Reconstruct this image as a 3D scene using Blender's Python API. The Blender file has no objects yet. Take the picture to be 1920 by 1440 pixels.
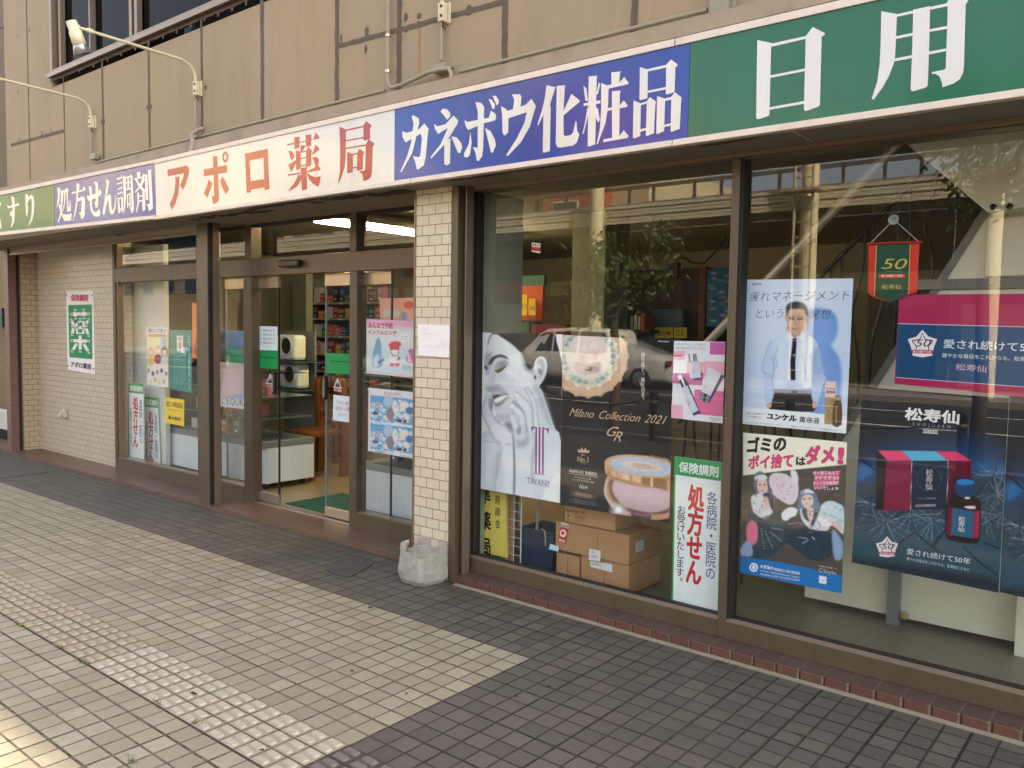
import bpy, bmesh, math, random
import numpy as np
from mathutils import Vector
random.seed(7); RNG = np.random.default_rng(7)
R = math.radians
S = bpy.context.scene
COL = S.collection

# ------------------------------------------------------------------ camera
CAM_H = 1.556
FPX = 1559.74                                   # focal length in pixels of a 1920 px wide frame
ROT = np.array([[0.7736094, 0.6334725, 0.0155254],
                [0.0537024, -0.0411301, -0.9977096],
                [-0.6313830, 0.7726713, -0.0658376]])   # rows: picture right, picture down, view
cd = bpy.data.cameras.new('camera'); cam = bpy.data.objects.new('camera', cd); COL.objects.link(cam)
from mathutils import Matrix
cam.matrix_world = Matrix([[ROT[0][i], -ROT[1][i], -ROT[2][i], (0, 0, CAM_H)[i]] for i in range(3)] + [[0, 0, 0, 1]])
cd.sensor_width = 36; cd.lens = FPX / 1920 * 36; cd.clip_start = .05; cd.clip_end = 3000
S.camera = cam
S.render.resolution_x, S.render.resolution_y = 1024, 768

# ------------------------------------------------------------------ light
SUN_EL, SUN_AZ = R(38), R(25)                   # AZ measured from +X towards +Y (behind the shop)
w = bpy.data.worlds.new('World'); S.world = w; w.use_nodes = True
nt = w.node_tree; nt.nodes.clear()
sky = nt.nodes.new('ShaderNodeTexSky'); sky.sky_type = 'NISHITA'; sky.sun_disc = False
sky.sun_elevation = SUN_EL; sky.sun_rotation = R(90) - SUN_AZ
sky.dust_density = 4.0; sky.ozone_density = .6; sky.air_density = 1.0
hs = nt.nodes.new('ShaderNodeHueSaturation'); hs.inputs['Saturation'].default_value = .45
bg = nt.nodes.new('ShaderNodeBackground'); bg.inputs[1].default_value = .14
wo = nt.nodes.new('ShaderNodeOutputWorld')
nt.links.new(sky.outputs[0], hs.inputs['Color']); nt.links.new(hs.outputs[0], bg.inputs[0]); nt.links.new(bg.outputs[0], wo.inputs[0])
sl = bpy.data.lights.new('sun', 'SUN'); sl.energy = 4.2; sl.angle = R(.5); sl.color = (1, .87, .68)
so = bpy.data.objects.new('sun', sl); COL.objects.link(so)
sd_ = Vector((math.cos(SUN_EL) * math.cos(SUN_AZ), math.cos(SUN_EL) * math.sin(SUN_AZ), math.sin(SUN_EL)))
so.rotation_euler = sd_.to_track_quat('Z', 'Y').to_euler(); so.location = (20, 20, 30)
vs = S.view_settings; vs.view_transform = 'Standard'; vs.look = 'None'; vs.gamma = 1; vs.use_curve_mapping = False
vs.exposure = 2.25
S.cycles.max_bounces = 10; S.cycles.transparent_max_bounces = 24; S.cycles.diffuse_bounces = 5; S.cycles.glossy_bounces = 4
S.cycles.sample_clamp_indirect = 6; S.cycles.caustics_reflective = False; S.cycles.caustics_refractive = False
S.cycles.use_denoising = True

# ------------------------------------------------------------------ pixel -> place on a plane that stands in the scene
def ray(x, y): return ROT.T @ np.array([(x - 960) / FPX, (y - 720) / FPX, 1.0])
def at(x, y, Y):
    d = ray(x, y); t = Y / d[1]; return (d[0] * t, CAM_H + d[2] * t)          # (X, Z) on the facade-parallel plane Y
def ground(x, y, z=0.):
    d = ray(x, y); t = (z - CAM_H) / d[2]; return (d[0] * t, d[1] * t)        # (X, Y) on a level plane

# ------------------------------------------------------------------ materials
def lin(c): return tuple(((v / 255) / 12.92 if v / 255 <= .04045 else ((v / 255 + .055) / 1.055) ** 2.4) for v in c)
MATS = {}
def newmat(name):
    m = bpy.data.materials.new(name); m.use_nodes = True
    return m, m.node_tree, m.node_tree.nodes['Principled BSDF']
def nd(t, typ, **kw):
    n = t.nodes.new(typ)
    for k, v in kw.items():
        if k in n.inputs: n.inputs[k].default_value = v
        else: setattr(n, k, v)
    return n
def mixc(t, fac, a, b, mode='MIX'):
    n = t.nodes.new('ShaderNodeMix'); n.data_type = 'RGBA'; n.blend_type = mode
    for i, v in ((0, fac), (6, a), (7, b)):
        if isinstance(v, (tuple, list)): n.inputs[i].default_value = (*v[:3], 1)
        elif isinstance(v, (int, float)): n.inputs[i].default_value = v
        else: t.links.new(v, n.inputs[i])
    return n.outputs[2]
def ramp(t, src, a, b):
    n = t.nodes.new('ShaderNodeMapRange'); n.inputs[1].default_value = a; n.inputs[2].default_value = b
    t.links.new(src, n.inputs[0]); return n.outputs[0]
def pos(t): return t.nodes.new('ShaderNodeNewGeometry').outputs['Position']
def noise(t, vec, scale, detail=4, rough=.6):
    n = nd(t, 'ShaderNodeTexNoise', Scale=scale, Detail=detail, Roughness=rough); t.links.new(vec, n.inputs['Vector']); return n.outputs['Fac']
def stretch(t, vec, s):
    n = t.nodes.new('ShaderNodeVectorMath'); n.operation = 'MULTIPLY'; t.links.new(vec, n.inputs[0]); n.inputs[1].default_value = s; return n.outputs[0]
def bump(t, p, h, strength=.3, dist=.004):
    b = nd(t, 'ShaderNodeBump', Strength=strength, Distance=dist); t.links.new(h, b.inputs['Height']); t.links.new(b.outputs[0], p.inputs['Normal'])
def M(name, col, rough=.5, metal=0., var=.12, scale=4., dirt=None, dirtamt=.5, bmp=0., bscale=120., spec=.5, coat=0., st=(1, 1, 1), srgb=True):
    if name in MATS: return MATS[name]
    m, t, p = newmat(name); c = lin(col) if srgb else col
    P = pos(t); V = stretch(t, P, st) if st != (1, 1, 1) else P
    n1 = noise(t, V, scale); n2 = noise(t, V, scale * 9, 3)
    f = t.nodes.new('ShaderNodeMath'); f.operation = 'MULTIPLY_ADD'; t.links.new(n2, f.inputs[0]); f.inputs[1].default_value = .4; t.links.new(n1, f.inputs[2])
    f2 = ramp(t, f.outputs[0], .45, 1.0)
    o = mixc(t, f2, tuple(v * (1 - var) for v in c), tuple(min(1, v * (1 + var)) for v in c))
    if dirt:
        dn = ramp(t, noise(t, V, scale * .7, 6, .7), .52, .78)
        mm = t.nodes.new('ShaderNodeMath'); mm.operation = 'MULTIPLY'; t.links.new(dn, mm.inputs[0]); mm.inputs[1].default_value = dirtamt
        o = mixc(t, mm.outputs[0], o, lin(dirt))
    t.links.new(o, p.inputs['Base Color'])
    rr = t.nodes.new('ShaderNodeMath'); rr.operation = 'MULTIPLY_ADD'; t.links.new(n2, rr.inputs[0]); rr.inputs[1].default_value = .16; rr.inputs[2].default_value = rough - .08
    t.links.new(rr.outputs[0], p.inputs['Roughness'])
    p.inputs['Metallic'].default_value = metal; p.inputs['Specular IOR Level'].default_value = spec; p.inputs['Coat Weight'].default_value = coat
    if coat: p.inputs['Coat Roughness'].default_value = .06
    if bmp: bump(t, p, noise(t, P, bscale, 4), bmp, .002)
    MATS[name] = m; return m
def brickmat(name, c1, c2, mortar, bw, bh, ms, off=.5, plane='xz', ox=0., oy=0., rough=.35, coarse=None, spot=.25, bmp=.6, dirt=None, spec=.5):
    m, t, p = newmat(name); P = pos(t)
    s = t.nodes.new('ShaderNodeSeparateXYZ'); t.links.new(P, s.inputs[0]); c = t.nodes.new('ShaderNodeCombineXYZ')
    a, b = {'xz': (0, 2), 'xy': (0, 1), 'yz': (1, 2)}[plane]
    for i, (k, o) in enumerate(((a, ox), (b, oy))):
        ad = t.nodes.new('ShaderNodeMath'); ad.operation = 'ADD'; t.links.new(s.outputs[k], ad.inputs[0]); ad.inputs[1].default_value = o + 300 * (bw if i == 0 else bh)
        t.links.new(ad.outputs[0], c.inputs[i])
    def bt(w_, h_, m_, o_):
        n = t.nodes.new('ShaderNodeTexBrick'); n.offset = o_; n.squash = 1
        for k, v in (('Scale', 1), ('Mortar Size', m_), ('Mortar Smooth', .25), ('Bias', 0), ('Brick Width', w_), ('Row Height', h_)): n.inputs[k].default_value = v
        n.inputs['Color1'].default_value = (*lin(c1), 1); n.inputs['Color2'].default_value = (*lin(c2), 1); n.inputs['Mortar'].default_value = (*lin(mortar), 1)
        t.links.new(c.outputs[0], n.inputs['Vector']); return n
    b1 = bt(bw, bh, ms, off)
    o = b1.outputs['Color']; fac = b1.outputs['Fac']
    if coarse:
        b2 = bt(bw * coarse, bh * coarse, ms * 1.35, 0)
        o = mixc(t, b2.outputs['Fac'], o, lin(tuple(v * .72 for v in mortar)))
        mx = t.nodes.new('ShaderNodeMath'); mx.operation = 'MAXIMUM'; t.links.new(fac, mx.inputs[0]); t.links.new(b2.outputs['Fac'], mx.inputs[1]); fac = mx.outputs[0]
    big = ramp(t, noise(t, P, 1.3, 5, .65), .35, .72)
    o = mixc(t, mixfac(t, big, .22), o, tuple(v * .62 for v in lin(c1)), 'MIX')
    fine = ramp(t, noise(t, P, 130, 4, .8), .50, .72)
    o = mixc(t, mixfac(t, fine, spot), o, tuple(v * .5 for v in lin(c1)))
    mot = ramp(t, noise(t, P, 23, 6, .8), .44, .70); o = mixc(t, mixfac(t, mot, spot * 1.3), o, tuple(v * .66 for v in lin(c1)))
    pit = ramp(t, noise(t, P, 60, 2, .5), .62, .74)
    o = mixc(t, mixfac(t, pit, spot * .8), o, tuple(min(1, v * 1.3) for v in lin(c2)))
    if dirt:
        dn = ramp(t, noise(t, P, .9, 6, .7), .5, .74); o = mixc(t, mixfac(t, dn, .6), o, lin(dirt))
    t.links.new(o, p.inputs['Base Color']); p.inputs['Roughness'].default_value = rough; p.inputs['Specular IOR Level'].default_value = spec
    inv = t.nodes.new('ShaderNodeMath'); inv.operation = 'MULTIPLY_ADD'; t.links.new(fac, inv.inputs[0]); inv.inputs[1].default_value = -1.
    t.links.new(mixfac(t, noise(t, P, 180, 3), .12), inv.inputs[2])
    bump(t, p, inv.outputs[0], bmp, .004)
    MATS[name] = m; return m
def mixfac(t, src, k):
    n = t.nodes.new('ShaderNodeMath'); n.operation = 'MULTIPLY'; t.links.new(src, n.inputs[0]); n.inputs[1].default_value = k; return n.outputs[0]
def C(*c, rough=.42, spec=.2):
    """printed ink / plain flat colour given as sRGB"""
    k = 'ink_%d_%d_%d' % tuple(c) + ('' if rough == .42 else '_%d' % (rough * 100))
    if k in MATS: return MATS[k]
    m, t, p = newmat(k); P = pos(t); c0 = tuple(v * .97 for v in lin(c))
    o = mixc(t, ramp(t, noise(t, P, 14, 4), .3, .7), tuple(v * .94 for v in c0), tuple(min(1, v * 1.04) for v in c0))
    t.links.new(o, p.inputs['Base Color']); p.inputs['Roughness'].default_value = rough; p.inputs['Specular IOR Level'].default_value = spec
    MATS[k] = m; return m
def glassmat(name, tint=(.93, .96, .94), gain=1.9, base=.02):
    m = bpy.data.materials.new(name); m.use_nodes = True; t = m.node_tree; t.nodes.clear()
    tr = nd(t, 'ShaderNodeBsdfTransparent'); tr.inputs[0].default_value = (*tint, 1)
    gl = nd(t, 'ShaderNodeBsdfGlossy'); gl.inputs['Roughness'].default_value = .0; gl.inputs[0].default_value = (1, 1, 1, 1)
    g = t.nodes.new('ShaderNodeNewGeometry'); dt = t.nodes.new('ShaderNodeVectorMath'); dt.operation = 'DOT_PRODUCT'
    t.links.new(g.outputs['Normal'], dt.inputs[0]); t.links.new(g.outputs['Incoming'], dt.inputs[1])
    def mth(op, x, y): n = t.nodes.new('ShaderNodeMath'); n.operation = op; t.links.new(x, n.inputs[0]); n.inputs[1].default_value = y; return n
    ab = mth('ABSOLUTE', dt.outputs['Value'], 0); om = mth('MULTIPLY_ADD', ab.outputs[0], -1); om.inputs[2].default_value = 1; pw = mth('POWER', om.outputs[0], 5)
    f0 = mth('MULTIPLY_ADD', pw.outputs[0], .96); f0.inputs[2].default_value = .04; k = mth('MULTIPLY_ADD', f0.outputs[0], gain); k.inputs[2].default_value = base; k.use_clamp = True
    b = nd(t, 'ShaderNodeBump', Strength=.02, Distance=.01); t.links.new(noise(t, pos(t), 1.1, 1), b.inputs['Height']); t.links.new(b.outputs[0], gl.inputs['Normal'])
    mx = nd(t, 'ShaderNodeMixShader'); t.links.new(k.outputs[0], mx.inputs[0]); t.links.new(tr.outputs[0], mx.inputs[1]); t.links.new(gl.outputs[0], mx.inputs[2])
    o = nd(t, 'ShaderNodeOutputMaterial'); t.links.new(mx.outputs[0], o.inputs[0]); MATS[name] = m; return m
def emitmat(name, col, k):
    m = bpy.data.materials.new(name); m.use_nodes = True; p = m.node_tree.nodes['Principled BSDF']
    p.inputs['Base Color'].default_value = (*col, 1); p.inputs['Emission Color'].default_value = (*col, 1); p.inputs['Emission Strength'].default_value = k; return m
def printmat():
    if 'print' in MATS: return MATS['print']
    m, t, p = newmat('printed_paper'); a = t.nodes.new('ShaderNodeVertexColor'); a.layer_name = 'ink'
    t.links.new(a.outputs[0], p.inputs['Base Color']); p.inputs['Roughness'].default_value = .42; p.inputs['Specular IOR Level'].default_value = .12
    MATS['print'] = m; return m

# ------------------------------------------------------------------ objects
def wloc(o):
    v = Vector((0, 0, 0))
    while o: v += o.location; o = o.parent
    return v
def tag(o, label=None, cat=None, group=None, kind=None):
    for k, v in (('label', label), ('category', cat), ('group', group), ('kind', kind)):
        if v: o[k] = v
    return o
def thing(name, loc, label, cat, group=None):
    o = bpy.data.objects.new(name, None); COL.objects.link(o); o.location = loc; o.empty_display_size = .1
    return tag(o, label, cat, group)
class MB:
    def __init__(s): s.v = []; s.f = []; s.m = []; s.mats = []; s.sm = []
    def mi(s, mat):
        if mat not in s.mats: s.mats.append(mat)
        return s.mats.index(mat)
    def face(s, pts, mat, smooth=False):
        b = len(s.v); s.v += [tuple(map(float, p)) for p in pts]; s.f.append(list(range(b, b + len(pts)))); s.m.append(s.mi(mat)); s.sm.append(smooth)
    def mesh(s, vs, fs, mat, smooth=False):
        b = len(s.v); s.v += [tuple(map(float, p)) for p in vs]; k = s.mi(mat)
        for f in fs: s.f.append([b + i for i in f]); s.m.append(k); s.sm.append(smooth)
    def box(s, a, b, mat, rz=0., c=None, bev=0.):
        x0, y0, z0 = [min(a[i], b[i]) for i in range(3)]; x1, y1, z1 = [max(a[i], b[i]) for i in range(3)]
        if bev > 0:
            bm = bmesh.new(); bmesh.ops.create_cube(bm, size=1)
            for v in bm.verts: v.co = Vector(((x0 + x1) / 2 + v.co.x * (x1 - x0), (y0 + y1) / 2 + v.co.y * (y1 - y0), (z0 + z1) / 2 + v.co.z * (z1 - z0)))
            bmesh.ops.bevel(bm, geom=bm.edges[:], offset=bev, segments=2, affect='EDGES', profile=.5)
            vs = [v.co.copy() for v in bm.verts]; fs = [[v.index for v in f.verts] for f in bm.faces]; bm.free()
        else:
            vs = [(x0, y0, z0), (x1, y0, z0), (x1, y1, z0), (x0, y1, z0), (x0, y0, z1), (x1, y0, z1), (x1, y1, z1), (x0, y1, z1)]
            fs = [(0, 3, 2, 1), (4, 5, 6, 7), (0, 1, 5, 4), (1, 2, 6, 5), (2, 3, 7, 6), (3, 0, 4, 7)]
        if rz:
            cx, cy = c or ((x0 + x1) / 2, (y0 + y1) / 2); co, si = math.cos(rz), math.sin(rz)
            vs = [(cx + (v[0] - cx) * co - (v[1] - cy) * si, cy + (v[0] - cx) * si + (v[1] - cy) * co, v[2]) for v in vs]
        s.mesh(vs, fs, mat)
    def tube(s, path, r, mat, n=10, caps=True):
        path = [Vector(p) for p in path]; rs = r if isinstance(r, (list, tuple)) else [r] * len(path)
        rings = []; up = None
        for i, p in enumerate(path):
            d = (path[min(i + 1, len(path) - 1)] - path[max(i - 1, 0)]).normalized()
            if up is None: up = Vector((0, 0, 1)) if abs(d.z) < .9 else Vector((1, 0, 0))
            a = d.cross(up).normalized(); up = a.cross(d).normalized()
            rings.append([p + (a * math.cos(2 * math.pi * k / n) + up * math.sin(2 * math.pi * k / n)) * rs[i] for k in range(n)])
        vs = [q for g in rings for q in g]; fs = []
        for i in range(len(path) - 1):
            for k in range(n): fs.append((i * n + k, i * n + (k + 1) % n, (i + 1) * n + (k + 1) % n, (i + 1) * n + k))
        s.mesh(vs, fs, mat, True)
        if caps: s.mesh(rings[0], [tuple(range(n))], mat); s.mesh(rings[-1], [tuple(range(n - 1, -1, -1))], mat)
    def prism(s, pts, y0, y1, mat, ax='y'):
        """polygon in the X-Z plane pushed from y0 to y1 (ax 'y'), or polygon in X-Y pushed from z0 to z1 (ax 'z')"""
        q = (lambda p, k: (p[0], k, p[1])) if ax == 'y' else ((lambda p, k: (p[0], p[1], k)) if ax == 'z' else (lambda p, k: (k, p[0], p[1])))
        n = len(pts); vs = [q(p, y0) for p in pts] + [q(p, y1) for p in pts]
        fs = [tuple(range(n)), tuple(range(2 * n - 1, n - 1, -1))] + [(i, (i + 1) % n, n + (i + 1) % n, n + i) for i in range(n)]
        s.mesh(vs, fs, mat)
    def lathe(s, prof, c, mat, n=20, axis=(0, 0, 1)):
        ax = Vector(axis).normalized(); u = ax.orthogonal().normalized(); v = ax.cross(u); c = Vector(c)
        vs = []; fs = []
        for r, h in prof:
            for k in range(n): vs.append(c + ax * h + (u * math.cos(2 * math.pi * k / n) + v * math.sin(2 * math.pi * k / n)) * max(r, 1e-4))
        for i in range(len(prof) - 1):
            for k in range(n): fs.append((i * n + k, i * n + (k + 1) % n, (i + 1) * n + (k + 1) % n, (i + 1) * n + k))
        s.mesh(vs, fs, mat, True)
    def build(s, name, parent=None, label=None, cat=None, group=None, kind=None, recalc=True):
        me = bpy.data.meshes.new(name)
        V = np.array(s.v)
        if parent is not None: off = np.array(wloc(parent))
        elif cat: off = np.array([(V[:, 0].min() + V[:, 0].max()) / 2, (V[:, 1].min() + V[:, 1].max()) / 2, V[:, 2].min()])
        else: off = np.zeros(3)
        me.from_pydata((V - off).tolist(), [], s.f)
        for m in s.mats: me.materials.append(m)
        me.polygons.foreach_set('material_index', s.m); me.polygons.foreach_set('use_smooth', s.sm)
        if recalc:
            bm = bmesh.new(); bm.from_mesh(me); bmesh.ops.recalc_face_normals(bm, faces=bm.faces[:]); bm.to_mesh(me); bm.free()
        me.update()
        o = bpy.data.objects.new(name, me); COL.objects.link(o)
        if parent is not None: o.parent = parent
        else: o.location = off
        return tag(o, label, cat, group, kind)
def copy_tree(o, loc=None, label=None, parent=None):
    c = o.copy(); COL.objects.link(c); c.parent = parent
    if loc is not None: c.location = loc
    if label: c['label'] = label
    for ch in list(o.children): copy_tree(ch, None, None, c)
    return c

# ------------------------------------------------------------------ lettering
GL = {}
def glyph(ch, bold=0., res=3):
    k = (ch, round(bold, 4), res)
    if k in GL: return GL[k]
    cu = bpy.data.curves.new('g', 'FONT'); cu.body = ch; cu.fill_mode = 'FRONT'; cu.offset = bold; cu.resolution_u = res
    o = bpy.data.objects.new('g', cu); COL.objects.link(o)
    me = bpy.data.meshes.new_from_object(o.evaluated_get(bpy.context.evaluated_depsgraph_get()))
    vs = [(v.co.x, v.co.y) for v in me.vertices]; fs = [tuple(p.vertices) for p in me.polygons]
    bpy.data.objects.remove(o); bpy.data.curves.remove(cu); bpy.data.meshes.remove(me)
    wide = ord(ch) > 0x2e80
    adv = 1.0 if wide else ((max(v[0] for v in vs) + .05) if vs else .3)
    GL[k] = (vs, fs, adv, wide); return GL[k]
def crop(ox, oy, s): return lambda pts: [(ox + x / s, oy + y / s) for x, y in pts]
def smooth_poly(pts, n=4):
    P = [np.array(p, float) for p in pts]; out = []; N = len(P)
    for i in range(N):
        a, b, c, d = P[i - 1], P[i], P[(i + 1) % N], P[(i + 2) % N]
        for k in range(n):
            u = k / n
            out.append(.5 * (2 * b + (c - a) * u + (2 * a - 5 * b + 4 * c - d) * u * u + (3 * b - 3 * c + d - a) * u ** 3))
    return [tuple(p) for p in out]
class Art:
    """flat printed matter on a vertical plane: layers of thin shapes, each a hair in front of the one below"""
    EPS = .00012
    def __init__(s, Y=None, p0=None, ex=None):
        if Y is not None: p0, ex = (0., Y), (1., 0.)
        s.p0 = np.array(p0, float); s.ex = np.array(ex, float) / np.hypot(*ex); s.n = np.array([s.ex[1], -s.ex[0]])
        s.mb = MB(); s.k = 0; s.grid = []
    def uv(s, p):
        d = ray(*p); A = np.array([[d[0], -s.ex[0]], [d[1], -s.ex[1]]]); t, u = np.linalg.solve(A, s.p0); return np.array([u, CAM_H + d[2] * t])
    def w(s, q, lift=None):
        l = (s.k if lift is None else lift) * s.EPS; b = s.p0 + s.ex * q[0] + s.n * l; return (b[0], b[1], q[1])
    def poly(s, pts, mat, smooth=0, same=False):
        if not same: s.k += 1
        if smooth: pts = smooth_poly(pts, smooth)
        s.mb.face([s.w(s.uv(p)) for p in pts], mat)
    def polys(s, lst, mat, cr=lambda x: x, smooth=0):
        s.k += 1
        for j, pts in enumerate(lst):
            s.k += .25; s.poly(cr(pts), mat, smooth, True)
        s.k = math.ceil(s.k)
    def ell(s, c, rx, ry, mat, n=24, hole=None):
        s.k += 1
        a = [(c[0] + rx * math.cos(2 * math.pi * i / n), c[1] + ry * math.sin(2 * math.pi * i / n)) for i in range(n)]
        if not hole: s.poly(a, mat, 0, True)
        else:
            b = [(c[0] + hole[0] * math.cos(2 * math.pi * i / n), c[1] + hole[1] * math.sin(2 * math.pi * i / n)) for i in range(n)]
            for i in range(n): s.poly([a[i], a[(i + 1) % n], b[(i + 1) % n], b[i]], mat, 0, True)
    def stroke(s, pts, wd, mat):
        s.k += 1; P = [np.array(p, float) for p in pts]; L = []; Rr = []
        for i in range(len(P)):
            d = P[min(i + 1, len(P) - 1)] - P[max(i - 1, 0)]; d /= max(np.hypot(*d), 1e-6); nn = np.array([-d[1], d[0]]) * wd / 2
            L.append(P[i] + nn); Rr.append(P[i] - nn)
        for i in range(len(P) - 1): s.poly([L[i], L[i + 1], Rr[i + 1], Rr[i]], mat, 0, True)
    @staticmethod
    def spread(b):
        if b <= .004: return [(0, 0)]
        if b < .02: return [(-b, 0), (b, 0), (0, b)]
        return [(0, 0), (-b, -b * .7), (b, -b * .7), (b, b * .7), (-b, b * .7), (0, b), (0, -b)]
    def text(s, st, lb, rb, lt, mat, bold=0., res=3, fit=True, slant=0., gap=0.):
        """line of text: lb/rb = ends of the base line, lt = top of the first letter (pixels on the plane)"""
        s.k += 1; A, B, T = s.uv(lb), s.uv(rb), s.uv(lt)
        adv = 0; items = []
        for ch in st:
            if ch == ' ': adv += .45; continue
            g = glyph(ch, min(bold, 0), res); items.append((adv, g)); adv += g[2] + gap
        adv -= gap
        ux = (B - A) / max(adv, .01); uy = T - A; latin = not any(g[3] for _, g in items)
        lo, hi = (0., .72) if latin else (-.08, .84)
        for dx, dy in s.spread(bold):
            for a, g in items:
                s.mb.mesh([s.w(A + ux * (a + x + dx + slant * y) + uy * ((y + dy - lo) / (hi - lo))) for x, y in g[0]], g[1], mat)
            s.k += .15
        s.k = math.ceil(s.k)
    def vtext(s, st, tl, tr, bl, mat, bold=0., res=3, fill=1.):
        s.k += 1; A, B, D = s.uv(tl), s.uv(tr), s.uv(bl); n = len(st); ux = B - A; uy = (A - D) / n
        for i, ch in enumerate(st):
            if ch == ' ': continue
            g = glyph(ch, min(bold, 0), res); o = A - uy * (i + 1)
            x0 = 0 if g[3] else .25; k0 = s.k
            if ch in '、。': o = o + uy * .55 + ux * .5
            for dx, dy in s.spread(bold):
                s.mb.mesh([s.w(o + ux * (x0 + x + dx) + uy * ((1 - fill) / 2 + fill * (y + dy + .08) / .92)) for x, y in g[0]], g[1], mat); s.k += .15
            s.k = k0
        s.k += 1
    def paint(s, pa):
        """lay a painted print under everything drawn afterwards"""
        s.k += 1; V = []
        for p in pa.P: V.append(s.w(s.uv(p)))
        s.grid.append((V, pa.faces(), pa.col))
    def build(s, name, parent=None, label=None, cat=None, group=None):
        for V, F, c in s.grid: s.mb.mesh(V, F, printmat())
        nv = len(s.mb.v); o = s.mb.build(name, parent, label, cat, group, None, False)
        if s.grid:
            at_ = o.data.color_attributes.new('ink', 'FLOAT_COLOR', 'POINT'); A = np.ones((nv, 4), np.float32); b = nv - sum(len(g[0]) for g in s.grid)
            for V, F, c in s.grid: A[b:b + len(V), :3] = c; b += len(V)
            at_.data.foreach_set('color', A.ravel())
        return o
class Paint:
    """a print painted on a fine lattice of coloured points (soft brush shapes given in picture coordinates)"""
    def __init__(s, tl, tr, br, bl, base, step=1.25):
        q = [np.array(p, float) for p in (tl, tr, br, bl)]
        s.nx = int(max(np.hypot(*(q[1] - q[0])), np.hypot(*(q[2] - q[3]))) / step) + 1; s.ny = int(max(np.hypot(*(q[3] - q[0])), np.hypot(*(q[2] - q[1]))) / step) + 1
        u, v = np.meshgrid(np.linspace(0, 1, s.nx), np.linspace(0, 1, s.ny)); u = u.ravel()[:, None]; v = v.ravel()[:, None]
        s.P = q[0] * (1 - u) * (1 - v) + q[1] * u * (1 - v) + q[2] * u * v + q[3] * (1 - u) * v; s.u, s.v = u[:, 0], v[:, 0]
        s.c = np.tile(np.array(base, float), (len(s.P), 1))
    def faces(s): return [(j * s.nx + i, j * s.nx + i + 1, (j + 1) * s.nx + i + 1, (j + 1) * s.nx + i) for j in range(s.ny - 1) for i in range(s.nx - 1)]
    @property
    def col(s):
        v = np.clip(s.c, 0, 255) / 255; return np.where(v <= .04045, v / 12.92, ((v + .055) / 1.055) ** 2.4) * .97
    def put(s, idx, a, col):
        col = np.array(col, float); s.c[idx] = s.c[idx] * (1 - a[:, None]) + col * a[:, None]
    def poly(s, pts, col, soft=1.2, sm=3, op=1., cr=None):
        if cr: pts = cr(pts)
        if sm: pts = smooth_poly(pts, sm)
        Q = np.array(pts); m = soft
        idx = np.where((s.P[:, 0] > Q[:, 0].min() - m) & (s.P[:, 0] < Q[:, 0].max() + m) & (s.P[:, 1] > Q[:, 1].min() - m) & (s.P[:, 1] < Q[:, 1].max() + m))[0]
        if not len(idx): return
        p = s.P[idx]; d2 = np.full(len(idx), 1e9); ins = np.zeros(len(idx), bool)
        for i in range(len(Q)):
            a, b = Q[i], Q[(i + 1) % len(Q)]; ab = b - a; L = max(ab @ ab, 1e-9); t = np.clip(((p - a) @ ab) / L, 0, 1); e = p - a - t[:, None] * ab
            d2 = np.minimum(d2, (e ** 2).sum(1))
            if a[1] != b[1]:
                c_ = (a[1] > p[:, 1]) != (b[1] > p[:, 1]); ins ^= c_ & (p[:, 0] < (b[0] - a[0]) * (p[:, 1] - a[1]) / (b[1] - a[1]) + a[0])
        sd = np.where(ins, -1, 1) * np.sqrt(d2); a_ = np.clip(.5 - sd / (2 * soft), 0, 1); a_ = a_ * a_ * (3 - 2 * a_) * op
        s.put(idx, a_, col)
    def ell(s, c, rx, ry, col, soft=.3, op=1., rot=0.):
        d = s.P - np.array(c); co, si = math.cos(rot), math.sin(rot); x = (d[:, 0] * co + d[:, 1] * si) / rx; y = (-d[:, 0] * si + d[:, 1] * co) / ry
        r = np.sqrt(x * x + y * y); a = np.clip((1 + soft / 2 - r) / max(soft, 1e-3), 0, 1); i = np.where(a > 0)[0]; s.put(i, (a * a * (3 - 2 * a) * op)[i], col)
    def line(s, pts, wd, col, soft=.8, op=1., cr=None):
        if cr: pts = cr(pts)
        Q = np.array(pts, float); m = wd + soft
        idx = np.where((s.P[:, 0] > Q[:, 0].min() - m) & (s.P[:, 0] < Q[:, 0].max() + m) & (s.P[:, 1] > Q[:, 1].min() - m) & (s.P[:, 1] < Q[:, 1].max() + m))[0]
        if not len(idx): return
        p = s.P[idx]; d2 = np.full(len(idx), 1e9)
        for a, b in zip(Q[:-1], Q[1:]):
            ab = b - a; t = np.clip(((p - a) @ ab) / max(ab @ ab, 1e-9), 0, 1); d2 = np.minimum(d2, ((p - a - t[:, None] * ab) ** 2).sum(1))
        s.put(idx, np.clip((wd / 2 + soft / 2 - np.sqrt(d2)) / soft, 0, 1) * op, col)
    def speck(s, mask_c, rx, ry, cols, dens=.5, inner=0.):
        d = (s.P - np.array(mask_c)) / np.array([rx, ry]); r = np.hypot(d[:, 0], d[:, 1]); i = np.where((r < 1) & (r > inner) & (RNG.random(len(r)) < dens))[0]
        for k in i: s.c[k] = s.c[k] * .45 + np.array(cols[RNG.integers(len(cols))], float) * .55
def sign_plane(Y): return Art(Y)
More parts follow.
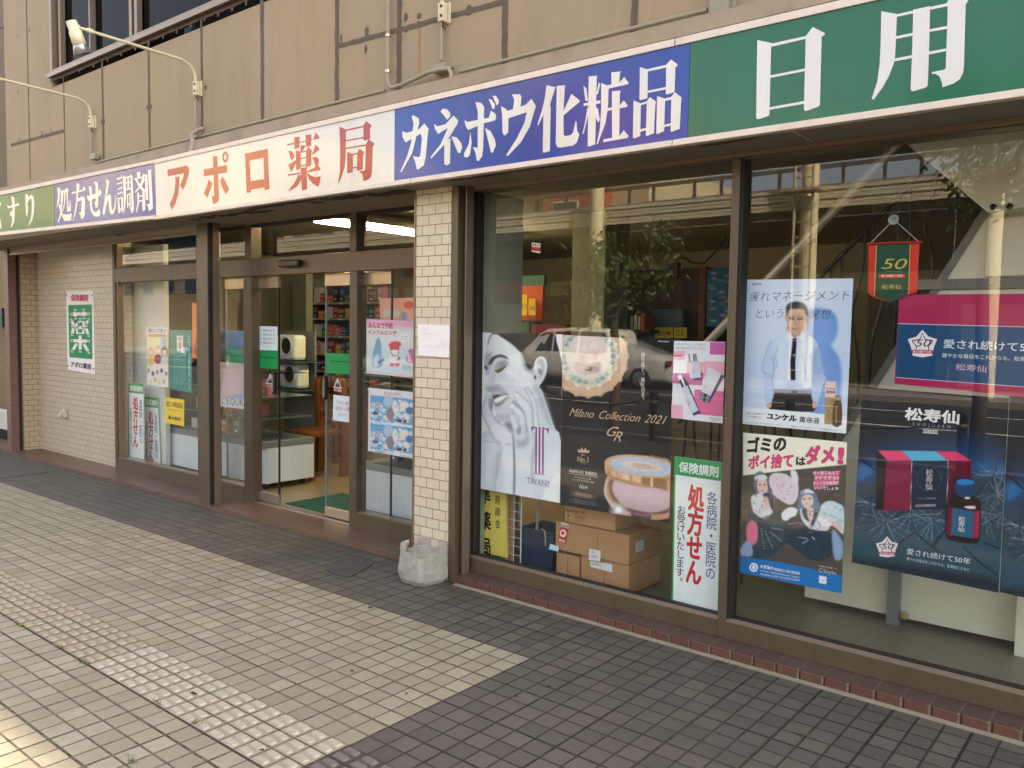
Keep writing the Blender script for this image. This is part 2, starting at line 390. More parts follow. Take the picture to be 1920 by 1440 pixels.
# ================================================================== materials of the setting
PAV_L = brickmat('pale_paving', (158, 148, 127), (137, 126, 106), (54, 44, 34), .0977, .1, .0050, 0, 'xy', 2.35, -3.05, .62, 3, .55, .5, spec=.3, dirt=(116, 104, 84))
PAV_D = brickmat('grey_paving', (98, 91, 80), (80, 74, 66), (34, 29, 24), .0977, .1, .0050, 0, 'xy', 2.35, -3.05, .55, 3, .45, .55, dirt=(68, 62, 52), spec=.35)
PAV_T = brickmat('tactile_paving', (158, 149, 131), (146, 137, 120), (52, 43, 35), .0977, .1, .0046, 0, 'xy', 2.35, -3.05, .55, None, .5, .5, spec=.3)
PAV_T2 = brickmat('tactile_paving_worn', (146, 134, 112), (132, 121, 101), (48, 40, 32), .0977, .1, .0046, 0, 'xy', 2.35, -3.05, .55, None, .5, .5, spec=.3)
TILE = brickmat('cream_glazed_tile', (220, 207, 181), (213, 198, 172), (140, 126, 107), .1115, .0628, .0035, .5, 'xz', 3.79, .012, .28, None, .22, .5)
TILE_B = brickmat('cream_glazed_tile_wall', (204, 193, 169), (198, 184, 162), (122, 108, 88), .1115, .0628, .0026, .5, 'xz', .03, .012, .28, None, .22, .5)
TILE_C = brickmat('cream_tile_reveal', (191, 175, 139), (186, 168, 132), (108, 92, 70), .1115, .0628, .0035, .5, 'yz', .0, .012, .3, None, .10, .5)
PURPLE = brickmat('purple_brown_tile', (128, 92, 82), (118, 84, 76), (92, 70, 62), .095, .048, .003, .5, 'xz', 0, 0, .4, None, .15, .4)
PURPLE_Y = brickmat('purple_brown_tile_side', (128, 92, 82), (118, 84, 76), (92, 70, 62), .095, .048, .003, .5, 'yz', 0, 0, .4, None, .15, .4)
STEP = brickmat('terracotta_tile', (106, 79, 64), (97, 73, 59), (89, 73, 59), .227, .11, .004, .5, 'xy', 0, -3.79, .42, None, .2, .3, dirt=(112, 92, 76))
KERB = brickmat('red_brick_kerb', (106, 70, 55), (92, 62, 50), (124, 110, 92), .108, .4, .006, 0, 'xz', 0, .2, .6, None, .6, .6)
KERBT = brickmat('red_brick_kerb_top', (88, 68, 56), (80, 62, 52), (98, 82, 70), .108, .6, .005, 0, 'xy', 0, .2, .6, None, .4, .4, dirt=(84, 70, 58))
WALL = M('panel_wall', (162, 141, 111), .75, var=.05, scale=1.2, dirt=(142, 121, 90), dirtamt=.4, bmp=.12, bscale=90, st=(1, 1, .35))
def streaks(m, col, st, scale, lo, hi, amt):
    t = m.node_tree; b = t.nodes['Principled BSDF']; src = b.inputs['Base Color'].links[0].from_socket
    f = mixfac(t, ramp(t, noise(t, stretch(t, pos(t), st), scale, 5, .7), lo, hi), amt); t.links.new(mixc(t, f, src, lin(col)), b.inputs['Base Color'])
streaks(WALL, (112, 96, 76), (1, 1, .12), 7, .52, .78, .3); streaks(WALL, (150, 136, 116), (1, 1, .3), 2.2, .45, .7, .5)
CAULK = M('caulk', (97, 84, 72), .8, var=.18, scale=12, bmp=.2)
LEDGE = M('ledge_paint', (159, 140, 118), .7, var=.08, scale=6, dirt=(113, 91, 73), dirtamt=.55, bmp=.1)
SOFFIT = M('soffit_paint', (129, 117, 103), .75, var=.08, scale=3, dirt=(96, 78, 62), dirtamt=.5)
BRONZE = M('bronze_aluminium', (96, 82, 64), .4, .2, var=.12, dirt=(74, 62, 50), dirtamt=.4, scale=2.5, st=(6, 6, .5), spec=.5)
BRONZE_L = M('bronze_edge', (134, 114, 95), .35, .4, var=.05)
DARK = M('dark_slot', (30, 25, 21), .7, var=.1)
STEEL = M('brushed_steel', (205, 186, 164), .26, .75, var=.06, scale=30, st=(.3, 1, 8))
SHUT = M('shutter_slats', (156, 137, 116), .5, .3, var=.06)
CREAMMETAL = M('cream_painted_metal', (210, 197, 164), .45, var=.06, scale=14, dirt=(150, 90, 46), dirtamt=.35)
PIPE = M('pvc_pipe', (149, 140, 117), .5, var=.05, scale=8)
GLASS = glassmat('shop_glass', (.99, 1., .99), 1.45, .0)
GLASS2 = glassmat('upper_glass', (.2, .22, .21), .3, .0)
BLACK = M('black_plastic', (38, 33, 30), .4, var=.1)
CONC = M('weathered_concrete', (164, 158, 145), .85, var=.12, scale=9, dirt=(103, 96, 84), dirtamt=.7, bmp=.7, bscale=40)
INWALL = M('interior_wall', (147, 142, 124), .8, var=.05, scale=2)
INFLOOR = brickmat('vinyl_floor', (148, 131, 102), (143, 127, 98), (119, 102, 78), .45, .45, .002, 0, 'xy', 0, 0, .3, None, .05, .1)
INFLOOR2 = brickmat('vinyl_floor_grey', (134, 129, 108), (129, 125, 103), (106, 98, 80), .3, .3, .002, 0, 'xy', 0, 0, .35, None, .05, .1)
CEIL = M('ceiling_board', (128, 122, 104), .85, var=.05)
ASPH = M('asphalt', (46, 44, 43), .85, var=.25, scale=3, bmp=.5, bscale=140)
WHITEP = M('road_paint', (222, 220, 212), .7, var=.1, scale=9)
GREYW = M('white_melamine', (226, 228, 226), .4, var=.03)
GREYM = M('grey_plastic_trim', (128, 132, 132), .45, var=.05)

# ================================================================== ground
mb = MB()
YK, YS = 3.66, 3.79
X0, XR, YB = -30., -2.35, 3.05
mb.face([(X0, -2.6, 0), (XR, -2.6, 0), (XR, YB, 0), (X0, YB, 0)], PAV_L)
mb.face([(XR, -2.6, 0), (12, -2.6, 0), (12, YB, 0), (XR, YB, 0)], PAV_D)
mb.face([(X0, YB, 0), (XR, YB, 0), (XR, 4.2, 0), (X0, 4.2, 0)], PAV_D)
mb.face([(XR, YB, 0), (12, YB, 0), (12, 4.2, 0), (XR, 4.2, 0)], PAV_D)
mb.face([(X0, -3.1, 0), (12, -3.1, 0), (12, -2.6, 0), (X0, -2.6, 0)], PAV_D)
mb.build('pavement', kind='structure', recalc=False)
mb = MB(); mb.box((X0, -3.3, -.16), (12, -3.1, .0), CONC); mb.build('kerb', kind='structure')
mb = MB(); mb.face([(-400, -400, -.17), (400, -400, -.17), (400, 400, -.17), (-400, 400, -.17)], ASPH); mb.build('ground', kind='structure', recalc=False)
mb = MB()
mb.face([(-60, -3.9, -.166), (40, -3.9, -.166), (40, -4.05, -.166), (-60, -4.05, -.166)], WHITEP)
for x in range(-60, 40, 9): mb.face([(x, -9.0, -.166), (x + 5, -9.0, -.166), (x + 5, -9.16, -.166), (x, -9.16, -.166)], WHITEP)
mb.face([(-60, -12.4, -.166), (40, -12.4, -.166), (40, -12.55, -.166), (-60, -12.55, -.166)], WHITEP)
mb.build('road_marking', kind='structure', recalc=False)
# tactile guide strip with its raised bars
mb = MB()
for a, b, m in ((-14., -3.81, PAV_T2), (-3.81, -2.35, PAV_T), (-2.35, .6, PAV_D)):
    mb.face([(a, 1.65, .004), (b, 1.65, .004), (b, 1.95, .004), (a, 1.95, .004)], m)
BAR_L = M('tactile_bar', (164, 155, 138), .5, var=.1, scale=20, bmp=.3, dirt=(140, 130, 112)); BAR_W = M('tactile_bar_worn', (152, 140, 117), .5, var=.12, scale=20, bmp=.3, dirt=(120, 108, 90)); BAR_D = M('tactile_bar_grey', (104, 98, 88), .5, var=.1, scale=20)
for i in range(-118, 30):
    cx = -2.35 + (i + .5) * .0977
    if cx > .5: continue
    for j in range(3):
        for k in (-1, 1):
            cy = 1.70 + j * .1 + k * .0245; l, w_, h = .034, .0165, .006
            m = BAR_D if cx > -2.35 else (BAR_L if cx > -3.81 else BAR_W)
            ring = lambda s_, z: [(cx + s_ * l * math.copysign(abs(math.cos(t)) ** .45, math.cos(t)), cy + s_ * w_ * math.copysign(abs(math.sin(t)) ** .45, math.sin(t)), z) for t in np.linspace(0, 2 * math.pi, 17)[:-1]]
            n = 6; ring_ = lambda s_, z: [(cx + sx * (l * s_ - w_ * s_) + w_ * s_ * math.cos(t), cy + w_ * s_ * math.sin(t), z) for sx, t in
                [(1, -math.pi / 2 + math.pi * q / (n - 1)) for q in range(n)] + [(-1, math.pi / 2 + math.pi * q / (n - 1)) for q in range(n)]]
            A, B = ring(1, .004), ring(.84, .004 + h); N = len(A)
            mb.mesh(A + B, [(q, (q + 1) % N, N + (q + 1) % N, N + q) for q in range(N)] + [tuple(range(N, 2 * N))], m, False)
mb.build('tactile_path', kind='structure', recalc=False)
# gum and tar spots, dry weeds
mb = MB(); TAR = M('tar_spot', (34, 30, 28), .7)
for px, py, r in ((364, 1302, .022), (490, 1408, .014), (248, 1009, .016), (695, 1141, .018), (968, 1308, .012), (660, 1260, .012), (412, 1090, .012), (95, 1030, .015), (762, 1303, .01), (1030, 1290, .012)):
    c = ground(px, py); n = 9; mb.face([(c[0] + r * (.7 + .5 * random.random()) * math.cos(2 * math.pi * i / n), c[1] + .6 * r * (.7 + .5 * random.random()) * math.sin(2 * math.pi * i / n), .0075) for i in range(n)], TAR)
tag(mb.build('gum_spots', recalc=False), kind='stuff')
mb = MB(); WEED = M('weed', (96, 108, 58), .7); LEAFY = M('dry_leaf', (96, 78, 56), .7)
for px, py in ((35, 1173), (112, 1215), (152, 1241), (162, 1246), (297, 1322), (367, 1359), (246, 1427), (1350, 1243), (1512, 1384)):
    c = ground(px, py)
    for k in range(26):
        x, y = c[0] + random.gauss(0, .022), c[1] + random.gauss(0, .006); a = random.random() * 6.3; l = .006 + .012 * random.random(); h = .006 + .014 * random.random()
        mb.face([(x, y, .002), (x + l * math.cos(a), y + l * math.sin(a), h), (x + .4 * l * math.cos(a + 1), y + .4 * l * math.sin(a + 1), h * .6)], WEED if px < 1000 else LEAFY)
tag(mb.build('weeds', recalc=False), kind='stuff')
# access covers
COVER = M('cover_plate', (76, 76, 74), .5, .3, var=.2, scale=14, dirt=(70, 66, 60)); COVD = M('cover_dark', (78, 72, 66), .6, var=.2, scale=14)
def cover(pts, label, m1):
    P = [ground(*p, .006) for p in pts]; mb = MB(); mb.prism(P, .0, .006, m1, 'z'); c = np.mean(P, 0)
    mb.prism([(c[0] + .035 * math.cos(t), c[1] + .02 * math.sin(t)) for t in np.linspace(0, 6.28, 10)[:-1]], .006, .008, COVD, 'z')
    mb.build('access_cover', None, label, 'access cover')
cover([(612, 1068), (655, 1046), (700, 1055), (688, 1064), (655, 1082), (630, 1078)], 'grey metal access cover set in the paving before the sliding door', COVER)
cover([(0, 886), (60, 875), (88, 885), (30, 893), (0, 896)], 'dark worn access cover near the purple tiled column', COVD)
cover([(52, 854), (92, 850), (104, 855), (62, 859)], 'small dark cover sunk in the terracotta step', COVD)

# ================================================================== the shop building
YW, ZTOP = 3.80, 6.95
XWL, XWR, XSTEP = -10.62, 9.0, 1.3  # upper storey cut off at XSTEP, out of view, to let sun past
YG, YF = 4.14, 4.10            # entrance glazing: glass, frame face
YGR, YFR = 3.835, 3.78         # display window: glass, frame face
bld = thing('shop_building', (-3.6, 6.5, 0), 'beige panel-clad shop building with cream tiled pillar and bronze shopfront', 'building')
# upper wall with its window opening
wx0, wz0 = at(98, 143, YW); wx1 = -5.1; wz1 = wz0 + 1.25
mb = MB(); zb = 2.9
for a, b in (((XWL, YW, zb), (XWR, YW + .16, 4.0 - .001)), ((XWL, YW, 4.0), (wx0, YW + .16, wz1)), ((wx1, YW, wz0), (XSTEP, YW + .16, wz1)), ((XWL, YW, wz1), (XSTEP, YW + .16, ZTOP))): mb.box(a, b, WALL)
mb.box((XSTEP - .16, YW + .161, 2.9), (XSTEP, 10.2, ZTOP - .001), WALL); mb.box((XWL + .16, 10.0, 2.9), (XSTEP - .17, 10.19, ZTOP - .001), WALL)
mb.box((XWL, YW + .17, zb), (XWL + .15, 10.2, ZTOP), WALL)
mb.build('upper_wall', bld)
mb = MB(); mb.box((XWL, YW + .1, ZTOP), (XSTEP, 10.2, ZTOP + .15), CONC); mb.box((XSTEP, YW + .1, 4.0), (XWR, 10.2, 4.1), CONC); mb.build('roof', bld)
# caulked joints
mb = MB()
def smear(x0, z0, x1, z1, w_, y):
    n = max(3, int(math.hypot(x1 - x0, z1 - z0) / .035)); hor = abs(x1 - x0) > abs(z1 - z0); L = []; Q = []
    for i in range(n + 1):
        t = i / n; x, z = x0 + (x1 - x0) * t, z0 + (z1 - z0) * t; a, b = w_ * (.42 + random.random() * .2), w_ * (.42 + random.random() * .2)
        L.append((x, y, z + a) if hor else (x - a, y, z)); Q.append((x, y, z - b) if hor else (x + b, y, z))
    for i in range(n): mb.face([L[i], L[i + 1], Q[i + 1], Q[i]], CAULK)
def blot(x, z, rx, rz, y):
    n = 12; mb.face([(x + rx * (.75 + .4 * random.random()) * math.cos(2 * math.pi * i / n), y, z + rz * (.75 + .4 * random.random()) * math.sin(2 * math.pi * i / n)) for i in range(n)], CAULK)
yc = YW - .003
for px, py in ((54, 200), (121, 230), (193, 200), (280, 200), (378, 80), (492, 100), (632, 100), (749, 50), (947, 50), (1190, 30)):
    x = at(px, py, YW)[0]; top = wz0 if wx0 < x < wx1 else ZTOP
    smear(x, 2.97, x, top, .040 if px > 450 else .030 if px > 160 else .018, yc)
for x in (-1.45, -.6, .25): smear(x, 2.97, x, ZTOP, .03, yc)
for (ax, ay), (bx, by) in (((21, 272), (121, 245)), ((637, 86), (945, 3)),):
    p, q = at(ax, ay, YW), at(bx, by, YW); smear(p[0], p[1], q[0], q[1], .028, yc - .001)
smear(wx0 - .04, wz0 - .03, wx1, wz0 - .03, .05, yc - .0005)
for px, py, rx, rz in ((280, 200, .05, .025), (193, 228, .045, .03), (640, 73, .012, .03), (688, 60, .02, .035), (761, 32, .018, .03), (786, 30, .02, .02), (880, 20, .035, .03), (762, 56, .02, .02), (34, 172, .012, .015), (34, 66, .012, .015), (56, 57, .015, .02), (386, 164, .02, .02), (37, 262, .01, .03), (79, 250, .01, .03), (97, 246, .01, .03), (686, 92, .012, .03), (785, 47, .02, .025)):
    x, z = at(px, py, YW); blot(x, z, rx, rz, yc - .0015)
for px in range(150, 470, 26):
    z = wz0 - .06; x = at(px, 143 - (px - 98) * .437, YW)[0]; blot(x, z, .012 + .01 * random.random(), .03, yc - .0012)
mb.build('caulking', bld, recalc=False)
mb = MB(); RUST = M('rust_streak', (190, 138, 88), .8)
x, z = at(786, 52, YW); mb.face([(x - .006, yc - .002, z), (x + .006, yc - .002, z), (x + .002, yc - .002, z - .33), (x - .003, yc - .002, z - .3)], RUST); mb.build('rust_stain', bld, recalc=False)
# upper window
fr = MB(); t_ = .05
AL = M('grey_aluminium', (128, 112, 96), .4, .4, var=.06)
fr.box((wx0, YW - .02, wz0), (wx1, YW + .1, wz0 + .05), AL); fr.box((wx0, YW - .02, wz0 + .052), (wx0 + .05, YW + .1, wz1), AL)
fr.box((wx0 - .02, YW - .05, wz0 - .025), (wx1, YW - .021, wz0 + .012), BRONZE_L)
xs = [at(p, 60, YW + .05)[0] for p in (115, 172.5, 248, 258)]
for x, ww in ((xs[0], .05), (xs[1], .025), (xs[2], .05), (xs[3], .05)): fr.box((x, YW + .02, wz0 + .052), (x + ww, YW + .07, wz1), AL)
for x in (-6.25, -5.6): fr.box((x, YW + .02, wz0 + .052), (x + .06, YW + .07, wz1), AL)
uw = fr.build('upper_window', bld)
mb = MB(); mb.face([(wx0, YW + .08, wz0), (wx1, YW + .08, wz0), (wx1, YW + .08, wz1), (wx0, YW + .08, wz1)], GLASS2); mb.build('pane', uw, recalc=False)
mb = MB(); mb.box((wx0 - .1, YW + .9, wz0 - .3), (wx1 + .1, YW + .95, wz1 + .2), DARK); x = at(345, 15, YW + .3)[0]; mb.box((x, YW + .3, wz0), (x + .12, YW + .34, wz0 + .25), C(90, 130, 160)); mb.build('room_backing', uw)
# ledge over the sign, soffit under it
mb = MB(); mb.box((-10.7, 3.52, 2.915), (XWR, YW - .002, 2.987), LEDGE)
x, z = at(26, 346, 3.52); mb.build('ledge', bld)
mb = MB()
mb.box((-10.9, 3.76, 2.41), (XWR, 3.775, 2.914), DARK)  # dark sheet puts the shade of the gap above the sign into colour
mb.build('gap_shade_sheet', bld)
mb = MB()
for a, b in ((-11.2, -6.6), (-6.59, -3.81), (-3.80, -1.36), (-1.35, 1.4), (1.41, XWR)):
    mb.box((a, 3.50, 2.404), (b, 3.757 if a > -3.9 else 4.09, 2.42), SOFFIT)
PEEL = M('peeled_dark', (52, 40, 32), .9, var=.3, scale=20)
for px0, px1, wd in ((360, 520, .10), (470, 600, .07), (600, 770, .12), (860, 1060, .06), (1340, 1400, .02)):
    for k in range(9):
        t = px0 + (px1 - px0) * k / 9 + random.uniform(-8, 8); x, y = ground(t, 355.8 - (t - 680) * .1411 + 3 + random.uniform(0, 6) + (6 if wd > .09 else 0), 2.4035)
        n = 9; r1, r2 = .06 + .12 * random.random(), wd * (.3 + .4 * random.random())
        mb.face([(x + r1 * (.5 + .7 * random.random()) * math.cos(2 * math.pi * i / n), max(3.503, y + r2 * (.4 + .8 * random.random()) * math.sin(2 * math.pi * i / n)), 2.4035 - .0002 * k) for i in range(n)], PEEL)
mb.build('soffit', bld)
# slab, ceiling, floor, inner walls
mb = MB(); mb.box((XWL + .16, 4.2, 2.6), (XWR, 10.2, 2.88), CEIL); mb.box((-3.3, 3.87, 2.44), (XWR, 4.2, 2.88), CEIL); mb.build('ceiling', bld)
mb = MB(); mb.box((-10.8, 4.2, -.02), (-3.45, 9.9, .03), INFLOOR); mb.build('shop_floor', bld)
mb = MB(); mb.box((-3.44, 3.9, -.02), (XWR, 9.9, .05), INFLOOR2); mb.build('display_floor', bld)
mb = MB(); mb.box((-10.8, 9.9, 0), (XWR, 10.1, 2.6), INWALL); mb.box((-11.0, 4.25, 0), (-10.81, 9.9, 2.6), INWALL); mb.box((2.6, 3.95, 0), (2.75, 9.9, 2.6), INWALL); mb.build('inner_wall', bld)
mb = MB(); mb.box((1.3, YFR + .05, 0), (XWR, 3.94, 2.43), WALL); mb.build('side_wall', bld)
# steps and kerbs
mb = MB(); mb.box((-11.6, YS, -.02), (-3.82, 4.22, .022), STEP)
rn = random.Random(3); BN = M('step_nosing', (112, 82, 66), .55, var=.2, scale=12)
x = -10.2
while x < -3.9:
    l = .11; mb.box((x, YS - .012 + rn.uniform(-.002, .003), -.01), (x + l - .004, YS - .001, .021 + rn.uniform(-.006, .002)), BN); x += l
mb.build('entrance_step', bld)
mb = MB(); mb.box((-3.46, YK, -.02), (XWR, YFR + .03, .049), KERBT)
x = -3.46
rn = random.Random(5)
while x < 2:
    mb.box((x + .003, YK - .006 - rn.random() * .003, -.01), (x + .105, YK - .0005, .046 + rn.random() * .004), KERB, bev=.004); x += .1085
mb.box((-3.4, YK - .035, -.01), (2, YK - .0065, .006), M('mortar_line', (150, 138, 116), .85, var=.15, scale=14))
mb.build('kerb_step', bld)
# tiled pillar, tiled recess, purple column
XPL, XPR = -3.79, -3.49
mb = MB(); mb.box((XPL, 3.67, 0), (XPR, 3.86, 2.404), TILE); mb.box((XPL + .004, 3.861, 0), (XPR + .05, 4.3, 2.404), M('jamb_plaster', (150, 154, 134), .8))
pil = mb.build('tile_pillar', bld)
mb = MB(); mb.box((XPL - .012, 3.664, .0), (XPL, 3.69, 2.404), BRONZE_L)
x0, x1 = at(845, 700, 3.67)[0], at(856, 700, 3.67)[0]
mb.box((XPR + .001, 3.675, 0), (x0 + .002, 3.7, 2.404), BRONZE_L); mb.box((x0 + .003, 3.668, 0.0), (x1, 3.72, 2.404), BRONZE)
mb.box((x1 + .001, 3.74, 0.0), (-3.40, 3.775, 2.404), DARK); mb.box((-3.40, 3.70, .05), (-3.392, 3.76, 2.404), BRONZE_L)
xa, xb = at(866, 700, 3.765)[0], at(872, 700, 3.765)[0]; mb.box((xa, 3.765, .05), (xb, 3.9, 2.404), TILE_B)
mb.build('shutter_guide', bld)
XT = at(73.5, 650, 4.15)[0]
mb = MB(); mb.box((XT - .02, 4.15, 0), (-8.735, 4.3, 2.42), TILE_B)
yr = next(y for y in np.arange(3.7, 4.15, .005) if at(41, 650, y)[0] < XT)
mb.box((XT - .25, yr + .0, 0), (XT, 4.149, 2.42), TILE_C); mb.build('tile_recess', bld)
yq = next(y for y in np.arange(3.5, 4.15, .005) if at(32, 650, y)[0] < XT); yp = next(y for y in np.arange(3.4, 4.15, .005) if at(17.5, 650, y)[0] < XT)
mb = MB(); xl = at(10, 650, yp)[0]; mb.box((xl, yp, 0), (XT, yp + .01, 2.404), PURPLE); mb.box((xl, yp + .0105, 0), (XT + .0005, yq, 2.404), PURPLE_Y); mb.build('purple_column', bld)
mb = MB(); mb.box((XT - .2, yq + .001, 0), (XT + .004, yr - .001, 2.404), DARK); mb.box((XT + .0045, yr - .016, 0), (XT + .008, yr - .002, 2.404), BRONZE_L); mb.build('door_guide', bld)
# drawn-up shutter above the recess
mb = MB(); z0 = at(368, 440, 3.85)[1]; x0, x1 = XT + .01, -6.60
mb.box((x0, 3.84, z0), (x1, 3.88, z0 + .03), BRONZE_L); mb.box((x0, 3.85, z0 + .032), (x1, 3.885, z0 + .07), SHUT)
mb.box((x0, 3.842, z0 + .072), (x1, 3.88, z0 + .115), SHUT)
mb.box((-8.1, 3.836, z0 + .07), (-7.98, 3.841, z0 + .1), BLACK)
for x in np.arange(x0 + .3, x1, .55): mb.lathe([(.007, 0), (.007, .006), (0, .006)], (x, 3.842, z0 + .095), BLACK, 8, (0, -1, 0))
mb.build('rolled_shutter', bld)
# post between window and door
mb = MB(); xa, xb = at(370, 600, 3.80)[0], at(390, 600, 3.80)[0]
mb.box((xa, 3.80, .0), (xb, 3.9, 2.404), BRONZE); mb.box((xb + .0005, 3.806, .02), (xb + .012, 3.836, 2.404), DARK); mb.box((xb + .0005, 3.84, .0), (xb + .016, 3.9, 2.404), BRONZE_L)
mb.build('shutter_post', bld)
# entrance glazing
zt0, zt1, zs1 = 1.972, 2.118, .153
fr = MB(); Fm = BRONZE; B_ = .004
fr.box((-8.743, YF, 0), (-8.69, YG + .06, 2.42), Fm); fr.box((-8.689, YF + .012, zs1 + .001), (-8.655, YG + .05, 2.42), BRONZE_L)
fr.box((-8.688, YF, zt0), (-7.11, YG + .05, zt1), Fm, bev=B_); fr.box((-8.688, YF, .02), (-7.11, YG + .05, zs1 - .012), Fm); fr.box((-8.688, YF + .006, zs1 - .0115), (-7.11, YG + .05, zs1), BRONZE_L)
fr.box((-7.109, YF, 0), (-6.87, YG + .06, 2.42), Fm); fr.box((-8.688, YF + .005, 2.385), (-7.11, YG + .05, 2.42), Fm)
lw = fr.build('shop_window', bld)
def pane(par, x0, x1, z0, z1, y, name='pane', m=None):
    q = MB(); q.face([(x0, y, z0), (x1, y, z0), (x1, y, z1), (x0, y, z1)], m or GLASS); return q.build(name, par, recalc=False)
pane(lw, -8.66, -7.11, zs1, zt0, YG); pane(lw, -8.66, -7.11, zt1, 2.39, YG)
fr = MB(); xB0, xB1, xC0, xC1 = -6.355, -6.233, -4.947, -4.862
fr.box((xB0, YF, .02), (xB1, YG + .06, zt0 - .001), Fm, bev=B_); fr.box((xB0 + .03, YF, zt1 + .001), (xB1, YG + .06, 2.42), Fm)
fr.box((xC0, YF, .02), (xC1, YG + .06, zt0 - .001), Fm, bev=B_); fr.box((xC0, YF, zt1 + .001), (xC1 - .01, YG + .06, 2.42), Fm)
fr.box((-6.869, YF, zt0), (-4.2, YG + .02, zt1), Fm, bev=B_)
fr.box((-6.869, YF + .01, 2.39), (-4.2, YG + .05, 2.42), DARK)
for a, b in ((-6.869, xB0 - .001), (xC1 + .001, -4.2)): fr.box((a, YF, .02), (b, YG + .05, zs1 - .014), Fm); fr.box((a, YF + .006, zs1 - .0135), (b, YG + .05, zs1 - .002), BRONZE_L)
fr.box((xB1, YF + .02, .018), (xC0, YG + .06, .027), M('door_track', (150, 140, 128), .4, .6, var=.1)); fr.box((xB1, YF + .03, .0275), (xC0, YF + .036, .033), STEEL); fr.box((-4.25, YF, 0), (-4.2, YG + .06, 2.42), Fm)
ef = fr.build('entrance_frame', bld)
pane(ef, -6.868, xB0, zs1 - .01, zt0, YG - .01); pane(ef, -6.868, xB0 + .03, zt1, 2.4, YG); pane(ef, xC1, -4.25, zs1 - .01, zt0, YG - .01); pane(ef, xB1, xC0, zt1, 2.4, YG); pane(ef, xC1, -4.25, zt1, 2.4, YG)
a, b = at(531, 502, YF), at(568, 486.7, YF); mb = MB(); mb.box((a[0], YF - .055, a[1]), (b[0], YF - .0015, b[1]), BLACK, bev=.012); mb.build('door_sensor', ef)
# sliding leaves
YD = YG + .045
def leaf(x0, x1, hx, label, tape):
    d = MB(); d.box((x0, YD - .015, .036), (x1, YD + .015, .112), STEEL, bev=.002); d.box((x0, YD - .015, 1.872), (x1, YD + .015, 1.968), STEEL, bev=.002)
    for x in (x0, x1 - .008): d.box((x, YD - .008, .113), (x + .008, YD + .008, 1.871), BLACK if x != x0 else GREYM)
    d.lathe([(.008, 0), (.008, .003), (0, .003)], ((x0 + x1) / 2 + .05, YD - .015, .07), BLACK, 10, (0, -1, 0))
    o = d.build('sliding_door', bld); o['label'] = label
    pane(o, x0 + .008, x1 - .008, .113, 1.871, YD)
    q = MB(); q.box((x0 + .009, YD - .004, tape[0]), (x1 - .009, YD - .002, tape[1]), C(38, 150, 84)); q.box((x0 + .05, YD - .0045, (tape[0] + tape[1]) / 2 + .012), (x1 - .03, YD - .0041, (tape[0] + tape[1]) / 2 + .02), C(24, 92, 60)); q.build('door_tape', o)
    q = MB(); q.box((hx, YD - .045, hz0), (hx + .034, YD - .012, hz1), M('door_pull', (58, 50, 46), .35, .5), bev=.008); q.box((hx + .006, YD - .047, hz0 + .02), (hx + .022, YD - .0455, hz1 - .02), GREYM); q.build('handle', o)
hz1 = at(518, 697, YD)[1]; hz0 = at(518, 739, YD)[1]
tz1, tz0 = at(500, 656, YD)[1], at(500, 691, YD)[1]
xl1 = at(524, 700, YD)[0]; xr0 = at(611.5, 700, YD)[0]
leaf(at(425, 700, YD)[0], xl1, xl1 - .05, 'door leaf slid half open with a white notice on it', (tz0, tz1))
leaf(xr0, at(735, 700, YD)[0], xr0 + .012, 'door leaf by the red and white warning sticker', (tz0 + .0, tz1 - .0))
# display window
fr = MB(); zr0, zr1 = .05, .153; xJ0, xJ1 = at(872, 700, YFR)[0], at(887, 700, YFR)[0]; xM0, xM1 = -1.751, -1.709
fr.box((xJ0, YFR, zr0), (xJ1 - .02, YGR + .04, 2.404), Fm); fr.box((xJ1 - .019, YFR + .02, zr1), (xJ1, YGR + .03, 2.38), DARK)
for a, b in ((xJ1 - .019, xM0), (xM1, 1.29)):
    fr.box((a, YFR, zr0 + .001), (b, YGR + .04, zr1 - .016), Fm); fr.mesh([(a, YFR, zr1 - .0155), (b, YFR, zr1 - .0155), (b, YFR + .022, zr1 - .001), (a, YFR + .022, zr1 - .001)], [(0, 1, 2, 3)], BRONZE_L)
    fr.box((a, YFR + .024, zr1 - .0155), (b, YGR + .01, zr1 + .003), DARK)
    fr.box((a, YFR + .02, 2.378), (b, YGR + .04, 2.403), Fm)
fr.box((xJ0, YFR - .02, 2.384), (1.3, YFR + .018, 2.4035), BRONZE_L)
fr.box((xM0, YFR, zr0 + .001), (xM1, YGR + .05, 2.383), BRONZE, bev=.003); fr.box((xM1 + .0005, YFR + .01, zr1), (xM1 + .016, YGR + .03, 2.377), DARK)
dw = fr.build('display_window', bld)
pane(dw, xJ1 - .02, xM0, zr1 - .012, 2.38, YGR); pane(dw, xM1, 1.29, zr1 - .012, 2.38, YGR)
# ================================================================== the fascia sign
def acryl(name, c):
    return M(name, c, .16, var=.05, scale=5, coat=.12, spec=.4, dirt=tuple(v * .86 for v in c), dirtamt=.6, st=(1, 1, .12))
S_BLUE, S_GREEN, S_WHITE = acryl('sign_blue', (28, 66, 152)), acryl('sign_green', (16, 100, 62)), acryl('sign_white', (218, 212, 202))
S_RED = acryl('sign_red', (166, 24, 30)); S_LET = acryl('sign_letter_white', (226, 221, 212))
S_FRAME = M('sign_frame', (226, 210, 194), .5, .1, var=.05, scale=10, dirt=(160, 136, 112), dirtamt=.35)
YSG = 3.46
xA, xBl, xGr = -6.64, -3.765, -1.822
zi0, zi1, zo0, zo1 = 2.432, 2.852, 2.404, 2.884
sign = thing('shop_sign', (-4.5, YSG, 2.4), 'long fascia sign of blue, white and green panels with Japanese lettering', 'sign')
LP0, LEX = (-6.62, 3.46), (2.68, .19)
la = Art(p0=LP0, ex=LEX)
fr = MB()
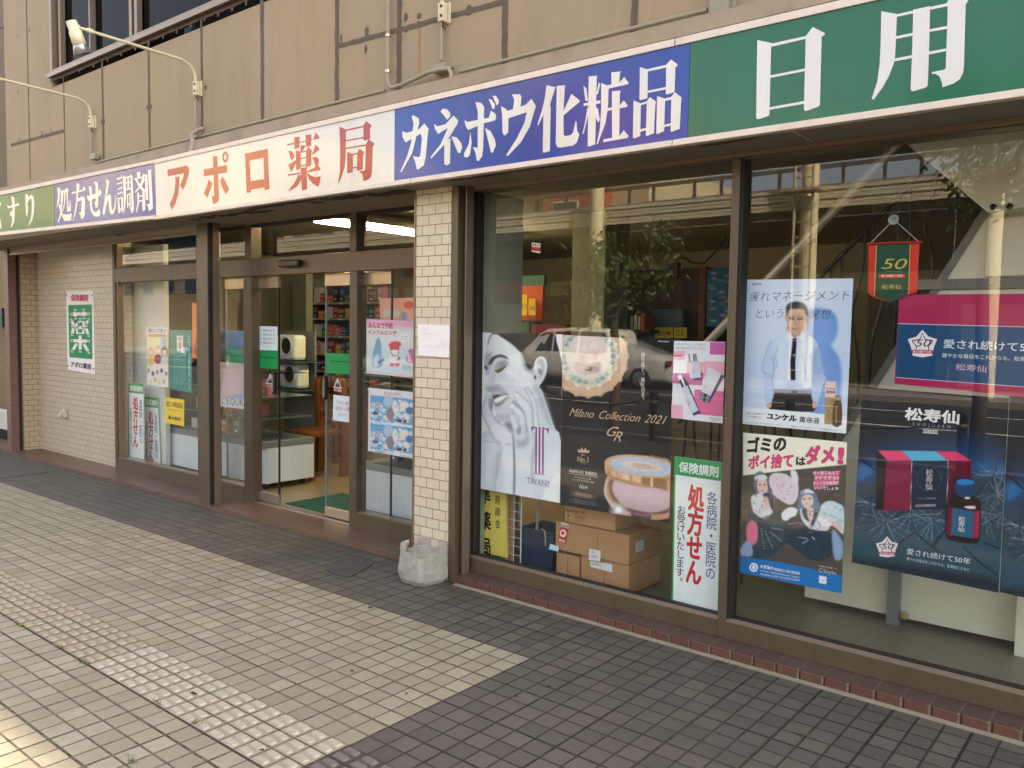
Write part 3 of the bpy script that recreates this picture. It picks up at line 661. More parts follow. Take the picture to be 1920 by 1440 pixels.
fr.box((xA, YSG + .012, zo0 + .002), (1.4, 3.75, zo1), S_FRAME)
for a, b in ((-6.66, -3.62), (-3.615, -1.9), (-1.895, 1.4)):
    fr.box((a, YSG - .008, zo0), (b, YSG + .011, zi0), S_FRAME, bev=.002); fr.box((a, YSG - .008, zi1), (b, YSG + .011, zo1 + .001), S_FRAME, bev=.002)
for top, bot in (([(-100, 380), (290, 300)], [(-100, 388), (291, 306)]), ([(-100, 446), (294, 403.5)], [(-100, 452.5), (291, 410.5)])):
    P = [la.w(la.uv(p), 0) for p in (top[0], top[1], bot[1], bot[0])]; n_ = (la.n[0] * .012, la.n[1] * .012)
    Q = [(p[0] + n_[0], p[1] + n_[1], p[2]) for p in P]
    fr.mesh(P + Q, [(3, 2, 1, 0), (4, 5, 6, 7), (0, 1, 5, 4), (1, 2, 6, 5), (2, 3, 7, 6), (3, 0, 4, 7)], S_FRAME)
P = [la.w(la.uv(p), -60) for p in ((-100, 381), (290, 301), (291, 409.5), (-100, 451.5))]
B2 = [(p[0], 3.76, p[2]) for p in P]
fr.mesh(P + B2, [(0, 1, 2, 3), (7, 6, 5, 4), (0, 4, 5, 1), (1, 5, 6, 2), (2, 6, 7, 3), (3, 7, 4, 0)], S_FRAME)
fr.build('sign_frame', sign)
def spanel(x0, x1, m):
    q = MB(); q.box((x0, YSG, zi0 + .0005), (x1, YSG + .0115, zi1 - .0005), m); return q.build('sign_panel', sign)
pW, pB, pG = spanel(xA, xBl - .006, S_WHITE), spanel(xBl, xGr - .002, S_BLUE), spanel(xGr, 1.39, S_GREEN)
q = MB(); q.box((xBl - .0055, YSG + .001, zi0), (xBl - .0005, YSG + .01, zi1), C(255, 255, 255)); q.build('joint_strip', sign)
def lpanel(px, m):
    a = Art(p0=LP0, ex=LEX); a.k = 10; a.poly(px, m); return a.build('sign_panel', sign)
pB2 = lpanel([(102, 346), (290, 306), (294, 403.5), (103, 424)], S_BLUE); pG2 = lpanel([(-100, 388), (101.5, 346.1), (102.5, 424), (-100, 445.8)], S_GREEN)
def letters(parent, strokes, cr, m, art=None, k0=8, sm=0):
    a = art or Art(YSG); a.k = k0; a.polys(strokes, m, cr, sm); return a.build('lettering', parent)
cA, cB, cC, cD, cE, cF, cG, cH, cI = crop(680, 160, 6), crop(600, 0, 4.8), crop(1000, 0, 4.8), crop(1380, 30, 6.858), crop(1600, 0, 6), crop(300, 220, 8), crop(510, 210, 8), crop(90, 300, 8.727), crop(0, 300, 6)
HI = [[(275, 310), (490, 355), (453, 392), (432, 1262), (420, 1285), (290, 1328), (268, 1322), (260, 1300)], [(430, 362), (900, 258), (905, 293), (440, 400)], [(440, 765), (895, 675), (890, 708), (440, 798)], [(430, 1175), (885, 1092), (880, 1128), (430, 1208)],
      [(988, 142), (1145, 222), (1140, 243), (1103, 270), (1080, 1140), (1065, 1165), (905, 1222), (885, 1215), (875, 1195), (898, 260)]]
YO = [[(315, 127), (500, 160), (490, 195), (478, 500), (470, 640), (455, 720), (400, 860), (330, 985), (228, 1122), (208, 1108), (270, 920), (295, 740), (308, 500)], [(470, 165), (1050, 38), (1062, 70), (480, 192)],
      [(675, 110), (865, 70), (855, 500), (838, 960), (820, 985), (675, 1028), (655, 1022), (645, 1000), (665, 500)],
      [(1110, -60), (1175, -95), (1295, 10), (1265, 50), (1245, 750), (1235, 820), (1200, 890), (1130, 940), (1005, 982), (995, 920), (970, 860), (930, 835), (882, 830), (885, 812), (1020, 785), (1040, 770), (1060, 200), (1062, 70), (1050, 38)],
      [(480, 410), (670, 370), (668, 402), (478, 440)], [(860, 330), (1058, 292), (1056, 325), (860, 360)], [(462, 660), (660, 622), (658, 655), (457, 692)], [(850, 582), (1050, 545), (1048, 575), (848, 615)]]
letters(pG, HI, cD, S_LET); letters(pG, YO, cE, S_LET)
HIN = [[(960, 603), (1032, 628), (1028, 880), (1020, 888), (965, 902), (956, 893)], [(1020, 625), (1200, 583), (1200, 608), (1025, 645)], [(1025, 818), (1197, 783), (1195, 805), (1025, 838)], [(1240, 536), (1300, 580), (1298, 595), (1280, 605), (1272, 830), (1205, 850), (1193, 845), (1197, 583)],
       [(903, 905), (970, 932), (963, 1225), (905, 1247), (897, 1240)], [(965, 930), (1024, 912), (1020, 932), (965, 950)], [(960, 1165), (1018, 1152), (1015, 1172), (960, 1187)], [(1050, 874), (1106, 915), (1100, 935), (1087, 1200), (1022, 1225), (1014, 1218), (1023, 910)],
       [(1115, 865), (1188, 890), (1178, 1182), (1115, 1207), (1108, 1200)], [(1180, 888), (1245, 872), (1240, 898), (1185, 910)], [(1175, 1125), (1242, 1110), (1240, 1130), (1175, 1145)], [(1275, 830), (1337, 880), (1332, 895), (1318, 1160), (1245, 1187), (1237, 1180), (1243, 870)]]
KA2 = [[(120, 768), (203, 785), (195, 800), (150, 945), (158, 960), (150, 1360), (95, 1375), (86, 1365), (92, 1030), (45, 1130), (38, 1122), (80, 990), (105, 880)],
       [(212, 773), (290, 768), (285, 785), (272, 1000), (345, 845), (418, 905), (415, 920), (272, 1040), (275, 1215), (290, 1225), (340, 1215), (360, 1190), (380, 1093), (390, 1095), (395, 1175), (415, 1210), (395, 1280), (360, 1310), (240, 1330), (215, 1320), (203, 1290)]]
SHO = [[(500, 688), (578, 682), (572, 700), (558, 1300), (500, 1320), (490, 1312), (498, 800)], [(452, 932), (605, 902), (605, 930), (455, 955)], [(452, 770), (480, 800), (492, 910), (470, 905)], [(590, 740), (602, 760), (582, 850), (567, 850)], [(490, 960), (502, 1010), (455, 1200), (442, 1210), (465, 1110)], [(560, 960), (585, 985), (600, 1080), (585, 1105), (565, 1060)],
       [(703, 652), (790, 643), (780, 660), (775, 750), (705, 770)], [(610, 745), (660, 770), (775, 745), (820, 693), (860, 748), (850, 760), (670, 800)], [(612, 748), (680, 775), (672, 980), (650, 1110), (580, 1300), (572, 1292), (600, 1160), (612, 980)],
       [(708, 822), (788, 815), (780, 840), (775, 1230), (710, 1240)], [(670, 975), (775, 952), (815, 905), (850, 948), (845, 962), (672, 998)], [(630, 1255), (775, 1228), (815, 1172), (858, 1222), (850, 1242), (632, 1280)]]
letters(pB, KA2, cC, S_LET); letters(pB, SHO, cC, S_LET); letters(pB, HIN, cC, S_LET)
KA = [[(447, 515), (490, 535), (630, 498), (695, 430), (745, 490), (735, 540), (712, 800), (690, 900), (625, 948), (608, 940), (590, 850), (565, 795), (630, 810), (650, 790), (668, 600), (655, 545), (490, 640), (480, 640), (450, 580)], [(552, 345), (575, 338), (635, 375), (638, 420), (600, 600), (560, 760), (440, 975), (425, 975), (500, 800), (545, 650), (575, 430)]]
NE = [[(877, 295), (905, 262), (950, 268), (985, 310), (990, 350), (950, 388), (910, 330)], [(805, 432), (840, 462), (930, 440), (1025, 340), (1075, 395), (1070, 430), (985, 570), (900, 690), (775, 822), (762, 812), (880, 660), (960, 480), (850, 548), (815, 490)], [(920, 640), (990, 590), (985, 880), (950, 902), (920, 885)], [(998, 575), (1060, 585), (1110, 650), (1122, 700), (1100, 762), (1075, 760)]]
BO = [[(1147, 390), (1180, 412), (1420, 365), (1445, 285), (1495, 320), (1505, 355), (1490, 395), (1370, 425), (1190, 503), (1160, 460)], [(1270, 190), (1330, 195), (1368, 240), (1358, 700), (1345, 800), (1305, 852), (1285, 845), (1270, 760), (1242, 695), (1295, 705), (1297, 300)], [(1215, 525), (1228, 640), (1210, 780), (1180, 812), (1145, 805), (1142, 765), (1195, 660)],
      [(1378, 478), (1440, 515), (1490, 610), (1500, 680), (1465, 758), (1445, 755)], [(1420, 155), (1450, 160), (1490, 215), (1487, 255), (1465, 272)], [(1462, 118), (1500, 118), (1532, 165), (1530, 205), (1510, 227)]]
U_ = [[(1730, 850), (1800, 848), (1815, 870), (1806, 960), (1812, 985), (1735, 1010), (1750, 900)], [(1630, 955), (1680, 985), (1697, 1040), (1695, 1190), (1665, 1222), (1645, 1200), (1640, 1030)], [(1685, 1000), (1850, 945), (1905, 890), (1945, 955), (1935, 985), (1890, 1140), (1810, 1280), (1690, 1405), (1677, 1395), (1770, 1250), (1840, 1110), (1862, 1010), (1695, 1065)]]
letters(pB, KA, cA, S_LET); letters(pB, NE, cA, S_LET); letters(pB, BO, cA, S_LET); letters(pB, U_, cB, S_LET)
A_ = [[(110, 787), (400, 722), (440, 778), (430, 850), (390, 990), (345, 1090), (302, 1020), (345, 920), (362, 838), (118, 885)], [(232, 895), (290, 885), (285, 1040), (270, 1160), (240, 1270), (182, 1388), (145, 1305), (190, 1210), (220, 1110), (232, 990)]]
PO = [[(797, 585), (862, 578), (865, 740), (885, 1180), (880, 1240), (860, 1275), (820, 1297), (797, 1297), (777, 1190), (800, 1185), (815, 1165), (805, 860)], [(655, 783), (1005, 712), (1008, 825), (660, 887)], [(733, 930), (785, 985), (760, 1080), (708, 1212), (660, 1135), (700, 1040)], [(940, 887), (1000, 1000), (1035, 1082), (988, 1158), (930, 1040), (902, 960)]]
RO = [[(1275, 545), (1340, 531), (1367, 1122), (1302, 1133)], [(1550, 484), (1615, 470), (1642, 1075), (1572, 1090)], [(1338, 531), (1552, 484), (1552, 605), (1342, 650)], [(1360, 958), (1564, 925), (1571, 1050), (1366, 1085)]]
YAK = [[(225, 480), (335, 462), (625, 408), (655, 305), (715, 385), (700, 400), (228, 505)], [(333, 380), (420, 372), (412, 400), (412, 535), (350, 558), (338, 550)], [(505, 345), (597, 337), (590, 360), (588, 505), (530, 522), (512, 515)], [(430, 500), (500, 505), (500, 520), (455, 590), (430, 610)], [(358, 575), (432, 595), (430, 850), (375, 870), (365, 860)],
       [(545, 515), (600, 575), (590, 600), (588, 805), (530, 825), (512, 815), (515, 590)], [(425, 590), (520, 575), (520, 595), (425, 612)], [(428, 693), (515, 675), (515, 692), (428, 710)], [(428, 800), (520, 785), (520, 803), (428, 820)], [(248, 578), (290, 585), (325, 620), (335, 660), (305, 720), (285, 715)], [(248, 790), (360, 720), (360, 765), (290, 905)],
       [(655, 490), (712, 552), (705, 570), (600, 650)], [(605, 680), (665, 670), (700, 700), (705, 750), (690, 800), (730, 850), (725, 870), (530, 905), (530, 890), (650, 830), (650, 790)], [(240, 935), (430, 905), (430, 925), (245, 960)], [(435, 835), (525, 828), (520, 880), (525, 1155), (460, 1178), (450, 1170)], [(400, 935), (440, 950), (440, 1010), (380, 1110), (260, 1187), (250, 1180), (340, 1060)], [(520, 905), (580, 950), (650, 975), (735, 965), (700, 1120), (620, 1080), (560, 1010)]]
KYO = [[(1013, 220), (1110, 262), (1105, 650), (1090, 820), (1050, 960), (1000, 1075), (990, 1068), (1020, 900), (1025, 600)], [(1105, 265), (1375, 205), (1375, 228), (1105, 287)], [(1413, 135), (1495, 200), (1490, 222), (1472, 240), (1472, 400), (1385, 430), (1375, 420), (1372, 210)], [(1105, 425), (1378, 372), (1378, 392), (1105, 440)], [(1105, 540), (1412, 483), (1412, 505), (1105, 557)],
       [(1450, 405), (1537, 475), (1530, 495), (1512, 515), (1500, 900), (1480, 980), (1440, 1015), (1375, 1037), (1365, 960), (1345, 920), (1315, 905), (1318, 888), (1390, 880), (1400, 860), (1410, 490)], [(1130, 600), (1215, 628), (1212, 900), (1145, 922), (1130, 915)], [(1315, 548), (1385, 605), (1380, 620), (1365, 640), (1363, 855), (1295, 880), (1278, 870), (1282, 610)], [(1210, 628), (1285, 610), (1285, 635), (1210, 648)], [(1210, 828), (1282, 818), (1282, 838), (1210, 848)]]
letters(pW, A_, cF, S_RED); letters(pW, PO, cF, S_RED); letters(pW, RO, cF, S_RED); letters(pW, YAK, cG, S_RED); letters(pW, KYO, cG, S_RED)
a = Art(YSG); a.k = 8; a.ell((300 + 980 / 8, 220 + 596 / 8), 5.4, 10.3, S_RED, 24, (2.5, 5.2)); a.build('lettering', pW)
TOK = [[(160, 450), (205, 465), (190, 680), (155, 790), (150, 780), (165, 600)], [(215, 495), (262, 500), (240, 700), (235, 880), (175, 1028), (163, 1020), (205, 860), (180, 740), (200, 720), (212, 760)], [(222, 860), (250, 885), (300, 895), (390, 872), (385, 990), (275, 995), (240, 930)], [(268, 500), (297, 505), (285, 700), (255, 850), (245, 845), (264, 700)],
       [(264, 505), (320, 450), (342, 500), (330, 540), (340, 770), (355, 770), (362, 650), (372, 650), (380, 790), (375, 840), (320, 845), (315, 800), (308, 530), (266, 545)]]
HOU = [[(472, 385), (520, 390), (512, 510), (470, 518)], [(390, 530), (570, 488), (590, 425), (622, 480), (610, 500), (392, 555)], [(470, 640), (550, 605), (575, 592), (610, 630), (607, 900), (600, 930), (560, 967), (545, 960), (535, 900), (508, 860), (548, 850), (555, 660), (478, 680)], [(470, 510), (502, 510), (490, 700), (470, 830), (415, 1000), (410, 985), (450, 800), (468, 650)]]
SE = [[(640, 575), (665, 590), (835, 535), (835, 480), (862, 490), (878, 540), (860, 580), (680, 670), (665, 665), (645, 620)], [(668, 430), (705, 435), (720, 470), (725, 760), (740, 825), (770, 850), (815, 840), (835, 800), (850, 820), (860, 870), (850, 915), (790, 930), (740, 900), (705, 830), (690, 700), (690, 520)], [(762, 352), (800, 360), (825, 400), (822, 740), (805, 788), (785, 780), (765, 690), (785, 690), (785, 430)]]
NN = [[(950, 310), (985, 330), (1005, 360), (995, 430), (962, 610), (995, 565), (1025, 570), (1038, 600), (1042, 760), (1060, 830), (1085, 790), (1112, 580), (1119, 590), (1110, 780), (1080, 880), (1040, 890), (1010, 850), (1000, 690), (985, 640), (955, 760), (935, 880), (920, 905), (900, 880), (900, 850), (930, 650), (960, 430), (965, 370)]]
CHO = [[(1127, 300), (1192, 285), (1210, 245), (1225, 300), (1128, 325)], [(1127, 385), (1190, 370), (1205, 345), (1225, 380), (1128, 405)], [(1140, 468), (1185, 455), (1200, 430), (1220, 465), (1142, 488)], [(1140, 545), (1185, 535), (1205, 510), (1222, 540), (1142, 568)], [(1143, 620), (1167, 625), (1190, 860), (1165, 872), (1155, 860)], [(1205, 600), (1235, 620), (1235, 840), (1205, 850)], [(1165, 625), (1206, 610), (1206, 630), (1165, 645)], [(1180, 800), (1207, 793), (1207, 815), (1180, 820)],
       [(1228, 262), (1280, 275), (1280, 600), (1265, 780), (1245, 885), (1238, 880), (1247, 700), (1240, 500)], [(1350, 225), (1395, 275), (1388, 300), (1412, 790), (1408, 830), (1385, 872), (1370, 860), (1360, 810), (1338, 780), (1370, 775), (1355, 290)], [(1275, 275), (1357, 258), (1357, 285), (1275, 300)], [(1303, 300), (1332, 295), (1335, 470), (1305, 480)], [(1278, 370), (1362, 352), (1362, 372), (1278, 390)], [(1278, 475), (1364, 455), (1364, 480), (1278, 500)],
       [(1295, 560), (1315, 555), (1320, 775), (1300, 780)], [(1335, 545), (1355, 540), (1358, 765), (1338, 770)], [(1300, 560), (1350, 545), (1350, 565), (1300, 580)], [(1315, 715), (1345, 708), (1345, 728), (1315, 735)]]
ZAI = [[(1460, 200), (1515, 190), (1515, 275), (1475, 285), (1462, 270)], [(1420, 300), (1550, 270), (1550, 240), (1585, 235), (1580, 285), (1422, 330)], [(1550, 280), (1590, 310), (1545, 430), (1430, 540), (1428, 520), (1500, 430)], [(1435, 320), (1465, 320), (1520, 420), (1600, 490), (1595, 530), (1540, 500), (1480, 420)], [(1465, 530), (1495, 535), (1495, 700), (1460, 860), (1445, 850), (1470, 690)], [(1550, 520), (1585, 510), (1598, 820), (1552, 840), (1550, 700)],
       [(1490, 585), (1555, 572), (1555, 592), (1490, 605)], [(1490, 665), (1555, 655), (1555, 675), (1490, 690)], [(1590, 235), (1630, 240), (1645, 650), (1605, 665)], [(1640, 165), (1697, 160), (1692, 190), (1722, 760), (1715, 800), (1665, 835), (1655, 825), (1645, 770), (1615, 720), (1660, 725), (1668, 700)]]
for st in (TOK, HOU, SE, NN, CHO, ZAI): letters(pB2, st, cH, S_LET, Art(p0=LP0, ex=LEX), 18)
SU = [[(80, 505), (105, 520), (200, 490), (215, 485), (218, 510), (95, 545)], [(130, 405), (165, 425), (170, 600), (165, 690), (130, 765), (122, 760), (140, 680), (145, 540)], [(145, 560), (118, 590), (115, 622), (140, 642), (165, 615), (160, 600), (142, 612), (136, 600), (150, 580)]]
RI = [[(288, 380), (320, 390), (315, 500), (320, 560), (310, 640), (295, 610), (290, 480)], [(320, 420), (350, 390), (380, 410), (390, 480), (385, 590), (365, 680), (325, 742), (320, 735), (350, 660), (360, 560), (360, 450), (345, 430), (318, 475)]]
KU = [[(0, 640), (20, 740), (20, 775), (5, 770), (-40, 660), (-62, 570), (-40, 530), (8, 470), (15, 500), (-28, 580)]]
for st in (SU, RI, KU): letters(pG2, st, cI, S_LET, Art(p0=LP0, ex=LEX), 18)

# ================================================================== sign lamps, conduits and boxes on the wall
def onX(px, py, X):
    d = ray(px, py); t = X / d[0]; return (X, d[1] * t, CAM_H + d[2] * t)
bx, bz = at(367, 165, YW - .04); e = onX(148, 52, bx)
lt_ = bz + .06
lampA = thing('sign_lamp', (bx, YW, bz - .06), 'cream spot lamp on a long rusty arm, its silver shade over the window corner', 'lamp', 'arm lamps over the fascia sign')
mb = MB(); mb.box((bx - .04, YW - .012, bz - .065), (bx + .04, YW - .0005, bz + .06), CREAMMETAL, bev=.003); mb.box((bx - .025, YW - .055, bz - .06), (bx + .02, YW - .0125, bz + .055), CREAMMETAL, bev=.006)
for k in (-.028, .028): mb.lathe([(.009, 0), (.009, .006), (0, .007)], (bx + .008, YW - .055, bz + k), BLACK, 8, (0, -1, 0))
mb.tube([(bx, YW - .035, bz - .06), (bx, YW - .03, bz - .085), (bx + .01, YW - .02, bz - .10)], .006, BLACK, 8); mb.build('bracket', lampA)
path = [(bx, YW - .04, bz + .05), (bx, YW - .042, bz + .10)]
d_ = Vector((0, e[1] - (YW - .25), e[2] - (bz + .21)))
path += [(bx, YW - .06, bz + .145), (bx, YW - .10, bz + .178), (bx, YW - .17, bz + .20)]
st_ = Vector(path[-1]); en_ = Vector(e)
for k in range(1, 9): path.append(tuple(st_ + (en_ - st_) * k / 8))
mb = MB(); mb.tube(path, .012, CREAMMETAL, 10); mb.lathe([(.018, 0), (.02, .03), (.014, .05)], path[-2], CREAMMETAL, 10, en_ - st_); mb.build('arm', lampA)
head = MB(); ax = Vector((.02, .34, -.94)).normalized(); t0 = Vector(e) + Vector((0, -.055, .035))
head.lathe([(0, 0), (.036, .001), (.038, .006), (.038, .072), (.044, .074), (.048, .17), (.042, .173)], t0, CREAMMETAL, 22, ax)
jb = (Vector(e) + (en_ - st_).normalized() * .03); head.tube([en_, jb], [.02, .024], CREAMMETAL, 10)
ho = head.build('lamp_head', lampA)
mb = MB(); mb.lathe([(.043, .16), (.048, .174), (.066, .234), (.063, .235), (.042, .18), (0, .17)], t0, M('silver_shade', (168, 164, 162), .3, .8), 22, ax); mb.build('lamp_shade', ho)
b1 = at(170, 228, YW - .04); b3 = at(829, 22, YW - .04); b4 = at(1348, -80, YW - .04)
copy_tree(lampA, (b1[0], YW, b1[1] - .06), 'rust-flecked lamp arm reaching out of view beside the building corner')
copy_tree(lampA, (b3[0], YW, b3[1] - .06), 'lamp bracket above the blue sign panel, next to a grey pipe')
def jbox(a, b, label):
    p, q = at(*a, YW - .06), at(*b, YW - .06); mb = MB(); x0, x1, z0, z1 = min(p[0], q[0]), max(p[0], q[0]), min(p[1], q[1]), max(p[1], q[1])
    mb.box((x0, YW - .06, z0), (x1, YW - .001, z1), PIPE, bev=.004); mb.box((x1 + .001, YW - .03, z0 + .02), (x1 + .02, YW - .001, z1 - .01), PIPE, bev=.003); mb.build('junction_box', None, label, 'junction box')
jbox((810, 137), (834, 116), 'cream junction box above the blue sign panel'); jbox((357, 260), (367, 247), 'small cream junction box below the lamp arm by the window'); jbox((168, 300), (177, 286), 'small cream junction box nearest the building corner'); jbox((1329, 28), (1366, -40), 'large cream junction box above the green sign panel')
def pipe(pts, r, label, ends=None):
    mb = MB(); mb.tube(pts, r, PIPE, 10)
    for q in ends or []: mb.lathe([(r + .004, 0), (r + .004, .016)], q[0], STEEL, 10, q[1])
    mb.build('conduit', None, label, 'conduit')
yp_ = YW - .03
L = [at(px, py, yp_) for px, py in ((178, 296), (600, 196), (740, 163))]
zc = 3.07
def zx(px, py): return at(px, py, yp_)
a, b = zx(180, 297), zx(360, 258); pipe([(a[0], yp_, zx(600, 200)[1]), (b[0], yp_, zx(600, 200)[1])], .010, 'thin cream conduit along the wall foot between two small boxes')
a, b = zx(372, 252), zx(722, 168); pipe([(a[0], yp_, zx(600, 200)[1]), (b[0], yp_, zx(600, 200)[1])], .011, 'cream conduit along the wall foot above the white sign panel')
a, b = zx(862, 134), zx(1326, 24); pipe([(a[0], yp_, zx(1000, 100)[1]), (b[0], yp_, zx(1000, 100)[1])], .011, 'cream conduit along the wall foot above the blue sign panel')
v = zx(729, 0); vb = zx(727, 150); vc = zx(752, 160); vd = zx(838, 133); ve = zx(868, 142)
y2 = YW - .035
P = [(v[0], y2, v[1] + 1.6), (v[0], y2, vb[1])] + [(v[0] + .06 * (1 - math.cos(t)), y2, vb[1] - .06 * math.sin(t)) for t in np.linspace(.3, 1.45, 5)] + [(vc[0] + .02, y2 - .01, vb[1] - .06), (vd[0] - .12, y2 - .025, vb[1] - .03), (vd[0], y2 - .035, vd[1]), (vd[0] + .07, y2 - .05, vd[1] - .01), (vd[0] + .12, y2 - .08, vd[1] - .06), (vd[0] + .14, y2 - .1, 2.95)]
pipe(P, .0135, 'thick grey conduit running down the wall and curling under a box', [((v[0], y2, zx(727, 70)[1]), (0, 0, 1)), ((v[0], y2, zx(726, 137)[1]), (0, 0, 1))])
for (t0_, b0_), lab in ((((828, 52), (825, 114)), 'short cream pipe between lamp bracket and box above the blue panel'), (((367, 190), (366, 246)), 'short cream pipe under the lamp bracket by the window'), (((171, 246), (172, 286)), 'short cream pipe under the lamp bracket nearest the building corner')):
    p, q = zx(*t0_), zx(*b0_); pipe([(p[0], yp_, p[1]), (p[0], yp_, q[1])], .011, lab)
p = at(376, 242, YW - .05); q = at(356, 280, 3.5); pipe([(p[0] + .04, YW - .04, p[1] + .0), (p[0], YW - .07, p[1] - .01), (p[0] - .02, YW - .12, p[1] - .05), (q[0] + .01, 3.52, q[1] + .05), (q[0], 3.5, 2.88)], .017, 'bent cream hose dropping behind the white sign panel')
# ================================================================== posters and notices
YP = YGR + .03          # just behind the display glass
def inset(q, d):
    c = np.mean(np.array(q), 0); return [tuple(np.array(p) + (c - np.array(p)) * d) for p in q]
# ---- black and white beauty poster
c1, c2 = crop(880, 610, 7.2), crop(880, 780, 7.2)
q = [(888, 623), (1055, 627), (1049.5, 943), (885.5, 913.5)]
pa = Paint(*q, (226, 232, 236), 1.1)
pa.poly([(880, 640), (900, 640), (896, 820), (884, 900)], (236, 241, 244), 12)
P_ = lambda pts, col, soft=1.2, sm=3, op=1.: pa.poly(pts, col, soft, sm, op, c1)
P2 = lambda pts, col, soft=1.2, sm=3, op=1.: pa.poly(pts, col, soft, sm, op, c2)
SK = (206, 211, 217)
# hair behind
P_([(340, 70), (700, 60), (1120, 90), (1180, 230), (1235, 450), (1262, 700), (1275, 1100), (1275, 1560), (1200, 1500), (1100, 1240), (1020, 1000), (900, 700), (600, 300), (420, 160)], (64, 62, 66), 1.5)
# neck, shoulders, arms
P2([(520, 60), (900, -260), (1010, -140), (1090, 60), (1150, 170), (1235, 330), (1240, 1200), (360, 1080), (560, 500)], (205, 211, 217), 2)
P2([(1080, 500), (1240, 420), (1240, 790), (1100, 880), (900, 780), (980, 600)], (214, 219, 224), 14)
P2([(1235, 780), (1110, 880), (1000, 1100), (1240, 1190)], (232, 236, 239), 5)
P2([(95, 420), (130, 290), (190, 220), (280, 205), (400, 280), (470, 400), (420, 600), (380, 1060), (90, 980), (80, 600)], (196, 203, 210), 3)
P2([(150, 400), (260, 260), (380, 330), (330, 700), (280, 980), (130, 960)], (214, 220, 225), 14)
P2([(360, 560), (430, 520), (420, 900), (340, 1030)], (172, 180, 188), 8)
# face
FACE = [(250, 220), (215, 420), (205, 560), (245, 650), (258, 700), (225, 850), (240, 885), (275, 905), (300, 930), (320, 1000), (340, 1060), (340, 1200), (365, 1300), (470, 1335), (620, 1240), (900, 900), (880, 560), (700, 380), (560, 260), (420, 160), (300, 90)]
P_(FACE, SK, 1.5)
P_([(420, 150), (640, 300), (800, 500), (870, 640), (850, 800), (760, 860), (600, 760), (520, 520), (460, 300)], (220, 224, 228), 12)
P_([(300, 120), (420, 180), (480, 330), (300, 360), (240, 330)], (216, 218, 219), 9)
P_([(215, 420), (300, 380), (260, 640), (230, 640)], (168, 174, 182), 6)
P_([(340, 560), (430, 470), (520, 500), (480, 570), (380, 620)], (150, 156, 166), 6)      # lid
P_([(270, 500), (320, 430), (420, 398), (500, 430), (515, 450), (420, 430), (340, 460), (290, 530)], (74, 74, 80), 3)   # brow
P_([(205, 560), (225, 545), (240, 590), (225, 600)], (70, 70, 76), 2)
P_([(345, 610), (400, 590), (490, 550), (450, 600), (395, 640), (360, 635)], (46, 46, 52), 2)   # lashes
P_([(350, 640), (420, 650), (480, 610), (440, 700), (380, 690)], (186, 191, 198), 6)
P_([(330, 640), (352, 640), (350, 720), (330, 760), (300, 740)], (188, 192, 199), 6)
P_([(275, 870), (300, 845), (345, 838), (340, 855), (300, 870)], (58, 58, 64), 2)          # nostril
P_([(225, 850), (260, 830), (380, 800), (430, 850), (510, 930), (480, 930), (380, 900), (290, 905), (240, 890)], (168, 172, 180), 6)
P_([(380, 800), (440, 850), (520, 960), (508, 990), (480, 920), (420, 850)], (172, 177, 185), 6)   # smile fold
P_([(300, 950), (350, 925), (430, 930), (505, 930), (512, 955), (480, 1020), (420, 1085), (360, 1100), (335, 1050), (320, 1000)], (138, 137, 146), 4)   # lips
P_([(320, 965), (360, 940), (440, 932), (505, 934), (440, 950), (340, 1000)], (92, 90, 98), 3)
P_([(332, 1010), (400, 965), (500, 940), (504, 962), (462, 1008), (365, 1052)], (240, 242, 244), 2)   # teeth
for x, y in ((365, 1000), (395, 982), (425, 968), (455, 955), (482, 946)): pa.line(c1([(x, y - 14), (x + 10, y + 26)]), .5, (168, 172, 178), .8, .7)
P_([(348, 1066), (420, 1026), (496, 978), (440, 1056), (375, 1095)], (150, 149, 158), 4)
P_([(345, 1120), (400, 1110), (540, 1130), (610, 1190), (560, 1290), (440, 1310), (370, 1280)], (184, 190, 197), 6)   # chin
P_([(350, 1130), (520, 1140), (560, 1180), (360, 1190)], (204, 209, 214), 5)
# ear
P_([(880, 560), (895, 480), (940, 430), (990, 430), (1030, 480), (1042, 570), (1020, 680), (980, 760), (930, 810), (890, 800), (865, 720)], (198, 204, 210), 2)
P_([(915, 520), (950, 455), (1000, 470), (1015, 560), (985, 660), (950, 700), (975, 600), (960, 520)], (156, 162, 170), 4)
P_([(930, 580), (975, 600), (985, 640), (950, 660), (920, 640)], (128, 132, 140), 3); P_([(880, 690), (905, 680), (915, 720), (890, 725)], (66, 66, 70), 3)
# hair front strands
P_([(400, 120), (560, 230), (700, 370), (740, 470), (790, 600), (850, 590), (880, 530), (900, 460), (960, 420), (1020, 440), (1050, 560), (1000, 760), (940, 830), (1010, 900), (1150, 1000), (1262, 1100), (1262, 600), (1235, 450), (1150, 180), (1110, 100), (700, 80)], (58, 56, 59), 2)
P_([(400, 95), (330, 95), (270, 160), (250, 260), (300, 130), (380, 120)], (90, 94, 98), 2)
for k in range(46):
    t = k / 46; a = [(420 + 520 * t, 110 + 60 * t), (700 + 360 * t, 300 - 60 * t), (850 + 370 * t, 520 + 60 * t), (960 + 290 * t, 900 + 200 * t)]
    pa.line(smooth_poly(c1(a), 4)[:-8], .8, ((98, 96, 98) if k % 3 else (38, 37, 40)), 1.2, .42)
P_([(870, 560), (895, 470), (940, 425), (1000, 425), (1042, 480), (1050, 580), (1020, 700), (980, 770), (930, 815), (890, 805), (868, 720)], (205, 210, 216), 1.5)
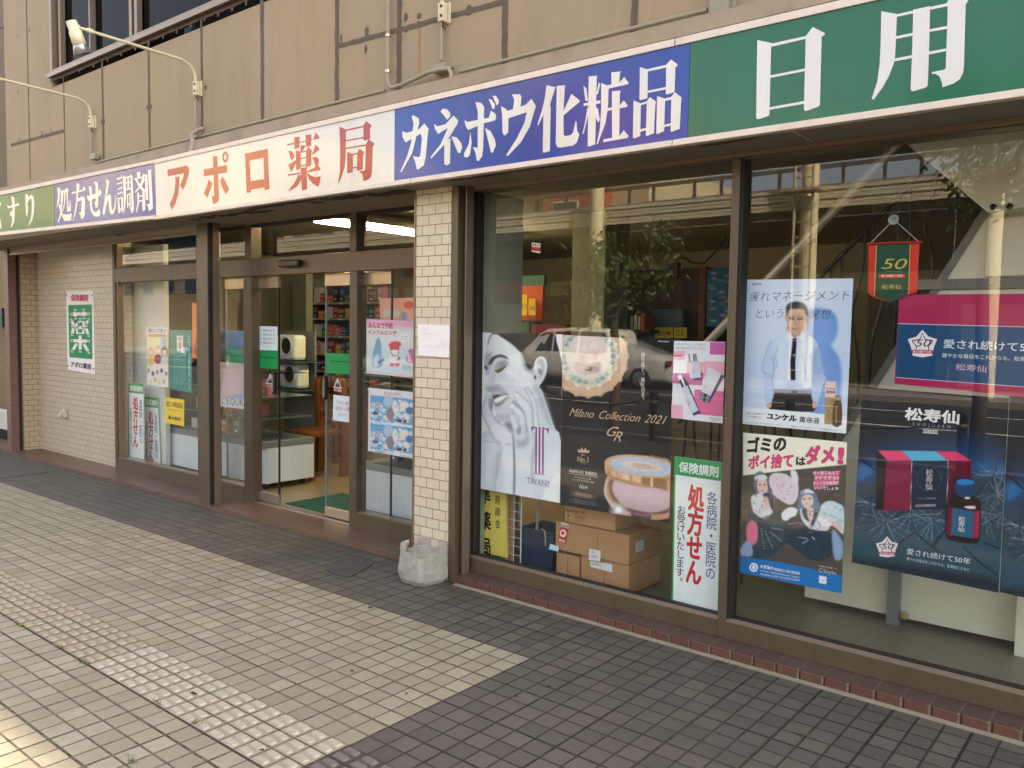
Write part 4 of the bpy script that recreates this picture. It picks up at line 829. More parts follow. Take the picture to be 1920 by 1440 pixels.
P_([(915, 520), (945, 455), (995, 465), (1018, 560), (985, 670), (945, 710), (972, 610), (955, 530)], (160, 166, 174), 4); P_([(930, 585), (975, 600), (980, 640), (945, 655)], (122, 126, 134), 3); P_([(878, 680), (896, 680), (900, 720), (884, 720)], (64, 64, 68), 2)
P_([(700, 380), (780, 560), (850, 600), (860, 640), (760, 600), (720, 480)], (150, 152, 158), 6)
# hands
P_([(740, 860), (780, 850), (860, 960), (910, 1080), (930, 1300), (940, 1400), (860, 1420), (830, 1180), (790, 1000)], (206, 212, 218), 2)
P_([(610, 940), (640, 920), (700, 960), (800, 1050), (840, 1150), (850, 1400), (760, 1420), (740, 1180), (640, 1060)], (212, 218, 223), 2)
P_([(600, 1020), (740, 1180), (770, 1290), (720, 1200), (630, 1110)], (150, 155, 164), 5)
P_([(545, 1080), (575, 1062), (660, 1110), (740, 1210), (790, 1440), (680, 1450), (650, 1240), (590, 1160)], (214, 219, 224), 2)
P_([(540, 1210), (575, 1195), (640, 1280), (680, 1420), (700, 1560), (600, 1560), (560, 1360)], (208, 214, 220), 2)
P_([(628, 1230), (655, 1290), (680, 1370), (655, 1380), (636, 1300)], (104, 108, 118), 4)
P2([(545, 10), (700, -40), (860, -40), (940, 60), (950, 130), (870, 360), (850, 560), (860, 1180), (560, 1080), (600, 600), (600, 300), (580, 120)], (210, 216, 221), 3)
P2([(620, 330), (700, 340), (800, 290), (760, 400), (640, 400)], (152, 160, 172), 10); P2([(860, 200), (880, 380), (840, 560), (850, 900), (870, 600), (900, 380)], (160, 168, 178), 6)
P2([(640, 180), (690, 150), (680, 240), (650, 240)], (140, 148, 158), 5); P2([(760, 100), (790, 200), (780, 280), (740, 200)], (176, 183, 191), 6)
P_([(260, 940), (300, 960), (280, 1100), (330, 1230), (460, 1360), (600, 1480), (640, 1640), (480, 1700), (330, 1560), (220, 1320), (160, 1180), (180, 1060)], (196, 202, 209), 2)
P_([(290, 1000), (322, 1020), (336, 1150), (310, 1150), (275, 1100)], (128, 126, 134), 5); P_([(325, 1060), (345, 1130), (348, 1230), (318, 1150)], (238, 241, 243), 3)
P_([(200, 1080), (240, 1060), (260, 1180), (360, 1330), (500, 1440), (420, 1450), (260, 1320)], (216, 221, 226), 8)
P2([(280, 110), (420, 130), (580, 250), (600, 500), (600, 1060), (360, 1020), (440, 600), (450, 410), (330, 250)], (214, 219, 224), 3)
P2([(410, 90), (480, 95), (470, 125), (440, 120)], (240, 242, 244), 2); P2([(480, 110), (555, 90), (585, 210), (525, 165)], (132, 134, 142), 5)
P2([(590, 260), (610, 500), (616, 800), (608, 1070), (596, 1070), (600, 700), (596, 480)], (84, 92, 104), 3)
P2([(420, 600), (450, 700), (430, 1000), (380, 1020)], (196, 203, 210), 8)
P_([(930, 815), (1010, 960), (1060, 1100), (1130, 1380), (1060, 1330), (970, 1120), (900, 920), (880, 830)], (176, 183, 192), 8)
for s_ in ([(740, 860), (820, 1000), (862, 1160), (872, 1400)], [(780, 850), (870, 970), (915, 1100), (942, 1400)], [(610, 945), (650, 1050), (742, 1172), (772, 1310), (776, 1430)], [(640, 920), (720, 970), (810, 1060), (846, 1170), (856, 1400)], [(545, 1085), (600, 1165), (655, 1240), (690, 1400), (700, 1460)], [(575, 1062), (670, 1115), (745, 1215), (790, 1440)], [(540, 1210), (560, 1340), (600, 1500)], [(575, 1195), (640, 1280), (690, 1420)], [(260, 940), (190, 1070), (165, 1180), (220, 1310), (330, 1540)], [(290, 1010), (280, 1110), (335, 1235), (465, 1362), (600, 1480)], [(345, 1240), (400, 1320), (470, 1335), (540, 1310)]):
    pa.line(smooth_poly(c1(s_), 4)[:-8] + [c1(s_)[-1]], 1.0, (140, 147, 158), 2.4, .75)
P_([(612, 940), (640, 925), (655, 945), (632, 975)], (236, 238, 240), 2); P_([(548, 1085), (575, 1068), (588, 1090), (565, 1110)], (236, 238, 240), 2)
pa.line(c1([(345, 612), (395, 640), (440, 610), (490, 552)]), 1.3, (40, 40, 46), 1.2); pa.line(c1([(268, 520), (320, 432), (420, 402), (500, 432)]), 2.2, (70, 70, 76), 2.2, .8)
pa.c = np.clip((pa.c - 128) * 1.22 + 126, 0, 246)
a = Art(YP); a.paint(pa)
MAG = C(156, 62, 148)
a.polys([[(835, 142), (905, 148), (900, 160), (868, 165), (836, 215)], [(990, 160), (1075, 168), (1073, 250), (1045, 190), (1010, 172), (990, 172)]], MAG, c2)
for x0, x1 in ((892, 915), (937, 962), (985, 1008)): a.polys([[(x0, 150), (x1, 152), (x1 - 4, 790), (x0 - 3, 780)]], MAG, c2)
a.polys([[(868, 772), (1022, 792), (1022, 799), (868, 779)]], MAG, c2)
a.text('TWANY', *c2([(782, 912), (1105, 970), (770, 815)]), C(132, 96, 128), -.012, 4)
a.text('BLESS', *c2([(208, 352), (430, 372), (208, 325)]), C(170, 178, 186)); a.text('NEW', *c2([(488, 398), (578, 404), (488, 366)]), C(170, 178, 186))
a.build('poster_sheet', None, 'black and white poster of a laughing woman holding her cheeks, magenta letter T', 'poster')

# ---- black compact powder poster
c3, c4, c5 = crop(1040, 610, 7.58), crop(1040, 790, 7.58), crop(1240, 620, 8)
pa = Paint((1055.5, 628), (1263, 638), (1255, 980), (1050.5, 946.5), (30, 29, 31), 1.1)
P_ = lambda pts, col, soft=1.2, sm=3, op=1., cr=c3: pa.poly(pts, col, soft, sm, op, cr)
pa.poly([(1050, 800), (1140, 780), (1200, 900), (1120, 950), (1050, 940)], (38, 40, 46), 30)
ctr = (1040 + 478 / 7.58, 610 + 440 / 7.58)
pa.ell(ctr, 74, 76, (196, 160, 128), .03); pa.ell(ctr, 71, 73, (214, 178, 148), .1); pa.speck(ctr, 74, 76, [(232, 204, 176), (186, 142, 112), (240, 216, 190)], .6, .72)
for k in range(20):
    t = k * math.pi / 10; pa.ell((ctr[0] + 72 * math.cos(t), ctr[1] + 74 * math.sin(t)), 5.5, 5.5, (220, 184, 152), .6, .8)
pa.ell(ctr, 56, 59, (236, 226, 204), .04); pa.ell(ctr, 54, 57, (224, 220, 204), .1)
for k in range(16):
    t = k * math.pi / 8; pa.ell((ctr[0] + 55 * math.cos(t), ctr[1] + 58 * math.sin(t)), 4.2, 4.2, (244, 232, 208), .5)
for k in range(26):
    t = k * 2 * math.pi / 26; o = (ctr[0] + 46 * math.cos(t), ctr[1] + 49 * math.sin(t)); pa.ell(o, 4.6, 4.0, [(96, 124, 176), (150, 172, 136), (226, 214, 160), (120, 150, 160)][k % 4], .8, .85)
    pa.ell((o[0] - 1, o[1] - 1), 1.6, 1.4, (240, 240, 235), .8, .8)
pa.speck(ctr, 55, 58, [(96, 118, 160), (236, 226, 180), (150, 168, 120), (240, 236, 226)], .5, .72)
pa.ell(ctr, 40, 43, (232, 222, 210), .2); pa.ell((ctr[0] - 2, ctr[1] - 8), 30, 30, (238, 222, 212), .4)
for ex_, ey_ in ((-9, -14), (10, -18)): pa.ell((ctr[0] + ex_, ctr[1] + ey_), 7, 8, (246, 234, 226), .4); pa.ell((ctr[0] + ex_ * 1.1, ctr[1] + ey_ + 16), 9, 12, (240, 216, 208), .5); pa.ell((ctr[0] + ex_ * 1.3, ctr[1] + ey_ + 18), 5, 6, (226, 178, 176), .9, .6)
P_([(300, 530), (470, 560), (640, 520), (650, 650), (480, 690), (320, 660)], (206, 180, 176), 3); P_([(300, 530), (470, 560), (470, 690), (320, 660)], (218, 196, 192), 3)
for k in range(-3, 5): pa.line(c3([(300, 560 + 14 * k), (470, 590 + 14 * k), (650, 556 + 14 * k)]), .4, (180, 150, 150), .8, .4)
# the open compact
D4 = lambda pts, col, soft=1.2, sm=3, op=1.: pa.poly(pts, col, soft, sm, op, c4)
D4([(760, 760), (720, 870), (705, 980), (730, 1080), (800, 1200), (920, 1300), (1100, 1370), (1400, 1400), (1560, 1390), (1640, 1340), (1700, 1000), (1640, 950), (900, 830)], (196, 150, 122), 1.5)
D4([(745, 830), (720, 960), (760, 1100), (860, 1220), (800, 1200), (715, 1050), (708, 940)], (236, 224, 222), 4)
D4([(790, 830), (770, 930), (800, 1060), (900, 1190), (1050, 1280), (1400, 1320), (1640, 1270), (1650, 1000), (900, 850)], (120, 84, 64), 3)
D4([(840, 850), (820, 960), (860, 1070), (960, 1180), (1110, 1250), (1400, 1295), (1640, 1220), (1640, 1030), (1580, 960), (1200, 920), (900, 850)], (204, 172, 180), 2)
D4([(870, 880), (1100, 930), (1560, 980), (1620, 1060), (1500, 1160), (1100, 1120), (900, 1030)], (216, 186, 194), 12)
for k in range(16):
    x, y = 920 + 620 * random.random(), 920 + 280 * random.random(); pa.line(c4([(x, y), (x + 60, y + 10), (x + 110, y - 6)]), .7, (232, 208, 214), 1.4, .6)
D4([(710, 580), (740, 550), (850, 490), (1000, 470), (1240, 480), (1480, 520), (1640, 580), (1640, 960), (1500, 945), (1240, 930), (1100, 890), (850, 810), (760, 760), (715, 690)], (190, 138, 98), 1.5)
for x0, x1, col in ((722, 740, (230, 190, 156)), (790, 830, (214, 166, 128)), (840, 860, (246, 220, 192)), (870, 960, (216, 170, 130)), (960, 1060, (240, 206, 174)), (1100, 1230, (228, 188, 150)), (1240, 1360, (150, 104, 70)), (1370, 1392, (250, 226, 200)), (1400, 1590, (146, 106, 72)), (1600, 1640, (206, 164, 126))):
    D4([(x0, 600 + (x0 - 700) * .26), (x1, 600 + (x1 - 700) * .26), (x1, 745 + (x1 - 700) * .27), (x0, 740 + (x0 - 700) * .27)], col, 3, 0)
cc = c4([(1240, 640)])[0]
pa.ell(cc, 70, 20, (214, 174, 142), .05, 1, .13); pa.speck(cc, 70, 21, [(244, 220, 196), (170, 126, 96)], .5, .86)
pa.ell(cc, 59, 16.5, (196, 206, 226), .06, 1, .13); pa.speck(cc, 58, 15, [(120, 140, 190), (236, 240, 246), (176, 190, 214)], .7, .62); pa.ell(cc, 40, 9.5, (228, 214, 200), .25, 1, .13); pa.ell((cc[0] + 2, cc[1]), 20, 5, (206, 182, 166), .6, 1, .13); pa.speck(cc, 38, 9, [(180, 150, 136), (244, 234, 222)], .3)
D4([(1090, 1285), (1375, 1335), (1370, 1400), (1088, 1355)], (84, 64, 80), 1, 0); D4([(1110, 1300), (1350, 1342), (1348, 1360), (1110, 1320)], (150, 120, 140), 1, 0)
pa.ell(c4([(905, 1260)])[0], 15, 14, (214, 208, 208), 1.2, .85); pa.ell(c4([(905, 1260)])[0], 6, 6, (255, 252, 250), 1.1); pa.line(c4([(780, 1290), (1050, 1300)]), 1.2, (220, 214, 214), 4, .5)
D4([(235, 990), (590, 1070), (590, 1100), (235, 1050)], (120, 92, 78), 5, 0); D4([(300, 1010), (520, 1055), (520, 1090), (300, 1050)], (206, 168, 146), 5, 0)
a = Art(YP + .001); a.paint(pa); GOLD, PALE = C(206, 178, 140), C(222, 214, 202)
a.text('Milano Collection 2021', *c3([(195, 1285), (1545, 1405), (225, 1170)]), GOLD, -.006, 3, slant=.28)
a.text('G', *c4([(700, 200), (850, 215), (745, 60)]), GOLD, .0, 4, slant=.3); a.text('R', *c4([(820, 275), (950, 290), (850, 130)]), GOLD, .0, 4, slant=.3)
a.text('GR', *c3([(420, 640), (530, 660), (430, 575)]), C(110, 80, 70), 0, 3, slant=.2)
a.vtext('誇り高く、美を司る。', *c3([(1225, 385), (1290, 388), (1222, 1090)]), PALE, 0)
a.text('Kanebo', *c3([(1465, 232), (1630, 242), (1470, 208)]), PALE, .012, slant=.25)
cr = c4([(335, 440), (490, 450), (497, 405), (465, 420), (440, 375), (412, 415), (385, 365), (370, 410), (335, 395)]); a.poly(cr, GOLD)
a.text('No.1', *c4([(322, 575), (485, 588), (322, 490)]), GOLD, .0); a.text('限定', *c4([(382, 488), (432, 492), (382, 462)]), PALE); a.text('ブランド', *c4([(360, 605), (460, 615), (360, 585)]), GOLD)
a.text('2020年12月 数量限定', *c4([(205, 722), (610, 782), (205, 672)]), PALE, .018); a.polys([[(205, 734), (615, 796), (615, 801), (205, 739)]], PALE, c4)
a.text('ミラノコレクションGR', *c4([(285, 800), (525, 838), (285, 772)]), PALE, .012); a.text('フェースアップパウダー2021', *c4([(248, 838), (565, 885), (248, 808)]), PALE, .012)
a.text('New', *c4([(345, 950), (470, 962), (350, 888)]), PALE, -.005, slant=.3)
a.text('全国、数量限定発売', *c4([(300, 1050), (530, 1086), (300, 1014)]), C(110, 78, 66), .01)
for k in range(3): a.text('くわしくは店頭の係員におたずねくださいませんか', *c4([(200, 1100 + 22 * k), (605, 1165 + 22 * k), (200, 1084 + 22 * k)]), C(150, 156, 170))
a.build('poster_sheet', None, 'black poster with gold script, jewelled medallion and an open powder compact', 'poster')

# ---- pink cosmetics poster
q = [(1264, 639), (1360, 641), (1355, 794), (1259, 783.5)]
a = Art(YP)
a.poly(q, C(234, 234, 240))
PK, PK2, PKL = C(222, 120, 176), C(196, 92, 160), C(240, 178, 196)
a.polys([[(730, 170), (958, 172), (952, 365), (726, 355)]], C(206, 104, 172), c5); a.polys([[(190, 305), (350, 300), (345, 435), (185, 438)], [(385, 470), (640, 470), (620, 640), (380, 640)], [(640, 455), (950, 465), (942, 700), (625, 720)]], PKL, c5)
a.polys([[(185, 365), (330, 360), (300, 390), (180, 388)]], C(226, 70, 116), c5)
a.polys([[(172, 635), (640, 640), (612, 820), (165, 790)]], PK2, c5); a.polys([[(500, 880), (935, 910), (920, 1285), (480, 1250)]], C(228, 110, 160), c5); a.polys([[(155, 1105), (325, 1120), (325, 1320), (150, 1305)]], PKL, c5)
SH_ = C(84, 62, 110); BOT = C(212, 216, 230); CHR = C(150, 146, 152)
a.polys([[(470, 640), (610, 620), (605, 740), (480, 748)], [(345, 690), (400, 780), (595, 1240), (480, 1275)], [(720, 1085), (950, 680), (905, 660), (700, 1000)]], SH_, c5)
a.polys([[(425, 455), (570, 455), (600, 700), (450, 720), (430, 690)]], BOT, c5); a.polys([[(410, 345), (530, 345), (545, 455), (415, 470)]], CHR, c5); a.polys([[(430, 345), (470, 345), (480, 455), (440, 460)]], C(236, 236, 240), c5)
a.polys([[(310, 850), (390, 820), (560, 1195), (470, 1240), (440, 1200)]], BOT, c5); a.polys([[(270, 745), (345, 690), (390, 820), (312, 855)]], C(60, 56, 64), c5); a.polys([[(300, 725), (322, 710), (368, 828), (342, 840)]], C(230, 230, 236), c5); a.polys([[(245, 680), (300, 660), (325, 715), (268, 745)]], C(240, 240, 244), c5)
a.polys([[(705, 540), (910, 640), (740, 985), (600, 915)]], C(222, 224, 234), c5); a.polys([[(595, 910), (740, 975), (700, 1090), (570, 1010)]], C(120, 130, 150), c5); a.polys([[(650, 935), (690, 955), (660, 1070), (630, 1050)]], C(40, 40, 50), c5)
a.text('素肌にひかりを、まとうような軽さで', *c5([(220, 212), (670, 225), (220, 185)]), C(130, 124, 140)); a.text('私に合わせてくれるUV。', *c5([(222, 275), (695, 285), (222, 238)]), C(150, 140, 156), 0)
a.text('TWANY', *c5([(735, 1345), (890, 1358), (735, 1298)]), C(120, 120, 136), -.01); a.text('UV', *c5([(640, 850), (690, 870), (645, 800)]), C(150, 150, 170)); a.text('UV', *c5([(400, 1120), (445, 1130), (395, 1050)]), C(150, 150, 170)); a.text('UV', *c5([(455, 625), (505, 625), (455, 590)]), C(150, 150, 170))
a.build('poster_sheet', None, 'small pink and white poster showing three sunscreen bottles', 'poster')

# ---- prescription boards (green head, red and blue columns)
def rx_board(q, Y, label, hgt=.14, name='notice_board', grp=None, full=True):
    q = [np.array(p, float) for p in q]
    f = lambda u, v: tuple(q[0] * (1 - u) * (1 - v) + q[1] * u * (1 - v) + q[2] * u * v + q[3] * (1 - u) * v)
    a = Art(Y); GR = C(52, 158, 84)
    a.poly([f(0, 0), f(1, 0), f(1, 1), f(0, 1)], GR); a.poly([f(.035, hgt), f(1 - .01, hgt), f(.985, .99), f(.035, .99)], C(236, 242, 240))
    a.text('保険調剤', f(.10, hgt * .82), f(.95, hgt * .82), f(.10, hgt * .25), C(240, 244, 240), .02)
    a.vtext('処方せん', f(.31, .18), f(.66, .18), f(.28, .85), C(204, 44, 48), .034)
    a.vtext('各病院・医院の', f(.70, .205), f(.93, .205), f(.70, .79), C(48, 82, 160), .008)
    a.vtext('お受けいたします。', f(.08, .33), f(.27, .33), f(.07, .88), C(44, 46, 50), .008)
    for P0, P1 in (((0, 0), (0, 1)), ):
        pass
    b = [a.w(a.uv(f(*p)), 0) for p in ((0, 0), (1, 0), (1, 1), (0, 1))]
    a.mb.mesh([(x, y + .001, z) for x, y, z in b] + [(x, y + .008, z) for x, y, z in b], [(3, 2, 1, 0), (4, 5, 6, 7), (0, 1, 5, 4), (1, 2, 6, 5), (2, 3, 7, 6), (3, 0, 4, 7)], C(214, 226, 220))
    return a.build(name, None, label, 'notice board', grp)
cS = crop(1250, 840, 4.5)
rx_board(cS([(65, 70), (465, 122), (435, 1392), (40, 1290)]), YP, 'green and white prescription board by the mullion of the display window', .125, grp='prescription boards in the windows')

# ---- man in shirt and tie, tonic drink
c6 = crop(1380, 510, 4.5)
pa = Paint((1401, 524.5), (1600, 522), (1586.5, 813), (1391.5, 794.5), (206, 222, 244), 1.1)
Q = lambda pts, col, soft=1.4, sm=3, op=1.: pa.poly(pts, col, soft, sm, op, c6)
Q([(90, 60), (700, 50), (600, 400), (90, 700)], (216, 230, 248), 40); Q([(900, 60), (990, 55), (930, 1100), (850, 900)], (200, 218, 242), 20)
Q([(600, 340), (700, 310), (820, 340), (860, 450), (840, 560), (800, 620), (870, 720), (890, 900), (850, 1170), (640, 1190), (620, 600)], (118, 158, 220), 5)
Q([(640, 380), (780, 380), (800, 560), (740, 700), (800, 900), (780, 1160), (700, 1170)], (132, 170, 228), 16)
Q([(330, 560), (420, 510), (540, 520), (660, 560), (700, 640), (720, 760), (740, 860), (760, 900), (720, 980), (690, 1110), (640, 1130), (640, 1010), (630, 860), (610, 1000), (320, 1000), (310, 860), (300, 960), (310, 1060), (280, 1130), (245, 1090), (240, 880), (215, 820), (240, 700), (280, 590)], (196, 214, 240), 1.5)
Q([(330, 570), (430, 540), (450, 900), (330, 980), (320, 800)], (216, 230, 248), 12); Q([(520, 620), (620, 600), (630, 800), (560, 940), (520, 900)], (206, 222, 244), 12)
for s_ in ([(620, 700), (640, 800), (600, 960)], [(660, 680), (640, 780), (640, 860)], [(300, 720), (330, 800), (310, 900)], [(560, 700), (590, 860)], [(350, 640), (330, 720), (350, 800)], [(680, 820), (740, 860)], [(240, 850), (300, 870)], [(520, 960), (610, 940)], [(640, 1040), (700, 1010)]): pa.line(c6(s_), 2.2, (150, 178, 218), 3, .7)
Q([(640, 690), (700, 640), (720, 760), (740, 860), (650, 860)], (160, 188, 228), 6)
Q([(440, 450), (560, 450), (580, 540), (500, 580), (430, 520)], (196, 160, 142), 2)       # neck
Q([(435, 480), (490, 560), (420, 590), (415, 560)], (222, 234, 248), 1.2, 0); Q([(565, 480), (500, 555), (570, 590), (580, 540)], (214, 228, 246), 1.2, 0)
Q([(425, 300), (450, 290), (570, 290), (598, 340), (600, 400), (580, 440), (560, 480), (530, 530), (490, 535), (460, 500), (430, 440), (418, 380)], (212, 178, 160), 1.5)    # face
Q([(520, 360), (590, 350), (575, 470), (520, 520), (510, 450)], (190, 152, 136), 8)
Q([(425, 330), (425, 290), (460, 258), (520, 250), (575, 268), (600, 310), (605, 370), (590, 360), (575, 320), (520, 310), (455, 315), (435, 350), (430, 370)], (66, 64, 74), 3)
Q([(450, 385), (490, 390), (485, 400), (450, 398)], (70, 56, 54), 1.2); Q([(520, 392), (565, 388), (560, 402), (522, 404)], (70, 56, 54), 1.2)
pa.line(c6([(446, 380), (470, 372), (495, 380)]), .9, (64, 54, 54), 1); pa.line(c6([(518, 382), (545, 374), (570, 380)]), .9, (64, 54, 54), 1)
pa.line(c6([(500, 400), (490, 440), (505, 448), (520, 442)]), .9, (160, 120, 108), 1.2, .8); pa.line(c6([(470, 474), (500, 478), (530, 472)]), 1.1, (140, 84, 82), 1.2); Q([(475, 480), (525, 478), (510, 492), (488, 492)], (190, 138, 130), 1.5)
Q([(440, 470), (470, 520), (520, 530), (550, 490), (540, 525), (500, 540), (460, 515)], (160, 130, 122), 5, 3, .7)
Q([(412, 370), (428, 380), (430, 410), (418, 405)], (206, 166, 148), 1.5); Q([(594, 370), (606, 375), (600, 410), (588, 410)], (190, 150, 134), 1.5)
Q([(478, 565), (505, 555), (512, 600), (500, 760), (502, 912), (462, 912), (458, 760), (475, 610)], (26, 26, 32), 1, 0)
Q([(312, 1015), (640, 1025), (660, 1100), (650, 1180), (280, 1160), (290, 1090)], (34, 33, 38), 1.2, 2)
Q([(280, 1110), (265, 1140), (285, 1150)], (206, 170, 150), 1.5); Q([(650, 1110), (680, 1140), (650, 1150)], (206, 170, 150), 1.5)
for s_ in ([(300, 600), (245, 700), (220, 820), (245, 880), (246, 1090), (270, 1130)], [(318, 700), (312, 860), (300, 960), (312, 1060)], [(668, 570), (700, 640), (722, 760), (742, 860), (762, 900), (722, 980), (692, 1105)], [(632, 700), (640, 860), (618, 1000), (642, 1080)], [(430, 600), (440, 900)], [(520, 620), (516, 920)]): pa.line(smooth_poly(c6(s_), 4)[:-8] + [c6(s_)[-1]], .9, (128, 156, 202), 2.2, .75)
Q([(316, 1018), (628, 1028), (630, 1040), (314, 1030)], (20, 20, 24), 1, 0)
Q([(318, 985), (625, 992), (628, 1028), (316, 1018)], (150, 158, 182), 1, 0); Q([(470, 1000), (520, 1002), (520, 1030), (470, 1028)], (96, 100, 112), 1, 0); pa.line(c6([(316, 1022), (628, 1031)]), 1, (60, 64, 78), 1)
Q([(238, 880), (312, 900), (322, 1000), (316, 1050), (296, 1105), (264, 1120), (242, 1050)], (190, 209, 238), 1.2); Q([(640, 880), (742, 868), (724, 980), (704, 1070), (680, 1118), (650, 1095), (630, 1000)], (184, 204, 236), 1.2)
Q([(262, 1108), (292, 1098), (300, 1130), (280, 1150), (266, 1140)], (208, 172, 152), 1.2); Q([(652, 1092), (676, 1108), (680, 1135), (660, 1146), (646, 1120)], (204, 168, 148), 1.2)
pa.line(c6([(300, 880), (318, 990), (312, 1055), (296, 1100)]), .9, (120, 148, 196), 1.6, .8); pa.line(c6([(645, 880), (632, 990), (650, 1090)]), .9, (120, 148, 196), 1.6, .8)
Q([(60, 1135), (470, 1175), (940, 1215), (930, 1370), (50, 1280)], (238, 243, 246), 1, 0)
Q([(755, 920), (845, 925), (835, 1290), (745, 1282)], (172, 148, 104), 1, 0); Q([(755, 920), (845, 925), (842, 1060), (752, 1055)], (232, 200, 196), 1, 0)
Q([(835, 1046), (885, 1050), (885, 1090), (895, 1130), (890, 1290), (815, 1292), (820, 1130), (835, 1090)], (92, 70, 46), 1, 2); Q([(833, 1048), (886, 1052), (884, 1085), (834, 1080)], (170, 150, 110), 1, 0); Q([(840, 1130), (855, 1130), (850, 1280), (836, 1280)], (150, 124, 84), 2, 0)
for k in range(14): x, y = 752 + 70 * random.random(), 1075 + 190 * random.random(); pa.line(c6([(x, y), (x + 16, y + 2), (x + 8, y + 12)]), .8, (110, 92, 60), 1)
a = Art(YP); a.paint(pa); INK = C(52, 56, 66)
a.text('疲れマネージメント', *c6([(105, 250), (965, 240), (112, 165)]), INK, -.012, 3, slant=.12); a.text('という', *c6([(150, 392), (410, 390), (155, 310)]), INK, -.012, 3, slant=.12); a.text('発想。', *c6([(615, 395), (890, 400), (622, 312)]), INK, -.012, 3, slant=.12)
a.text('SATO', *c6([(138, 112), (215, 112), (138, 92)]), INK, .02); a.text('ユンケル', *c6([(255, 1240), (510, 1262), (262, 1188)]), C(24, 24, 28), .05); a.text('黄帝液', *c6([(530, 1268), (705, 1282), (535, 1218)]), C(40, 36, 36), .012)
a.text('疲れに立ち向かう', *c6([(95, 1198), (240, 1208), (95, 1182)]), C(90, 96, 106)); a.text('チカラを届けよう。', *c6([(95, 1226), (230, 1236), (95, 1210)]), C(90, 96, 106))
a.text('ユンケル', *c6([(762, 990), (840, 994), (762, 972)]), C(40, 30, 30), .03); a.text('黄帝液', *c6([(762, 1020), (838, 1024), (762, 998)]), C(40, 30, 30), .02)
a.text('この医薬品は使用上の注意をよく読んで用法用量を守って正しくお使いください', *c6([(70, 1272), (400, 1298), (70, 1260)]), C(120, 126, 132)); a.text('販売元についてのお問い合わせはお客様相談窓口まで', *c6([(470, 1306), (870, 1342), (470, 1294)]), C(120, 126, 132))
a.build('poster_sheet', None, 'pale blue poster of a man in white shirt and thin black tie', 'poster')

# ---- no littering poster
c7 = crop(1380, 800, 4.5)
pa = Paint((1393.3, 811), (1588.5, 829), (1578, 1113), (1387, 1073.5), (82, 74, 68), 1.1)
Q = lambda pts, col, soft=1.4, sm=3, op=1.: pa.poly(pts, col, soft, sm, op, c7)
for k in range(60):
    x, y = 50 + 850 * random.random(), 380 + 750 * random.random(); pa.ell(c7([(x, y)])[0], 3 + 6 * random.random(), 2 + 3 * random.random(), (104, 94, 86) if k % 2 else (62, 56, 52), 1.2, .5)
Q([(58, 45), (940, 130), (930, 320), (400, 372), (60, 412)], (248, 245, 222), .9, 0)
Q([(280, 430), (330, 390), (420, 400), (480, 440), (525, 480), (520, 600), (460, 660), (360, 610), (290, 540)], (226, 214, 222), 2); Q([(460, 375), (500, 370), (525, 420), (520, 480), (480, 470)], (236, 228, 232), 2)
for k in range(14): x, y = 320 + 150 * random.random(), 430 + 180 * random.random(); pa.ell(c7([(x, y)])[0], 2.5, 1.6, (230, 150, 170), 1, .7)
Q([(720, 660), (790, 625), (870, 650), (912, 700), (908, 900), (840, 850), (760, 790), (710, 730)], (206, 222, 232), 2)
for k in range(18): x, y = 740 + 160 * random.random(), 660 + 180 * random.random(); pa.ell(c7([(x, y)])[0], 4, 2, [(236, 242, 246), (160, 190, 200), (150, 200, 180)][k % 3], 1, .8)
Q([(160, 400), (210, 375), (250, 410), (280, 480), (300, 590), (250, 640), (170, 560), (150, 470)], (132, 122, 130), 2)
Q([(175, 450), (220, 420), (260, 460), (268, 530), (240, 580), (195, 560), (175, 500)], (232, 198, 188), 1.5); Q([(165, 420), (240, 405), (262, 440), (170, 455)], (222, 226, 236), 1.2)
for p in ([(192, 490), (210, 492)], [(232, 488), (250, 486)]): pa.line(c7(p), 1.1, (60, 46, 52), 1)
pa.line(c7([(212, 542), (232, 540)]), 1.2, (196, 90, 96), 1)
Q([(130, 590), (220, 560), (300, 560), (325, 620), (310, 720), (240, 780), (170, 760), (140, 700)], (222, 222, 226), 1.5); Q([(225, 570), (290, 560), (320, 600), (320, 720), (280, 660)], (54, 62, 74), 2); Q([(235, 600), (270, 600), (285, 680), (250, 690)], (226, 190, 178), 2)
Q([(120, 710), (240, 780), (380, 710), (420, 760), (440, 900), (400, 1000), (300, 1090), (200, 1110), (120, 1090), (90, 1000), (100, 820)], (46, 66, 78), 2)
Q([(90, 840), (130, 790), (180, 830), (180, 960), (130, 1000), (90, 950)], (232, 120, 150), 2); Q([(45, 1010), (115, 960), (140, 1085), (42, 1085)], (150, 170, 200), 2)
Q([(385, 730), (450, 680), (520, 700), (480, 780), (400, 790)], (238, 236, 238), 2)
Q([(525, 600), (560, 540), (620, 525), (680, 570), (700, 650), (690, 720), (620, 740), (540, 690)], (118, 124, 150), 2); Q([(520, 650), (560, 700), (560, 740), (530, 700)], (90, 140, 170), 3); Q([(650, 650), (700, 640), (700, 720), (660, 730)], (100, 148, 178), 3)
Q([(548, 600), (600, 570), (650, 590), (655, 640), (620, 680), (580, 680), (552, 640)], (236, 206, 196), 1.5); Q([(550, 545), (610, 525), (660, 560), (600, 560), (555, 575)], (226, 230, 238), 1.2)
for p in ([(566, 612), (588, 608)], [(612, 606), (636, 606)]): pa.line(c7(p), 1.1, (60, 46, 52), 1)
pa.line(c7([(588, 652), (606, 652)]), 1.1, (190, 90, 100), 1)
